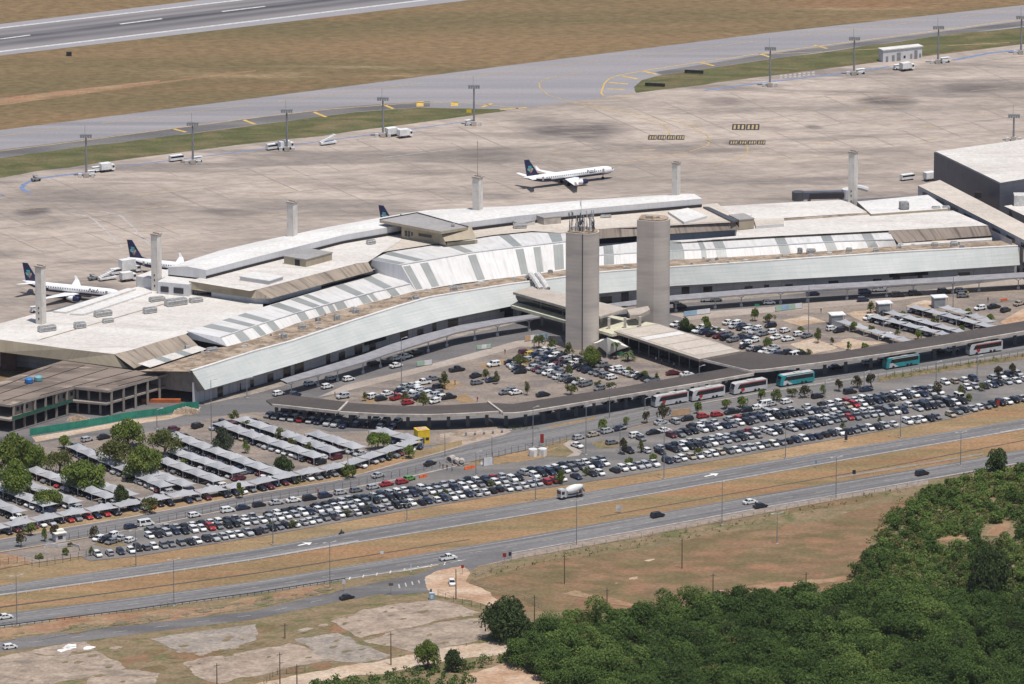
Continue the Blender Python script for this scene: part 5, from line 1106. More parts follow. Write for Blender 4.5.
# terminal lots
for q, fl in (([(534, 355), (573, 365), (611, 377)], .95), ([(604, 365.5), (630, 373), (652, 380)], .95), ([(540, 352), (575, 361)], .9), ([(532, 367), (570, 380)], .9), ([(578, 382), (600, 388)], .8), ([(702, 327), (754, 340)], .95), ([(746, 346), (777, 354)], .95), ([(728, 322), (756, 328)], .9), ([(512, 362), (520, 371)], .9)): carrow('lot', q, 2.7, fl)
for q in ([(545, 349.5), (590, 362), (640, 376)], [(520, 357), (560, 371)], [(548, 371), (592, 385)], [(398, 391), (434, 401)], [(404, 386.5), (440, 397)], [(698, 330), (746, 343)], [(734, 326), (776, 337)], [(676, 324), (700, 330)]): carrow('lot', q, 2.8, .85)
for x, y in ((457, 369), (476, 375), (477, 382), (492, 379.5), (493.5, 364), (505, 392), (510, 390), (433.5, 378), (438, 386), (423, 382), (412, 385), (418, 387), (430, 390), (437, 393), (343, 396), (373, 396), (381, 398), (387, 393), (397, 397), (543, 394), (516, 392),
             (770.5, 325), (770.5, 331.5), (785, 330), (788, 338.5), (799, 333.5), (807, 335), (774, 347), (789, 351.5), (795.5, 355), (802, 354), (832, 328), (839, 330), (886.5, 336), (980, 307.5), (994, 306), (1005.5, 309.5), (1019, 303)): car('lot', x, y, AX+rnd.choice([0, math.pi, .3]))
car('lot', 448.5, 396.5, AX, 'pickup', 'black'); car('lot', 673, 372.5, AX*.6, 'sedan', 'maroon'); car('lot', 687, 374, AX*.8, 'sedan', 'white'); car('lot', 524.5, 351.5, AX, 'hatchback', 'maroon'); car('lot', 531, 353.5, AX, 'hatchback', 'yellow'); car('lot', 408, 402, AX, 'hatchback', 'red')
for x, y in ((310, 383), (331, 378), (348.5, 378.5), (327, 386), (278.5, 393), (295, 394), (396, 365), (373.5, 363), (385, 361.5), (396, 358), (406, 356), (416, 352)): car('kerb', x, y, R(40), None, 'white' if x in (278.5, 348.5, 327, 396, 310) else None)
for x, y, c_ in ((707.5, 299, 'silver'), (716, 299, 'grey'), (769, 302, 'white'), (813, 293, 'navy'), (865, 291, 'navy'), (880, 289, 'silver'), (898, 294.5, 'black'), (863, 299, 'navy'), (944, 291, 'black'), (961, 290, 'silver'), (963, 295, 'grey'), (915, 293, 'black'), (672, 301, 'black'), (680, 306, 'black')): car('kerb', x, y, R(12), 'suv' if c_ == 'black' else None, c_)
for q in ([(286, 408), (350, 414)], [(268, 415), (290, 418), (345, 425)], [(355, 416), (398, 420)], [(356, 424), (392, 427)]): carrow('canopy', q, 2.9, .85)
for q in ([(545, 411), (640, 396)], [(820, 369), (884, 360)], [(925, 354), (966, 347)]): carrow('canopy', q, 5, .55, along=True)
HWY = [  # individually described vehicles on the roads
 (448, 558, 455, 557, 'pickup', 'white', 'white pickup truck driving on the near carriageway before the hatched merge'), (657.5, 515.5, 659, 515.2, 'suv', 'black', 'black car on the near carriageway beside the dry field'), (750, 502, 757, 500.8, 'sedan', 'white', 'white car on the near carriageway just behind a black one'), (760.5, 506, 767, 504.9, 'sedan', 'black', 'black car overlapping a white one on the near carriageway'),
 (922, 473.5, 930, 472, 'suv', 'black', 'dark car on the near carriageway emerging beside the thicket'), (5, 617, 12, 616, 'sedan', 'white', 'white car on the near carriageway at the left frame edge'), (10, 647, 17, 646, 'hatchback', 'white', 'white car on the frontage road at the left frame edge'), (347, 597.5, 354, 596, 'sedan', 'black', 'black sedan on the frontage road near the hatched merge'),
 (452, 583, 453, 586, 'hatchback', 'white', 'white car standing on the red soil at the road junction'), (409.5, 478.5, 415, 477, 'hatchback', 'green', 'green car beside the orange barriers by the access road'), (430, 463.5, 436, 461.5, 'sedan', 'black', 'dark car on the access road left of the car park gate'), (378, 475.5, 386, 473.5, 'sedan', 'silver', 'silver car on the access road below the shade canopies'),
 (174, 429, 181, 427.5, 'hatchback', 'maroon', 'dark red car on the terminal road above the shade canopies'), (197.5, 426, 204, 424, 'suv', 'black', 'black car on the terminal road right of the red one'), (87, 439.5, 94, 438, 'hatchback', 'silver', 'silver car on the road under the green hoarding'), (104, 437, 111, 435.5, 'sedan', 'black', 'black sedan right behind a silver car under the green hoarding')]
def setcol(o, c): o.color = (*COLS[c], 1)
def split_car(kind, col, p, h, label):    # a car big enough to show its parts
    sh = SHAPES[kind]; r = tag(empty('road_car', p, h), label, 'car', 'cars on the roads')
    def pick_(ms, name, mats, cond=lambda q: True):
        b = MB(); mp = {m: i for i, m in enumerate(ms)}
        for f, m in zip(sh.f, sh.mi):
            q = [sh.v[i] for i in f]
            if m in mp and cond(q): b.face(q, mp[m])
        if b.f: o = b.build(name, mats, r); setcol(o, col); return o
    pick_([0], 'body', ['car_paint']); pick_([1], 'windows', ['car_glass']); pick_([3], 'tail_light', ['tail_light']); pick_([4], 'head_light', ['head_light'])
    for sx in (-1, 1):
        for sy in (-1, 1): pick_([2], 'wheel', ['tyre'], lambda q: sum(v[0] for v in q)*sx > 0 and sum(v[1] for v in q)*sy > 0 and max(abs(v[0]) for v in q) < 2.0 and min(v[2] for v in q) < .7 and len(q) in (4, 10) and max(v[0] for v in q)-min(v[0] for v in q) < .7)
    return r
for (x, y, x2, y2, kind, c_, lab) in HWY:
    p = P(x, y+1.6, GZ); d = P(x2, y2+1.6, GZ)-p; split_car(kind, c_, p, math.atan2(d.y, d.x), lab)
def pxy(p):
    v = p-Vector((0, CAMY, H)); dz = v.y*CA-v.z*SA; return 512+F*v.x/dz, 342-F*(v.y*SA+v.z*CA)/dz
vis = []
for c in CARS:
    x, y = pxy(c[1])
    if -8 < x < 1032: vis.append((x, y, c))
vis.sort(key=lambda t: -t[1])
NI = 284
ind, rest = [t for t in vis if t[2][0] not in ('shade',)][:NI], None
ids = set(id(t[2]) for t in ind); rest = [t for t in vis if id(t[2]) not in ids]
rows = {}
for t in ind: rows.setdefault(t[2][0], []).append(t)
ALSO = {'white': 'white', 'silver': 'silver', 'grey': 'grey', 'black': 'black', 'navy': 'navy', 'red': 'red', 'maroon': 'maroon', 'beige': 'beige'}
for rn, L_ in rows.items():
    L_.sort(key=lambda t: t[0]); cnt = {}; totc = {}
    for t in L_: totc[(t[2][4], t[2][3])] = totc.get((t[2][4], t[2][3]), 0)+1
    for x, y, (n_, p, h, kind, c_) in L_:
        o = bpy.data.objects.new('parked_car', CMESH[kind]); COL.objects.link(o); o.location = p; o.rotation_euler = (0, 0, h); setcol(o, c_)
        i = cnt.get((c_, kind), 0); cnt[(c_, kind)] = i+1; cn_ = ALSO[c_] if c_ in ALSO else c_; kd = 'SUV' if kind == 'suv' else kind
        if totc[(c_, kind)] == 1: lab = 'only %s %s in the %s' % (cn_, kd, rn)
        else: lab = '%s %s, %s such from the left in the %s' % (cn_, kd, nth(i), rn)
        tag(o, lab, 'car', 'cars parked in the big roadside car park')
# all remaining parked cars as one mass
vv, ff, mm, cc = [], [], [], []
base = 0; V_ = []; 
for x, y, (n_, p, h, kind, c_) in rest:
    sh = SHAPES[kind]; a = np.array(sh.v); ch, s_ = math.cos(h), math.sin(h)
    V_.append(np.stack([a[:, 0]*ch-a[:, 1]*s_+p.x, a[:, 0]*s_+a[:, 1]*ch+p.y, a[:, 2]+p.z], 1))
    ff += [tuple(i+base for i in f) for f in sh.f]; mm += sh.mi; cc.append(np.tile(np.array([*COLS[c_], 1.0]), (len(a), 1))); base += len(a)
if V_:
    me = bpy.data.meshes.new('parked_cars'); me.from_pydata(np.concatenate(V_).tolist(), [], ff)
    for m in ['car_paint_mass']+CARM[1:]: me.materials.append(MATS[m])
    me.polygons.foreach_set('material_index', mm); at = me.color_attributes.new('paint', 'FLOAT_COLOR', 'POINT'); at.data.foreach_set('color', np.concatenate(cc).astype(np.float32).ravel()); me.update()
    o = bpy.data.objects.new('parked_cars', me); COL.objects.link(o); tag(o, 'hundreds of further cars parked in shaded rows and around the terminal lots', 'cars', None, 'stuff')
print('CARS individual', len(ind), 'rest', len(rest))
# ------------------------------------------------------------------ coaches
plain('coach_white', (.50, .50, .51), .35, .5); plain('coach_teal', (.02, .25, .27), .35, .5); plain('coach_red', (.45, .03, .02), .4); plain('coach_roof', (.46, .455, .45), .5)
def coach(fx, fy, rx, ry, style, label):
    a, c = P(fx, fy, GZ), P(rx, ry, GZ); d = (a-c).normalized(); h = math.atan2(d.y, d.x); n_ = Vector((-d.y, d.x, 0)); 
    if n_.y < 0: n_ = -n_
    ctr = (a+c)/2+n_*1.25; Ln = 12.6; r = tag(empty('coach', Vector((ctr.x, ctr.y, GZ)), h), label, 'coach', 'coaches under the long canopy')
    main = 'coach_teal' if style == 'teal' else 'coach_white'
    b = MB(); hl = Ln/2
    prof = [(-hl, .4), (-hl, 3.4), (-hl+.35, 3.62), (hl-1.2, 3.62), (hl-.55, 3.35), (hl, 1.6), (hl+.05, .4)]
    A = [(x, -1.25, z) for x, z in prof]; B = [(x, 1.25, z) for x, z in prof]; b.face(A); b.face(B[::-1])
    for i in range(len(prof)-1): b.face([A[i], A[i+1], B[i+1], B[i]], 1 if i in (1, 2) else 0)
    b.build('body', [main, 'coach_roof'], r)
    for s in (-1, 1):
        b = MB(); y = s*1.265; b.face([(-hl+.5, y, 1.8), (hl-1.3, y, 1.8), (hl-2.0, y, 3.05), (-hl+.5, y, 3.05)]); b.build('side_windows', 'car_glass', r)
        b = MB(); b.face([(-hl+.3, y, 3.08), (hl-2.0, y, 3.08), (hl-2.6, y, 3.32), (-hl+.3, y, 3.32)]); b.build('roof_stripe', 'coach_red' if style != 'teal' else 'coach_white', r)
        b = MB(); y = s*1.27
        if style == 'heart':
            pts = []
            for i in range(24):
                t = i/24*2*math.pi; pts.append((hl-3.3+16*math.sin(t)**3/16*.72, y, 1.35+(13*math.cos(t)-5*math.cos(2*t)-2*math.cos(3*t)-math.cos(4*t))/16*.72))
            b.poly(pts); b.build('heart_emblem', 'coach_red', r)
        else:
            b.poly([(hl-1.0, y, .5), (hl-1.2, y, 1.9), (hl-2.4, y, 1.9), (hl-4.6, y, .5)]); b.build('swoosh', 'coach_white', r)
    b = MB(); b.face([(hl+.0, -1.05, 1.75), (hl+.0, 1.05, 1.75), (hl-.52, 1.0, 3.3), (hl-.52, -1.0, 3.3)]); b.v = [(x+.05, y, z) for x, y, z in b.v]; b.build('windscreen', 'car_glass', r)
    b = MB(); b.box(-2, .5, -.8, .8, 3.63, 3.85); b.build('roof_unit', 'coach_roof', r)
    for x in (-hl+3.2, -hl+4.6, hl-2.6):
        for y in (-1.12, 1.12):
            b = MB(); b.tube([(x, y-.16, .5), (x, y+.16, .5)], .5, 12); b.build('wheel', 'tyre', r)
coach(655.5, 408, 688.5, 402, 'heart', 'white coach with a red heart, leftmost in the line under the canopy')
coach(691.5, 402.5, 726, 396, 'heart', 'white coach with a red heart, second in line between two others')
coach(733.5, 395.5, 768, 389.5, 'heart', 'white coach with a red heart, third in line where the canopy steps')
coach(780, 387.5, 815, 382, 'teal', 'teal and white coach, the left one of two')
coach(886, 370, 920, 364.5, 'teal', 'teal and white coach, the right one of two')
coach(970.5, 356, 1002, 351, 'heart', 'white coach with a red heart, far right under the canopy')
# ------------------------------------------------------------------ concrete mixer
a, c = P(559, 502), P(583, 498); d = a-c; h = math.atan2(d.y, d.x); r = tag(empty('mixer_truck', (a+c)/2+Vector((0, 2, GZ)), h), 'white concrete mixer truck on the far carriageway below the car park', 'truck')
b = MB(); b.box(2.2, 4.2, -1.2, 1.2, .7, 2.9, taper=.95); b.box(2.4, 4.0, -1.0, 1.0, 2.9, 3.1); b.build('cab', 'coach_white', r)
b = MB(); b.box(4.18, 4.24, -1.0, 1.0, 1.7, 2.6); b.box(2.9, 3.9, -1.23, -1.19, 1.7, 2.5); b.box(2.9, 3.9, 1.19, 1.23, 1.7, 2.5); b.build('cab_windows', 'car_glass', r)
b = MB(); pr = [(1.8, .45, 2.2), (1.4, .95, 2.25), (.2, 1.25, 2.4), (-1.6, 1.25, 2.65), (-3.0, .85, 2.85), (-3.9, .5, 3.05), (-3.95, .02, 3.06)]; lathe_x(b, [(1.85, .02, 2.2)]+pr, 16); b.build('drum', 'white_plastic', r, smooth=True, weld=True)
b = MB(); b.box(-4.2, 4.1, -.9, .9, .65, .95); b.box(1.5, 1.9, -.8, .8, .95, 2.4); b.box(-3.6, -3.2, -.8, .8, .95, 2.2); b.build('chassis', 'grey_steel', r)
b = MB(); b.tube([(-3.9, 0, 2.5), (-4.7, 0, 1.3)], .28, 8); b.build('chute', 'grey_steel', r)
for x in (3.2, -1.6, -2.9):
    for y in (-1.05, 1.05): b = MB(); b.tube([(x, y-.18, .5), (x, y+.18, .5)], .5, 12); b.build('wheel', 'tyre', r)
# ------------------------------------------------------------------ apron service vehicles
def service(px, py, kind, label, h=None):
    r = tag(empty('service_vehicle' if kind != 'cart' else 'baggage_cart', P(px, py, .05), AX if h is None else h), label, 'service vehicle' if kind != 'cart' else 'cart', 'ground vehicles on the apron')
    L2 = {'bus': 5.5, 'truck': 2.7, 'catering': 3.6, 'van': 2.6, 'tug': 1.6, 'cart': 1.9, 'stairs': 3.2}[kind]
    b = MB()
    if kind == 'bus': b.box(-L2, L2, -1.4, 1.4, .5, 3.0); 
    elif kind in ('truck', 'catering'): b.box(-L2, L2*.45, -1.25, 1.25, 1.0 if kind == 'truck' else 1.4, 3.2 if kind == 'truck' else 4.9)
    elif kind == 'van': b.box(-L2, L2, -.95, .95, .5, 2.2, taper=.93)
    elif kind == 'tug': b.box(-L2, L2, -.9, .9, .4, 1.15); b.box(-.9, .4, -.8, .8, 1.9, 2.05); b.box(-.85, -.75, -.75, .75, 1.1, 1.95)
    elif kind == 'cart': b.box(-L2, L2, -.8, .8, .5, .7); b.box(-L2, L2, -.8, .8, 1.9, 2.0); b.box(-1.6, 1.5, -.7, .7, .7, 1.6)
    else:
        b.box(-L2, L2, -1, 1, .5, 1.1)
        for i in range(8): b.box(-L2+i*.75, -L2+i*.75+.8, -.8, .8, 1.1+i*.3, 1.35+i*.3)
    b.build('body', 'white_plastic' if kind != 'tug' else 'grey_steel', r)
    if kind in ('truck', 'catering'):
        b = MB(); b.box(L2*.5, L2, -1.15, 1.15, .6, 2.5, taper=.92); b.build('cab', 'white_plastic', r); b = MB(); b.box(L2-.1, L2+.02, -1, 1, 1.5, 2.2); b.box(L2*.6, L2*.9, -1.17, 1.17, 1.5, 2.2); b.build('cab_windows', 'car_glass', r)
        b = MB(); b.box(-L2, L2*.5, -.7, .7, .6, 1.0); b.build('chassis', 'grey_steel', r)
    if kind in ('bus', 'van'):
        z0, z1 = (1.5, 2.5) if kind == 'bus' else (1.35, 1.95); b = MB(); b.box(-L2+.2, L2+.02, -1.43 if kind == 'bus' else -.94, 1.43 if kind == 'bus' else .94, z0, z1); b.build('window_band', 'car_glass', r)
    for x in (-L2*.6, L2*.6):
        for y in (-.8, .8): b = MB(); b.tube([(x, y-.14, .42), (x, y+.14, .42)], .42, 8); b.build('wheel', 'tyre', r)
for a in ((36, 181, 'tug', 'grey tug on the blue painted bend at the left of the apron'), (97, 172, 'cart', 'loaded cart at the foot of the first light mast from the left'), (107, 171.5, 'truck', 'white truck right of the first light mast from the left'), (90, 176, 'cart', 'cart left of the first light mast from the left'),
          (176, 161, 'van', 'white apron van left of the second light mast'), (197, 162, 'cart', 'grey cart at the second light mast'), (273, 149.5, 'van', 'white van left of the third light mast'), (286, 149.5, 'truck', 'dark truck by the third light mast'), (328, 144.5, 'stairs', 'mobile boarding stairs between the third and fourth light masts'),
          (393, 136, 'truck', 'white truck directly right of the fourth light mast'), (405, 137.5, 'truck', 'white box truck, second right of the fourth light mast'), (470, 125, 'cart', 'cart at the foot of the fifth light mast'), (898, 69.5, 'cart', 'dark cart below the white utility building'), (907, 70.5, 'truck', 'white truck below the white utility building'),
          (860, 74, 'cart', 'cart by the mast left of the white utility building'), (945, 62.5, 'cart', 'cart by the mast right of the white utility building'), (907, 180, 'van', 'white apron van near the dark grey block'), (931, 180.5, 'truck', 'dark backed truck at the corner of the dark grey block'),
          (93, 280, 'tug', 'tug between the two parked airliners on the left'), (107.5, 280, 'stairs', 'boarding stairs between the two parked airliners'), (117.5, 274.5, 'van', 'white van in front of the second parked airliner'), (130, 273, 'catering', 'tall white catering truck at the second parked airliner'), (128, 281, 'truck', 'white truck below the catering truck'), (36, 312, 'cart', 'low cart beneath the leftmost airliner wing')): service(*a)
# ------------------------------------------------------------------ jet bridge
p = P(822, 209, 0); r = tag(empty('jet_bridge', p, R(6)), 'dark grey jet bridge with a rounded cab behind the right roofs', 'jet bridge')
b = MB(); b.box(-7, 8, -1.3, 1.3, 3.8, 6.2); b.build('tunnel', 'block_cladding', r); b = MB(); b.box(-4.6, 7.5, -1.56, -1.5, 4.3, 5.7); b.build('window_band', 'dark_glass', r)
b = MB(); b.prism([(-8.4+2.1*math.cos(t*.524), 2.1*math.sin(t*.524), 0) for t in range(12)], 6.4, 3.4, 0, bottom=True); b.build('cab', 'dark_steel', r)
b = MB(); b.box(-5, -4, -.6, .6, 0, 3.6); b.box(6, 7, -.6, .6, 0, 3.6); b.build('leg', 'grey_steel', r)
b = MB(); b.prism([(9+2.2*math.cos(t*.524), 2.2*math.sin(t*.524), 0) for t in range(12)], 6.9, 0, 0); b.build('rotunda', 'white_wall', r)
b = MB(); b.tube([(11, 1, 7.4), (13.5, 1.6, 6.9), (16, 2, 6)], .9, 8); b.build('bridge_arm', 'white_wall', r)
# ------------------------------------------------------------------ white utility building on the apron edge
q = PL([(883, 62.5), (922, 58.5)], 0); r = tag(empty('utility_building', q[0]), 'small white utility building with grey doors on the grass edge of the apron', 'building')
d = (q[1]-q[0]).normalized(); n_ = Vector((-d.y, d.x, 0)); hh = 4.5
b = MB(); b.prism([q[0], q[1], q[1]+n_*3.5, q[0]+n_*3.5], hh, 0, 0); part(b, 'wall', 'white_wall', r)
b = MB(); e = [q[0]-d*.3-n_*.3, q[1]+d*.3-n_*.3, q[1]+d*.3+n_*3.8, q[0]-d*.3+n_*3.8]; b.prism(e, hh+.4, hh+.01, 0); part(b, 'roof', 'bright_roof', r)
ln_ = (q[1]-q[0]).length
for t, w, z0, z1, nm_ in ((.10, .06, 0, 2.2, 'louvre'), (.26, .07, 0, 2.4, 'door'), (.40, .1, 0, 3.2, 'door'), (.55, .05, .8, 1.8, 'window'), (.72, .05, .4, 2.2, 'louvre'), (.84, .08, 0, 3.4, 'door'), (.95, .05, .5, 2.0, 'louvre')):
    b = MB(); a = q[0]+d*ln_*(t-w/2)-n_*.06; c = q[0]+d*ln_*(t+w/2)-n_*.06; b.face([Vector((a.x, a.y, z0+.02)), Vector((c.x, c.y, z0+.02)), Vector((c.x, c.y, z1)), Vector((a.x, a.y, z1))]); part(b, nm_, 'grey_steel' if nm_ != 'window' else 'dark_glass', r)
# ------------------------------------------------------------------ foliage
def leafmat(name, d, m, l_, transl=.38):
    k = NT(name, .65, .2); at = k.n('ShaderNodeAttribute'); at.attribute_name = 'leaf'; oi = k.n('ShaderNodeObjectInfo')
    c = k.mix(k.rng(at.outputs['Fac'], .0, .5, smooth=False), d, m); c = k.mix(k.rng(at.outputs['Fac'], .5, 1, smooth=False), c, l_)
    c = k.mix(k.math('MULTIPLY', oi.outputs['Random'], .30 if 'forest' not in name else .05), c, (.11, .095, .028))
    k.l(c, k.b.inputs['Base Color'])
    tr = k.n('ShaderNodeBsdfTranslucent'); k.l(c, tr.inputs[0]); mx = k.n('ShaderNodeMixShader'); mx.inputs[0].default_value = transl
    k.l(k.b.outputs[0], mx.inputs[1]); k.l(tr.outputs[0], mx.inputs[2]); k.l(mx.outputs[0], k.t.nodes['Material Output'].inputs[0]); MATS[name] = k.m
leafmat('leaf_mid', (.085, .13, .024), (.155, .215, .04), (.25, .30, .068))
leafmat('leaf_dark', (.03, .056, .02), (.054, .092, .028), (.09, .135, .042))
leafmat('leaf_olive', (.08, .098, .028), (.13, .15, .042), (.20, .21, .07))
leafmat('leaf_brown', (.045, .042, .022), (.075, .065, .032), (.11, .09, .04))
leafmat('leaf_greygreen', (.045, .06, .035), (.07, .088, .05), (.10, .12, .07))
leafmat('leaf_forest', (.044, .08, .017), (.084, .146, .03), (.165, .23, .056))
plain('bark', (.10, .075, .055), .95, .1, var=.25)
def leaves(centers, radii, counts, sizes, tone, rg, squash=.8, up=.25):
    """leaf-clump quads spread through ellipsoid lobes; returns verts (n*4,3), tone (n)"""
    Vs, Ts = [], []
    for c, r, n, s, t in zip(centers, radii, counts, sizes, tone):
        d = rg.normal(size=(n, 3)); d /= np.linalg.norm(d, axis=1)[:, None]; d[:, 2] = np.abs(d[:, 2])*np.where(rg.random(n) < .8, 1, -1)
        rad = r*(.62+.46*rg.random(n)**.6); p = np.array(c)+d*rad[:, None]*np.array([1, 1, squash])
        nn = d*.62+rg.normal(size=(n, 3))*.42+np.array([0, 0, up]); nn /= np.linalg.norm(nn, axis=1)[:, None]
        a = np.cross(nn, rg.normal(size=(n, 3))); a /= np.linalg.norm(a, axis=1)[:, None]; b_ = np.cross(nn, a)
        sz = s*(.6+.8*rg.random(n))[:, None]; a *= sz; b_ *= sz*(.55+.35*rg.random(n))[:, None]
        Vs.append(np.stack([p-a, p-b_, p+a, p+b_], 1).reshape(-1, 3)); Ts.append(np.clip(t+rg.normal(size=n)*.16, 0, 1))
    return np.concatenate(Vs), np.concatenate(Ts)
def leafmesh(name, V, Tn, mat):
    n = len(V)//4; me = bpy.data.meshes.new(name); me.vertices.add(n*4); me.loops.add(n*4); me.polygons.add(n)
    me.vertices.foreach_set('co', V.astype(np.float32).ravel()); me.loops.foreach_set('vertex_index', np.arange(n*4, dtype=np.int32))
    me.polygons.foreach_set('loop_start', np.arange(0, n*4, 4, dtype=np.int32)); me.polygons.foreach_set('loop_total', np.full(n, 4, dtype=np.int32))
    at = me.attributes.new('leaf', 'FLOAT', 'POINT'); at.data.foreach_set('value', np.repeat(Tn, 4).astype(np.float32)); me.materials.append(MATS[mat]); me.update(); me.validate(); return me
def crown(seed, R_, squash, nl, nleaf, leaf, mat, open_=.0):
    rg = np.random.default_rng(seed); cs, rs, ns, ss, ts = [], [], [], [], []
    for i in range(nl):
        a = rg.random()*6.283; u = math.sqrt(rg.random()); rr = R_*.68*u; z = R_*squash*(.55*(1-u*u)+rg.uniform(-.25, .2))
        r = R_*rg.uniform(.26, .44)*(1-open_*.25); cs.append((rr*math.cos(a), rr*math.sin(a), z)); rs.append(r); ns.append(int(nleaf/nl*(r/(R_*.35))**2)+3); ss.append(leaf); ts.append(rg.uniform(.15, .8))
    V, Tn = leaves(cs, rs, ns, ss, ts, rg, squash=.85); return leafmesh('crown', V, Tn, mat), [c for c in cs]
def trunkmesh(seed, h, R_, limbs, th):
    rg = random.Random(seed); b = MB(); b.tube([(0, 0, -.1), (rg.uniform(-.1, .1), rg.uniform(-.1, .1), h*.55), (0, 0, h)], th, 7, r2=th*.6)
    for c in limbs: b.tube([(0, 0, h*.75), (c[0]*.4, c[1]*.4, h+c[2]*.4-.1*R_), (c[0]*.9, c[1]*.9, h+c[2]*.9)], th*.5, 5, r2=th*.15)
    o = b.build('trunk', 'bark'); me = o.data; bpy.data.objects.remove(o); return me
PROTO = {}
def proto(style, i):
    k_ = (style, i)
    if k_ in PROTO: return PROTO[k_]
    # style: R, squash, lobes, leaves, leafsize, mat, trunk height, open
    st = {'round': (5, .74, 24, 5200, .24, 'leaf_mid', 2.3, 0), 'dark': (3, .85, 14, 2000, .20, 'leaf_dark', 1.3, 0), 'flat': (5, .40, 18, 3400, .24, 'leaf_mid', 2.6, .1), 'open': (4.5, .6, 18, 2300, .22, 'leaf_olive', 2.7, .45),
          'grey': (4, .95, 22, 3600, .21, 'leaf_greygreen', 1.6, 0), 'small': (1.9, .85, 11, 760, .17, 'leaf_mid', 1.0, .1), 'olive': (1.9, .9, 11, 600, .17, 'leaf_olive', 1.1, .3), 'brown': (2.0, .9, 11, 640, .17, 'leaf_brown', 1.1, .3), 'big': (8, .85, 40, 9500, .32, 'leaf_dark', 2.6, 0), 'bush': (1.6, .7, 8, 500, .17, 'leaf_mid', .4, 0)}[style]
    R_, sq, nl, n, lf, mat, th, op = st
    me, cs = crown(hash((len(style), ord(style[0]), i)) % 9999, R_, sq, nl, n, lf, mat, op)
    tm = trunkmesh(i+3, th, R_, cs[:6], .06*R_+.06); PROTO[k_] = (R_, sq, th, me, tm); return PROTO[k_]
LOOK = {'round': 'broad round green tree', 'dark': 'small dark green tree', 'flat': 'flat topped green tree', 'open': 'sparse olive green tree', 'grey': 'dense grey green tree', 'small': 'small green tree', 'olive': 'small thin olive tree', 'brown': 'small brownish tree', 'big': 'big dark tree', 'bush': 'low green bush'}
def tree(px, pyb, wpx, style, label=None, hpx=None, group=None, i=None):
    """px,pyb: foot of the trunk; wpx crown width in pixels; hpx total height in pixels"""
    R_, sq, th, me, tm = proto(style, rnd.randint(0, 2) if i is None else i); s = wpx/scale(pyb)/2/R_*(1.12 if style in ('round', 'open', 'flat') else 1.0)
    name = 'bush' if style == 'bush' else 'tree'
    r = tag(empty(name, P(px, pyb, .1), rnd.uniform(0, 6.28)), label, name, group); tot = (th+R_*(sq*.75+.28))*s
    zs = s if hpx is None else s*max(.45, min(2.6, hgt(hpx, pyb)/tot))
    t = bpy.data.objects.new('trunk', tm); COL.objects.link(t); t.parent = r; t.scale = (s, s, zs)
    c = bpy.data.objects.new('crown', me); COL.objects.link(c); c.parent = r; c.location = (0, 0, th*zs); ax_ = rnd.uniform(.84, 1.16); c.scale = (s*ax_, s/ax_, zs)
    return r
# big trees of the shaded car park: x, foot y, width, height, style, label
for (x, y, w, h, st, lab) in ((12, 476, 40, 48, 'round', 'large rounded tree at the left frame edge above the shade canopies'), (34, 474, 27, 33, 'round', 'rounded tree overlapping the right side of a larger one at the left edge'), (128, 448, 37, 33, 'round', 'broad round tree standing against the green hoarding'), (64, 449, 17, 17, 'small', 'small round tree alone below the left end of the hoarding'),
      (60, 475, 27, 28, 'open', 'pale green tree joined to the left of a broader dark crown'), (86, 492, 44, 36, 'round', 'broadest rounded tree amid the middle of the shade canopies'), (115, 470, 36, 34, 'open', 'airy olive tree with a bare fork between two dense ones'), (143, 480, 40, 37, 'round', 'dense round tree right of the airy olive one'),
      (165, 457, 40, 28, 'open', 'umbrella shaped olive tree beside the long shade canopy'), (224, 455, 25, 28, 'grey', 'dense grey green egg shaped tree by a tall lamp post'), (14, 498, 37, 38, 'round', 'rounded tree at the left edge, lower of the stacked pair'), (47, 508, 29, 20, 'flat', 'flat topped dark green tree over the lower canopies'), (122, 505, 18, 21, 'dark', 'small dark round tree between canopy ends'),
      (150, 513, 21, 20, 'olive', 'pale bushy tree over the access road canopy row'), (123, 510, 14, 10, 'olive', 'tiny pale tree left of the bushy one on the access row'), (239, 498, 12, 17, 'small', 'little tree at the access row canopy, below the grey green tree'), (234, 421, 13, 12, 'olive', 'small olive tree beside the terminal road kerb'), (246, 430, 11, 12, 'olive', 'thin olive tree between upper canopies'), (246, 453, 11, 14, 'small', 'little tree right of the grey green egg shaped one'), (186, 464, 13, 10, 'bush', 'low bush peeping out beside the long canopy'),
      (280, 441, 15, 16, 'olive', 'yellow green tree at the upper canopies below the dark canopy'), (292, 448, 11, 12, 'olive', 'small olive tree next down the slope of the upper canopies'), (308, 454, 12, 13, 'olive', 'third olive tree down the upper canopy rows'), (284, 475, 22, 21, 'dark', 'round dark tree at the lower right of the shaded park'), (378, 449, 22, 18, 'flat', 'umbrella shaped green tree right of the paired canopies'), (409, 458, 15, 16, 'small', 'green tree under the tip of the bent canopy row'), (348, 478, 17, 16, 'small', 'green tree breaking through the access canopy row'), (390, 460, 9, 8, 'olive', 'tiny tree on the access canopy row near the kiosk'), (298, 484, 7, 7, 'olive', 'tiny shrub like tree on the access verge'), (31, 536, 16, 14, 'small', 'leafy tree over the lower left corner of the access verge')):
    tree(x, y, w, st, lab, h, 'trees in the shaded car park')
def treeset(lst, where, group):
    cnt = {}; tot = {}
    for a in lst: tot[a[3]] = tot.get(a[3], 0)+1
    for (x, y, w, st, h) in sorted(lst):
        i = cnt.get(st, 0); cnt[st] = i+1
        lab = ('%s %s' % (LOOK[st], where)) if tot[st] == 1 else '%s, %s such from the left %s' % (LOOK[st], nth(i), where)
        tree(x, y, w, st, lab, h, group)
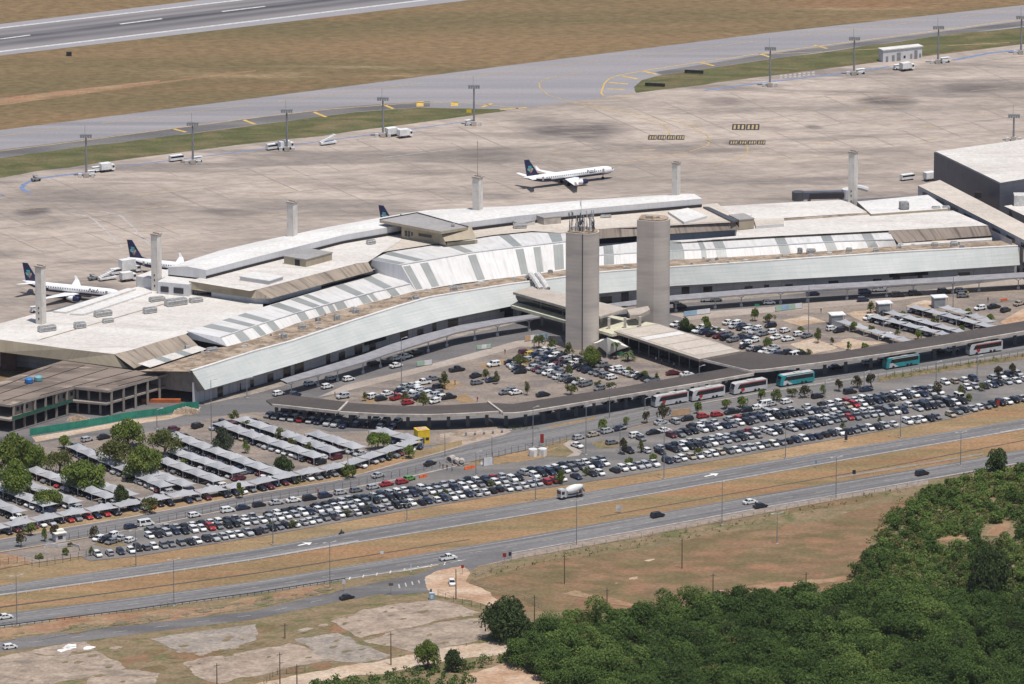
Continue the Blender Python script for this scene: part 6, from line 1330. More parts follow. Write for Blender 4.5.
treeset([(423, 409, 17, 'olive', 17), (406, 402, 11, 'olive', 11), (445, 389, 14, 'olive', 18), (486, 380, 12, 'olive', 11), (497, 384, 9, 'olive', 13), (365, 401, 8, 'olive', 9), (590, 366, 23, 'round', 20), (569, 358, 13, 'olive', 16), (521, 368, 18, 'open', 14), (568, 377, 11, 'olive', 13), (527, 395, 8, 'olive', 17), (571, 395, 15, 'olive', 13), (598, 388, 8, 'olive', 9), (628, 375, 8, 'small', 9), (644, 379, 11, 'small', 9), (656, 380, 7, 'olive', 7), (611, 390, 10, 'olive', 10), (552, 351, 9, 'olive', 11), (578, 384, 6, 'olive', 8), (539, 348, 14, 'open', 15), (553, 349, 11, 'olive', 12)], 'in the left terminal lot', 'trees of the left terminal lot')
treeset([(755, 321, 10, 'small', 16), (769, 322, 14, 'olive', 10), (705, 332, 15, 'small', 17), (684, 331, 14, 'dark', 14), (692, 332, 10, 'dark', 10), (719.5, 334, 6, 'small', 7), (741, 338, 7, 'olive', 7), (767, 348, 11, 'small', 13), (800.5, 332, 8, 'small', 7), (818, 343, 9, 'olive', 17), (800, 356, 9, 'small', 9), (809, 357, 8, 'olive', 9), (871, 313, 12, 'olive', 12), (902, 319, 9, 'small', 10), (917, 323, 9, 'small', 8), (854, 332, 10, 'small', 13), (871.5, 335, 9, 'olive', 12), (918, 340, 12, 'small', 13), (849, 350, 6, 'small', 10), (832, 345, 5, 'olive', 10), (865, 348, 10, 'bush', 6), (898, 336, 8, 'olive', 6), (968, 317, 9, 'small', 11), (990, 322, 10, 'small', 10), (935, 325, 10, 'olive', 9), (961, 333, 9, 'small', 8)], 'in the right terminal lot', 'trees of the right terminal lot')
treeset([(604, 432, 14, 'small', 14), (626, 425, 9, 'small', 10), (647, 423, 11, 'brown', 13), (663, 422, 18, 'brown', 20), (697, 414, 12, 'small', 13), (726, 409, 12, 'small', 12), (743, 407, 12, 'small', 13), (761, 401, 12, 'small', 13), (777, 401, 14, 'small', 14), (792, 397, 12, 'olive', 11), (805, 398, 14, 'brown', 15), (823, 394, 9, 'small', 10), (839, 391, 12, 'brown', 13), (857, 388, 14, 'brown', 14), (871, 388, 15, 'brown', 16), (998, 379, 14, 'brown', 14), (1013, 376, 12, 'brown', 14)], 'along the kerb of the bus road', 'trees along the bus road')
treeset([(624, 454, 13, 'brown', 18), (641, 453, 9, 'olive', 13), (653, 464, 9, 'small', 13), (698, 457, 10, 'olive', 12), (559.5, 484, 11, 'small', 17), (586, 476, 8, 'olive', 10), (629, 467, 9, 'small', 12), (937, 394, 13, 'brown', 13), (960, 398, 13, 'olive', 13), (969, 401, 8, 'small', 9), (982, 391, 10, 'olive', 10), (293, 528, 11, 'olive', 10), (347, 517, 9, 'olive', 9), (367, 512, 9, 'olive', 9), (437, 499, 8, 'olive', 8), (445, 494, 7, 'olive', 6), (490, 486, 8, 'small', 7), (843, 429, 8, 'olive', 7), (879, 424, 7, 'olive', 7), (923, 420, 6, 'olive', 6), (270, 528, 9, 'small', 7), (770, 446, 7, 'olive', 7)], 'in the big roadside car park', 'trees of the roadside car park')
treeset([(21, 547, 12, 'brown', 18), (45, 541, 9, 'small', 14), (56, 540, 13, 'brown', 17), (94, 538, 12, 'brown', 13), (66, 555, 9, 'small', 9), (91, 556, 7, 'small', 10), (39, 559, 9, 'bush', 7), (70, 547, 6, 'olive', 6)], 'around the pale gatehouse at the left', 'trees near the gatehouse')
tree(508, 641, 54, 'big', 'big dark rounded tree beside the dirt track at the edge of the thicket', 46, None, 0)
tree(428, 669, 26, 'round', 'open crowned tree beside the dirt track, left of a touching pair', 33, None, 1); tree(452, 672, 27, 'dark', 'low spreading tree beside the dirt track, right of a touching pair', 27, None, 1)
tree(990, 603, 48, 'big', 'tall near black tree rising out of the thicket at the right', 62, None, 1); tree(999, 473, 32, 'dark', 'rounded dark tree at the top edge of the thicket by the highway', 29, None, 2)
# palms beside the tent
plain('palm_leaf', (.055, .085, .025), .6, var=.3)
def palm(px, py, h, label):
    r = tag(empty('palm_tree', P(px, py, .1)), label, 'palm'); b = MB(); b.tube([(0, 0, 0), (.1, 0, h*.5), (0, 0, h)], .22, 7, r2=.16); b.build('trunk', 'bark', r); b = MB(); rg = random.Random(px)
    for i in range(15):
        a = i*2.4; L_ = rg.uniform(1.7, 2.5); up_ = rg.uniform(.1, 1.0); pts = [Vector((math.cos(a)*L_*t, math.sin(a)*L_*t, h+up_*L_*t-1.25*L_*t*t*.75)) for t in (0, .3, .6, .85, 1)]
        sd = Vector((-math.sin(a), math.cos(a), 0))
        for j in range(4):
            w0, w1 = (.12, .42, .38, .25)[j], (.42, .38, .25, .03)[j]
            for s in (-1, 1): b.face([pts[j], pts[j+1], pts[j+1]+sd*s*w1-Vector((0, 0, w1*.5)), pts[j]+sd*s*w0-Vector((0, 0, w0*.5))])
    b.build('crown', 'palm_leaf', r)
palm(616, 359, 5.2, 'palm tree in front of the white tent'); palm(628, 361, 2.8, 'short palm right of the one in front of the white tent')
# ------------------------------------------------------------------ thicket (one mass)
def inside(p, poly):
    x, y = p; c = False; n = len(poly)
    for i in range(n):
        (x1, y1), (x2, y2) = poly[i], poly[(i+1) % n]
        if (y1 > y) != (y2 > y) and x < (x2-x1)*(y-y1)/(y2-y1)+x1: c = not c
    return c
def thicket(name, polypx, step, rlo, rhi, tone_fn, mat, label, leaf=.42, hf=1.0, dens=330, seed=11):
    rg = np.random.default_rng(seed); pw = [tuple(P(x, y)[:2]) for x, y in polypx]; xs = [p[0] for p in pw]; ys = [p[1] for p in pw]; C_, R2, N2, S2, T2 = [], [], [], [], []; n = 0
    y = min(ys)
    while y < max(ys):
        x = min(xs)
        while x < max(xs):
            q = (x+rg.uniform(-.5, .5)*step, y+rg.uniform(-.5, .5)*step)
            if inside(q, pw):
                px, py = pxy(Vector((q[0], q[1], 2)))
                if -30 < px < 1120 and py < 735 and not (982 < px < 1014 and 518 < py < 536) and not (940 < px < 974 and 531 < py < 543):
                    r = rg.uniform(rlo, rhi)*(1.25 if rg.random() < .18 else 1); nl = rg.integers(3, 6); hz = r*hf*rg.uniform(.9, 1.5); t0 = tone_fn(px, py, rg)+rg.normal()*.14; n += 1
                    for j in range(nl):
                        a = rg.random()*6.28; u = r*.55*math.sqrt(rg.random()); rr = r*rg.uniform(.45, .7)
                        C_.append((q[0]+u*math.cos(a), q[1]+u*math.sin(a), hz*rg.uniform(.35, 1.0))); R2.append(rr); N2.append(int(dens/nl*(rr/1.6)**1.5)); S2.append(leaf*rg.uniform(.8, 1.25)); T2.append(float(np.clip(t0+rg.normal()*.13, .02, .98)))
            x += step
        y += step
    V, Tn = leaves(C_, R2, N2, S2, T2, rg, squash=.9, up=.3); o = bpy.data.objects.new(name, leafmesh(name, V, Tn, mat)); COL.objects.link(o); tag(o, label, 'thicket', None, 'stuff'); print(name, n, len(Tn)); return o
FOR = [(514, 660), (520, 652), (534, 640), (550, 631), (566, 626), (590, 622), (625, 625), (645, 623), (690, 616), (706, 612), (725, 607), (745, 606), (770, 603), (800, 603), (848, 603), (900, 600), (940, 604), (1130, 618), (1130, 750), (600, 750), (560, 690), (530, 676), (514, 664)]
FOR2 = [(846, 596), (856, 580), (862, 565), (876, 548), (884, 528), (897, 514), (922, 498), (946, 487), (972, 478), (990, 473), (1010, 472), (1130, 455), (1130, 622), (940, 604), (900, 596)]
def tone2(px, py, rg):
    t = .55+.22*math.sin(px*.06+py*.05)+.16*math.sin(px*.11-py*.09+2)+rg.normal()*.15
    return t+.15*(py < 520)
def tone(px, py, rg):
    t = .42+.22*math.sin(px*.021+py*.013)+.18*math.sin(px*.05-py*.045+1.3)
    if py < 560: t += .12
    if 790 < px < 880 and 585 < py < 640: t -= .12
    return t+rg.normal()*.06
thicket('thicket', FOR, 4.0, 1.7, 4.6, tone, 'leaf_forest', 'dense green thicket of tangled bushes filling the lower right corner', .25, 1.0, 760)
thicket('thicket', FOR, 9.5, 1.4, 3.4, tone2, 'leaf_dark', 'darker bushes scattered through the thicket', .25, 1.15, 520, 41)
thicket('thicket', FOR, 12.5, 1.2, 3.0, tone2, 'leaf_olive', 'paler olive bushes scattered through the thicket', .24, 1.2, 420, 43)
thicket('thicket', FOR2, 4.6, 1.3, 2.8, tone2, 'leaf_forest', 'green bushes on the slope between the dark thicket and the highway', .27, .85, 430)
thicket('thicket', FOR2, 4.2, .8, 2.1, tone2, 'leaf_olive', 'paler olive scrub filling the slope between the green bushes', .24, .7, 300, 23)
thicket('tall_grass', FOR2, 2.3, .8, 1.6, tone2, 'leaf_forest', 'low weeds covering the slope below the bushes', .26, .7, 110, 31)
rsheet('bare_bank', [(985, 536), (1003, 522), (1012, 520), (1010, 528), (998, 536)], 'red_soil', .1); rsheet('bare_bank', [(938, 540), (965, 532), (975, 536), (955, 545)], 'red_soil', .1)
thicket('roadside_scrub', [(430, 668), (470, 664), (512, 655), (516, 661), (470, 674), (440, 680), (380, 676), (420, 670)], 2.6, .9, 1.6, lambda a, b_, r: .5, 'leaf_forest', 'band of low green scrub along the dirt track', .26, .8, 130)
thicket('roadside_scrub', [(290, 716), (310, 684), (350, 682), (400, 680), (440, 683), (470, 678), (480, 690), (460, 716)], 2.6, 1.0, 1.9, lambda a, b_, r: .55, 'leaf_forest', 'green scrub along the bottom edge of the frame', .28, .8, 150)
thicket('tall_grass', [(855, 592), (845, 580), (858, 562), (868, 545), (880, 522), (897, 505), (917, 492), (924, 494), (905, 512), (890, 530), (878, 550), (866, 575), (862, 592)], 2.4, .6, 1.2, lambda a, b_, r: .75, 'leaf_olive', 'pale tall grass fringe along the upper left edge of the thicket', .26, .8, 90)
thicket('tall_grass', [(512, 566), (560, 555), (640, 541), (700, 530), (768, 515), (840, 501), (914, 487), (914, 491), (840, 507), (768, 522), (700, 537), (640, 548), (560, 562), (512, 571), (480, 580), (474, 577)], 2.8, .45, .95, lambda a, b_, r: .5+.3*math.sin(a*.05), 'leaf_olive', 'ragged grass and weeds along the field fence', .22, .7, 60)
thicket('verge_hedge', [(878, 379), (1060, 349), (1060, 352), (878, 382.5)], 1.8, .6, 1.0, lambda a, b_, r: .45, 'leaf_mid', 'low green hedge strip between bus road and car park', .2, .8, 70)
thicket('verge_hedge', [(508, 426.5), (538, 428), (538, 431), (508, 430)], 1.4, .6, .9, lambda a, b_, r: .3, 'leaf_mid', 'clipped hedge on the island by the access road', .18, .9, 80)
thicket('verge_hedge', [(622, 356), (640, 360), (640, 363), (618, 360)], 1.4, .7, 1.1, lambda a, b_, r: .2, 'leaf_mid', 'dark clipped hedge beside the white tent', .18, 1, 90)
thicket('weeds', [(330, 622), (350, 632), (420, 648), (480, 640), (486, 646), (420, 656), (340, 640), (318, 630)], 4.2, .3, .7, lambda a, b_, r: .5, 'leaf_mid', 'scattered weeds growing in the slab joints', .2, .7, 36)
thicket('weeds', [(320, 655), (400, 656), (470, 645), (500, 640), (500, 644), (410, 664), (330, 662)], 3.4, .3, .8, lambda a, b_, r: .45, 'leaf_mid', 'weeds beside the dirt track below the slabs', .2, .7, 40)
# ------------------------------------------------------------------ lamp posts, masts, poles
def lamp(px, yt, yb, label, arms=2, heads='light_steel', group='tall lamp posts'):
    h = hgt(yb-yt, yb); r = tag(empty('lamp_post', P(px, yb, .1), AX), label, 'lamp post', group)
    b = MB(); b.tube([(0, 0, 0), (0, 0, h)], .15, 7, r2=.09); b.build('pole', 'grey_steel', r)
    b = MB(); b.box(-.35, .35, -.35, .35, 0, .25); b.build('base', 'concrete', r)
    for i in range(arms):
        s = -1 if i else 1; b = MB(); b.tube([(0, 0, h-.3), (s*.9, 0, h), (s*1.7, 0, h+.05)], .06, 5); b.box(s*1.7-.45, s*1.7+.45, -.18, .18, h-.03, h+.12); b.build('lamp_head', heads, r)
LP = [('on the roadside verge', [(664, 424, 479), (785.5, 422, 458), (900.5, 402, 438), (535.5, 477, 501), (407, 503, 521), (273, 513, 545), (136, 530, 568)]), ('in the highway median', [(17, 575, 626), (174, 559, 606), (330, 542, 589), (960.5, 432, 466), (722, 481, 525)]), ('on the field side of the highway', [(576.5, 500, 546), (836, 457, 499), (777, 513, 544)]),
      ('in the shaded left car park', [(211.5, 380, 442), (247, 378, 398), (157, 409, 429), (348, 452, 478)]), ('around the forecourt and access road', [(401.5, 338, 393), (492, 436, 465), (445, 434, 458), (533, 407, 447), (586, 406, 455), (609.5, 387, 419), (645, 398, 411), (559, 357, 383), (699, 366, 392)]), ('beside the bus road', [(936, 362, 389), (977, 356, 379), (825, 380, 400), (864, 372, 390)]), ('in the right terminal lot', [(808.5, 286, 335), (953, 277, 311)]), ('in the roadside car park rows', [(620, 428, 452), (758, 404, 420), (476, 452, 476), (372, 484, 508)])]
for wh, L_ in LP:
    for i, (x, yt, yb) in enumerate(sorted(L_)): lamp(x, yt, yb, 'thin grey lamp post, %s from the left %s' % (nth(i), wh), 2 if 'highway' in wh or 'verge' in wh else 1)
def mast(px, yt, yb, label):
    h = hgt(yb-yt, yb); r = tag(empty('floodlight_mast', P(px, yb, .1)), label, 'light mast', 'floodlight masts along the apron')
    b = MB(); b.tube([(0, 0, 0), (0, 0, h-1)], .42, 8, r2=.26); b.build('pole', 'grey_steel', r); b = MB(); b.box(-.9, .9, -.9, .9, 0, 1.6); b.build('base', 'concrete', r)
    b = MB(); b.box(-2.1, 2.1, -.6, .6, h-1.3, h-.9); b.tube([(-.3, 0, h-1), (-.3, 0, h+2.4)], .06, 5); b.build('head_frame', 'grey_steel', r)
    for i in range(5): b = MB(); x = -1.7+i*.85; b.box(x-.34, x+.34, -.8, -.3, h-2.1, h-1.0); b.build('floodlight', 'grey_steel', r)
    for s in (-1, 1): b = MB(); b.box(s*2.2-.6, s*2.2+.6, -.5, .5, 0, 1.3); b.build('cabinet', 'hvac_metal', r)
for i, (x, a, c_) in enumerate(((86.5, 132, 177), (193, 120, 164), (287, 107, 151), (383, 95, 137), (474, 83, 125.5), (770, 45, 86.5), (854, 35, 75), (938, 24, 63.5), (1021, 14, 54), (1013.5, 112, 141))):
    mast(x, a, c_, '%s grey floodlight mast from the left along the grass edge of the apron' % nth(i) if i < 9 else 'lone grey floodlight mast behind the white roof of the dark block')
def pole(px, yt, yb, label, cross=True, mat='wood'):
    h = hgt(yb-yt, yb); r = tag(empty('utility_pole', P(px, yb, .05), AX), label, 'utility pole', 'utility poles'); b = MB(); b.tube([(0, 0, 0), (0, 0, h)], .19, 7, r2=.12); b.build('pole', mat, r)
    if cross: b = MB(); b.box(-.9, .9, -.07, .07, h-.7, h-.55); b.build('crossarm', 'wood', r); b = MB(); b.box(-.7, -.6, -.05, .05, h-.55, h-.35); b.box(.6, .7, -.05, .05, h-.55, h-.35); b.build('insulator', 'light_steel', r)
UP = [('in the dry field', [(564.5, 554, 585), (682, 538, 569), (607, 588, 609), (713, 573, 595), (806, 572, 592)]), ('beside the dirt track and slabs', [(534.5, 595, 625), (391, 632, 666), (424, 648, 671), (280, 652, 686), (297, 664, 687), (285, 623, 639), (217, 663, 687)])]
for wh, L_ in UP:
    for i, (x, a, c_) in enumerate(sorted(L_)): pole(x, a, c_, 'weathered utility pole, %s from the left %s' % (nth(i), wh))
pole(456, 569, 600, 'thick dark pole beside the red soil road junction', False); pole(506, 610, 643, 'pale concrete pole with an arm in front of the big dark tree', True, 'concrete'); pole(973, 574, 586, 'short bleached post in front of the near black tree', False, 'concrete')
# ------------------------------------------------------------------ fences and rails
def fence(line, step, h, label, mat='grey_steel', wires=(.35, .75, 1.15), name='wire_fence', rr=.06, maxp=100):
    W_ = PL(line, .05); tot = sum((b-a).length for a, b in zip(W_, W_[1:])); n = min(maxp, int(tot/step)+1); Q = resample(W_, n)
    r = tag(empty(name, Q[n//2]), label, 'fence' if 'fence' in name else 'guard rail'); b = MB()
    for z in wires:
        t = .016 if 'fence' in name else .15
        A = [p+Vector((0, 0, z*h-t)) for p in Q]; B = [p+Vector((0, 0, z*h+t)) for p in Q]; b.strip(A, B); b.strip(B, [p+Vector((0, .06, 0)) for p in B]); b.strip([p+Vector((0, .06, 0)) for p in B], [p+Vector((0, .06, 0)) for p in A])
    part(b, 'wire' if 'fence' in name else 'rail', mat, r); m = MB(); m.box(-rr, rr, -rr, rr, 0, h); po = m.build('post', mat); me = po.data; bpy.data.objects.remove(po)
    for p in Q: o = bpy.data.objects.new('post', me); COL.objects.link(o); o.parent = r; o.location = p-Q[n//2]
plain('post_concrete', (.34, .32, .30), .9); plain('post_dark', (.075, .075, .075), .8)
fence([(0, 566), (20, 563), (40, 567.5), (94, 556)], 2.6, 2.2, 'dark mesh fence around the gatehouse corner of the car park', 'post_dark')
fence([(60, 541.5), (128, 530), (256, 503.5), (340, 489.5), (440, 468)], 3.0, 2.0, 'dark mesh fence between the access road and the parked cars', 'post_dark')
fence([(480, 462), (512, 453.5), (575, 440.5), (627, 429)], 2.6, 2.2, 'dark mesh fence along the bend of the access road by the island', 'post_dark')
fence([(878, 379), (960, 366), (1050, 352)], 3.0, 1.8, 'mesh fence along the hedge of the bus road', 'post_dark')
fence([(476, 578), (512, 560.5), (640, 538.5), (768, 514), (918, 485.5)], 4.0, 1.5, 'post and wire fence along the top of the dry field', 'post_concrete', rr=.09)
fence([(40, 641), (128, 624.5), (256, 609.5), (325, 593)], 5.0, 1.8, 'row of thin fence posts on the upper side of the frontage road', 'post_concrete')
fence([(438, 597), (455, 603), (490, 612)], 3.4, 2.0, 'wire fence beside the red soil track at the junction', 'post_dark'); fence([(258, 692), (275, 676), (305, 673)], 2.6, 1.8, 'low rusted fence at the bottom of the slabs', 'post_dark')
fence([(476, 586), (500, 592), (530, 603), (545, 612)], 4.0, 1.5, 'wire fence along the lower left side of the dry field', 'post_concrete')
fence([(-40, 603), (0, 597), (128, 579.5), (256, 561), (358, 543)], 4.0, .85, 'white roadside rail on the lower edge of the far carriageway', 'white_plastic', (.8,), 'guard_rail', .08)
fence([(-40, 634), (0, 628.5), (128, 612.5), (256, 595), (345, 581)], 2.2, .95, 'dark posted rail along the near carriageway at the left', 'post_dark', (.8,), 'guard_rail', .09)
fence([(838, 479.5), (900, 469.5), (983, 456)], 4.0, .85, 'steel rail on the upper edge of the near carriageway at the right', 'light_steel', (.8,), 'guard_rail', .08); fence([(1000, 434.5), (1060, 424.5)], 4.0, .85, 'white rail on the far carriageway at the right frame edge', 'white_plastic', (.8,), 'guard_rail', .08)
# ------------------------------------------------------------------ kiosk, booths, tent, boards, signs
plain('kiosk_yellow', (.72, .50, .03), .5); plain('tent_fabric', (.78, .75, .68), .6); plain('sign_red', (.32, .03, .025), .5); plain('sign_green', (.02, .22, .12), .5); plain('sign_dark', (.03, .035, .05), .5); plain('board_tan', (.50, .33, .20), .7); plain('board_blue', (.15, .33, .50), .5); plain('board_white', (.68, .68, .68), .5); plain('sign_yellow', (.62, .45, .03), .5); plain('traffic_orange', (.72, .14, .03), .5); plain('booth_grey', (.27, .28, .30), .5)
p = P(424, 444); r = tag(empty('kiosk', p, R(20)), 'bright yellow boxy kiosk at the tip of the shaded car park', 'kiosk')
b = MB(); b.box(-1.9, 1.9, 0, 4.0, 0, 4.2); b.build('wall', 'kiosk_yellow', r); b = MB(); b.box(-1.95, 1.95, -.05, 4.05, 4.2, 4.3); b.build('roof', 'kiosk_yellow', r); b = MB(); b.box(-1.4, 1.5, .3, 3.4, 4.3, 4.42); b.build('roof_patch', 'board_tan', r)
b = MB(); b.box(-1.2, .2, -.05, 0, .05, 2.1); b.build('door', 'dark_steel', r); b = MB(); b.box(.5, 1.6, -.05, 0, 1.1, 2.0); b.build('window', 'window_dark', r)
for (x, y, lab) in ((836, 325, 'grey lift booth at the start of the leftmost right lot canopy'), (883, 313.5, 'grey lift booth at the start of the second right lot canopy'), (938.5, 307.5, 'grey lift booth nearest the right frame edge')):
    r = tag(empty('lift_booth', P(x, y), R(14)), lab, 'booth', 'grey booths of the right terminal lot'); b = MB(); b.box(-1.9, 1.9, -1.5, 1.8, 0, 3.5); b.build('wall', 'booth_grey', r); b = MB(); b.box(-2.1, 2.9, -1.7, 2.6, 3.5, 3.75); b.build('roof', 'white_plastic', r); b = MB(); b.box(.9, 1.93, -.9, .4, .1, 2.2); b.build('door', 'dark_glass', r)
    b = MB(); b.tube([(2.5, 2.4, 0), (2.5, 2.4, 3.5)], .1); b.tube([(2.5, -1.4, 0), (2.5, -1.4, 3.5)], .1); b.build('post', 'light_steel', r)
# tensile tent
pk = P(607, 337.5, 7.2); r = tag(empty('event_tent', Vector((pk.x, pk.y, 0))), 'white peaked tensile tent at the foot of the antenna tower', 'tent')
cor = [P(593, 343, 2.4), P(609, 355, 1.0), P(630, 347, 2.2), P(621, 339, 2.6), P(602, 338, 2.6)]; b = MB(); G = 8
for i in range(len(cor)):
    a, c = cor[i], cor[(i+1) % len(cor)]
    for u in range(G):
        for v in range(G):
            def q(u, v):
                t = u/G; e = a.lerp(c, t); m_ = e+(pk-e)*(.12*math.sin(math.pi*t)); m_.z = e.z+.35*math.sin(math.pi*t); w = v/G; s = m_.lerp(pk, w); s.z = m_.z+(pk.z-m_.z)*(w**1.3); return s
            b.face([q(u, v), q(u+1, v), q(u+1, v+1), q(u, v+1)])
b.build('membrane', 'tent_fabric').parent = r; r.children
for o in COL.objects:
    if o.parent == r: o.matrix_parent_inverse = Matrix.Translation(r.location).inverted()
for c in cor+[pk]: b = MB(); b.tube([(c.x, c.y, 0), (c.x, c.y, c.z)], .1); part(b, 'pole', 'light_steel', r)
def board(x0, x1, yb, hpx, mats, label, cat='billboard', name='billboard', z0=.3, split=1):
    a, c = P(x0, yb), P(x1, yb-(x1-x0)*.12); r = tag(empty(name, a), label, cat); h = hgt(hpx, yb)
    for i in range(split):
        t0, t1 = i/split, (i+1)/split; q0, q1 = a.lerp(c, t0), a.lerp(c, t1); b = MB(); b.prism([q0, q1, q1+Vector((0, .18, 0)), q0+Vector((0, .18, 0))], z0+h, z0, 0); part(b, 'panel', mats[i % len(mats)], r)
    for q in (a, c): b = MB(); b.box(q.x-.08, q.x+.08, q.y+.2, q.y+.36, 0, z0+h*.8); part(b, 'post', 'dark_steel', r)
board(525, 547, 342, 5, ['board_tan', 'board_white', 'board_sky', 'board_sky'], 'blue and tan display board in front of the antenna tower', split=4); board(684, 710, 317, 4.5, ['board_sky', 'board_sky', 'board_white', 'board_white'], 'long pale blue display board right of the bare tower', split=4); board(775.5, 802, 312, 5, ['board_mint', 'board_sky', 'board_mint', 'board_white'], 'green and blue display board at the edge of the right lot', split=4)
board(672, 690, 417.5, 6.5, ['board_tan'], 'tan blank board beside the bus road trees'); board(477, 491, 350.5, 4, ['board_mint', 'board_white', 'board_mint'], 'pale green display board at the left lot edge', split=3); board(417, 432, 367, 4.5, ['board_mint', 'board_white'], 'green and white posters at the curved kerb', split=2)
board(1001, 1007, 302, 2.2, ['traffic_orange'], 'small orange banner at the back of the right lot', 'banner', 'banner')
def sign(px, yt, yb, w, hpx, mat, label, two=False):
    h = hgt(yb-yt, yb); hh = hgt(hpx, yb); r = tag(empty('road_sign', P(px, yb, .05)), label, 'sign'); b = MB(); b.tube([(0, .06, 0), (0, .06, h)], .06, 5); b.build('post', 'grey_steel', r); b = MB(); b.box(-w/2, w/2, -.04, .04, h-hh, h); b.build('panel', mat, r)
    if two: b = MB(); b.box(-w/2, w/2, -.04, .04, h-hh*2.2, h-hh*1.1); b.build('panel', 'board_white', r)
sign(542, 434, 446, 1.1, 9, 'sign_red', 'dark red totem sign by the white tanks on the island'); sign(846, 432, 442, .9, 8, 'sign_dark', 'dark totem sign on the roadside verge'); sign(382, 551, 558.5, .9, 3, 'board_white', 'small white sign on the median'); sign(619, 505, 513.5, 1.8, 6, 'hvac_metal', 'grey double sign panel seen from behind on the median', False); sign(462.5, 565, 575, .8, 3, 'sign_red', 'red stop sign at the junction soil patch'); sign(504.5, 553, 563, 1.0, 4, 'sign_red', 'red stop sign where the frontage road leaves the highway'); sign(510, 552, 560, .8, 4, 'sign_dark', 'dark sign right beside the red stop sign at the exit')
sign(344, 580, 592, .9, 4, 'board_white', 'white sign on the grass nose of the hatched merge'); sign(391, 583, 595, 1.3, 2.6, 'wood', 'brown sign on the grass by the frontage road'); sign(411, 564, 575, .25, 8, 'board_white', 'thin white marker post on the hatched merge'); sign(469, 109.5, 115, 1.9, 3.2, 'sign_yellow', 'yellow taxiway sign in the grass left of the fifth mast'); sign(620, 352, 358, 1.7, 3, 'sign_green', 'small green sign in front of the tent'); sign(816, 460, 468, .6, 3.5, 'board_blue', 'small blue grey sign on the right median'); sign(854, 470, 479, 1.0, 4, 'sign_dark', 'dark sign on the right end of the median'); sign(757, 304, 309, 1.5, 2, 'sign_green', 'green sign beside the round tree of the right lot'); sign(998, 400, 411, .9, 5, 'sign_red', 'red sign at the right end of the verge cars'); sign(431, 589, 599, .5, 4, 'sign_dark', 'dark marker beside the blue tank at the junction')
for (x, y, w_, lab) in ((655, 86.5, 3.4, 'black sign box in the tip of the apron grass, lower of two'), (694, 73.5, 3.2, 'black sign box in the apron grass, upper of two')):
    b = MB(); b.box(-w_/2*2.2, w_/2*2.2, -.3, .3, .25, 1.3); 
    for q in (-3, 0, 3): b.box(q-.1, q+.1, -.1, .1, 0, .25)
    o = b.build('taxiway_sign', 'black_paint'); o.location = P(x, y, .05); o.rotation_euler.z = R(-12); tag(o, lab, 'sign', 'black sign boxes in the grass')
for (x, y, lab) in ((533, 456, 'white ribbed tank by the red totem, left of two'), (542.5, 455.5, 'white ribbed tank by the red totem, right of two')):
    b = MB(); b.tube([(0, 0, 0), (0, 0, 2.2)], 1.3, 16); b.tube([(0, 0, 2.2), (0, 0, 2.35)], .9, 16); b.box(-.3, .3, -1.36, -1.2, .3, 1.9, 1); o = b.build('storage_tank', ['white_plastic', 'hvac_metal']); o.location = P(x, y, .1); tag(o, lab, 'tank', 'white tanks on the island')
# gatehouse at the left
p = P(59, 541); r = tag(empty('gatehouse', p, AX), 'pale low gatehouse with a stepped roof at the left tip of the car park', 'building'); b = MB(); b.box(-1.6, 1.6, -1.2, 1.2, 0, 2.5); b.build('wall', 'white_wall', r); b = MB(); b.box(-1.9, 1.9, -1.5, 1.5, 2.5, 2.75); b.box(-.8, 1.4, -.6, 1, 2.75, 3.5); b.build('roof', 'tent_fabric', r); b = MB(); b.box(-.9, .6, -1.25, -1.2, .9, 1.9); b.build('window', 'window_dark', r); b = MB(); b.box(1.61, 1.66, -.5, .4, 0, 2.1); b.build('door', 'dark_steel', r)
b = MB(); 
q = PL([(44, 550), (48, 546), (58, 547), (70, 545.5), (79, 548), (80, 551.5)], .05)
b.strip(q, [p+Vector((0, 0, .9)) for p in q]); b.strip([p+Vector((0, .2, .9)) for p in q], [p+Vector((0, .2, 0)) for p in q]); b.strip([p+Vector((0, 0, .9)) for p in q], [p+Vector((0, .2, .9)) for p in q]); tag(b.build('low_wall', 'white_wall'), 'low curved white wall around the gatehouse yard', 'wall')
p = P(432, 600); b = MB(); b.box(-.8, .8, -.6, .6, .1, 2.0); b.box(-.7, .7, -.5, .5, 2.0, 2.2, 1); b.box(-.4, .4, -.64, -.6, .5, 1.6, 1); o = b.build('site_tank', ['board_blue', 'hvac_metal']); o.location = p; tag(o, 'blue upright tank at the red soil junction', 'tank')
# concrete pipes and barriers by the gate
for i, (x, y) in enumerate(((451, 462), (456, 464.5), (461.5, 465))):
    b = MB(); rr_ = 1.0
    for j in range(16):
        a0, a1 = j*math.pi/8, (j+1)*math.pi/8
        o0, o1 = (-1.2, rr_*math.cos(a0), rr_+rr_*math.sin(a0)), (-1.2, rr_*math.cos(a1), rr_+rr_*math.sin(a1)); i0, i1 = (-1.2, .8*math.cos(a0), rr_+.8*math.sin(a0)), (-1.2, .8*math.cos(a1), rr_+.8*math.sin(a1)); X = lambda p: (1.2, p[1], p[2])
        b.face([o0, o1, X(o1), X(o0)]); b.face([i1, i0, X(i0), X(i1)]); b.face([o1, o0, i0, i1]); b.face([X(o0), X(o1), X(i1), X(i0)])
    o = b.build('concrete_pipe', 'concrete'); o.location = P(x, y, .1); o.rotation_euler.z = R(60+i*14); tag(o, '%s concrete pipe from the left at the car park gate' % nth(i), 'pipe', 'concrete pipes at the gate')
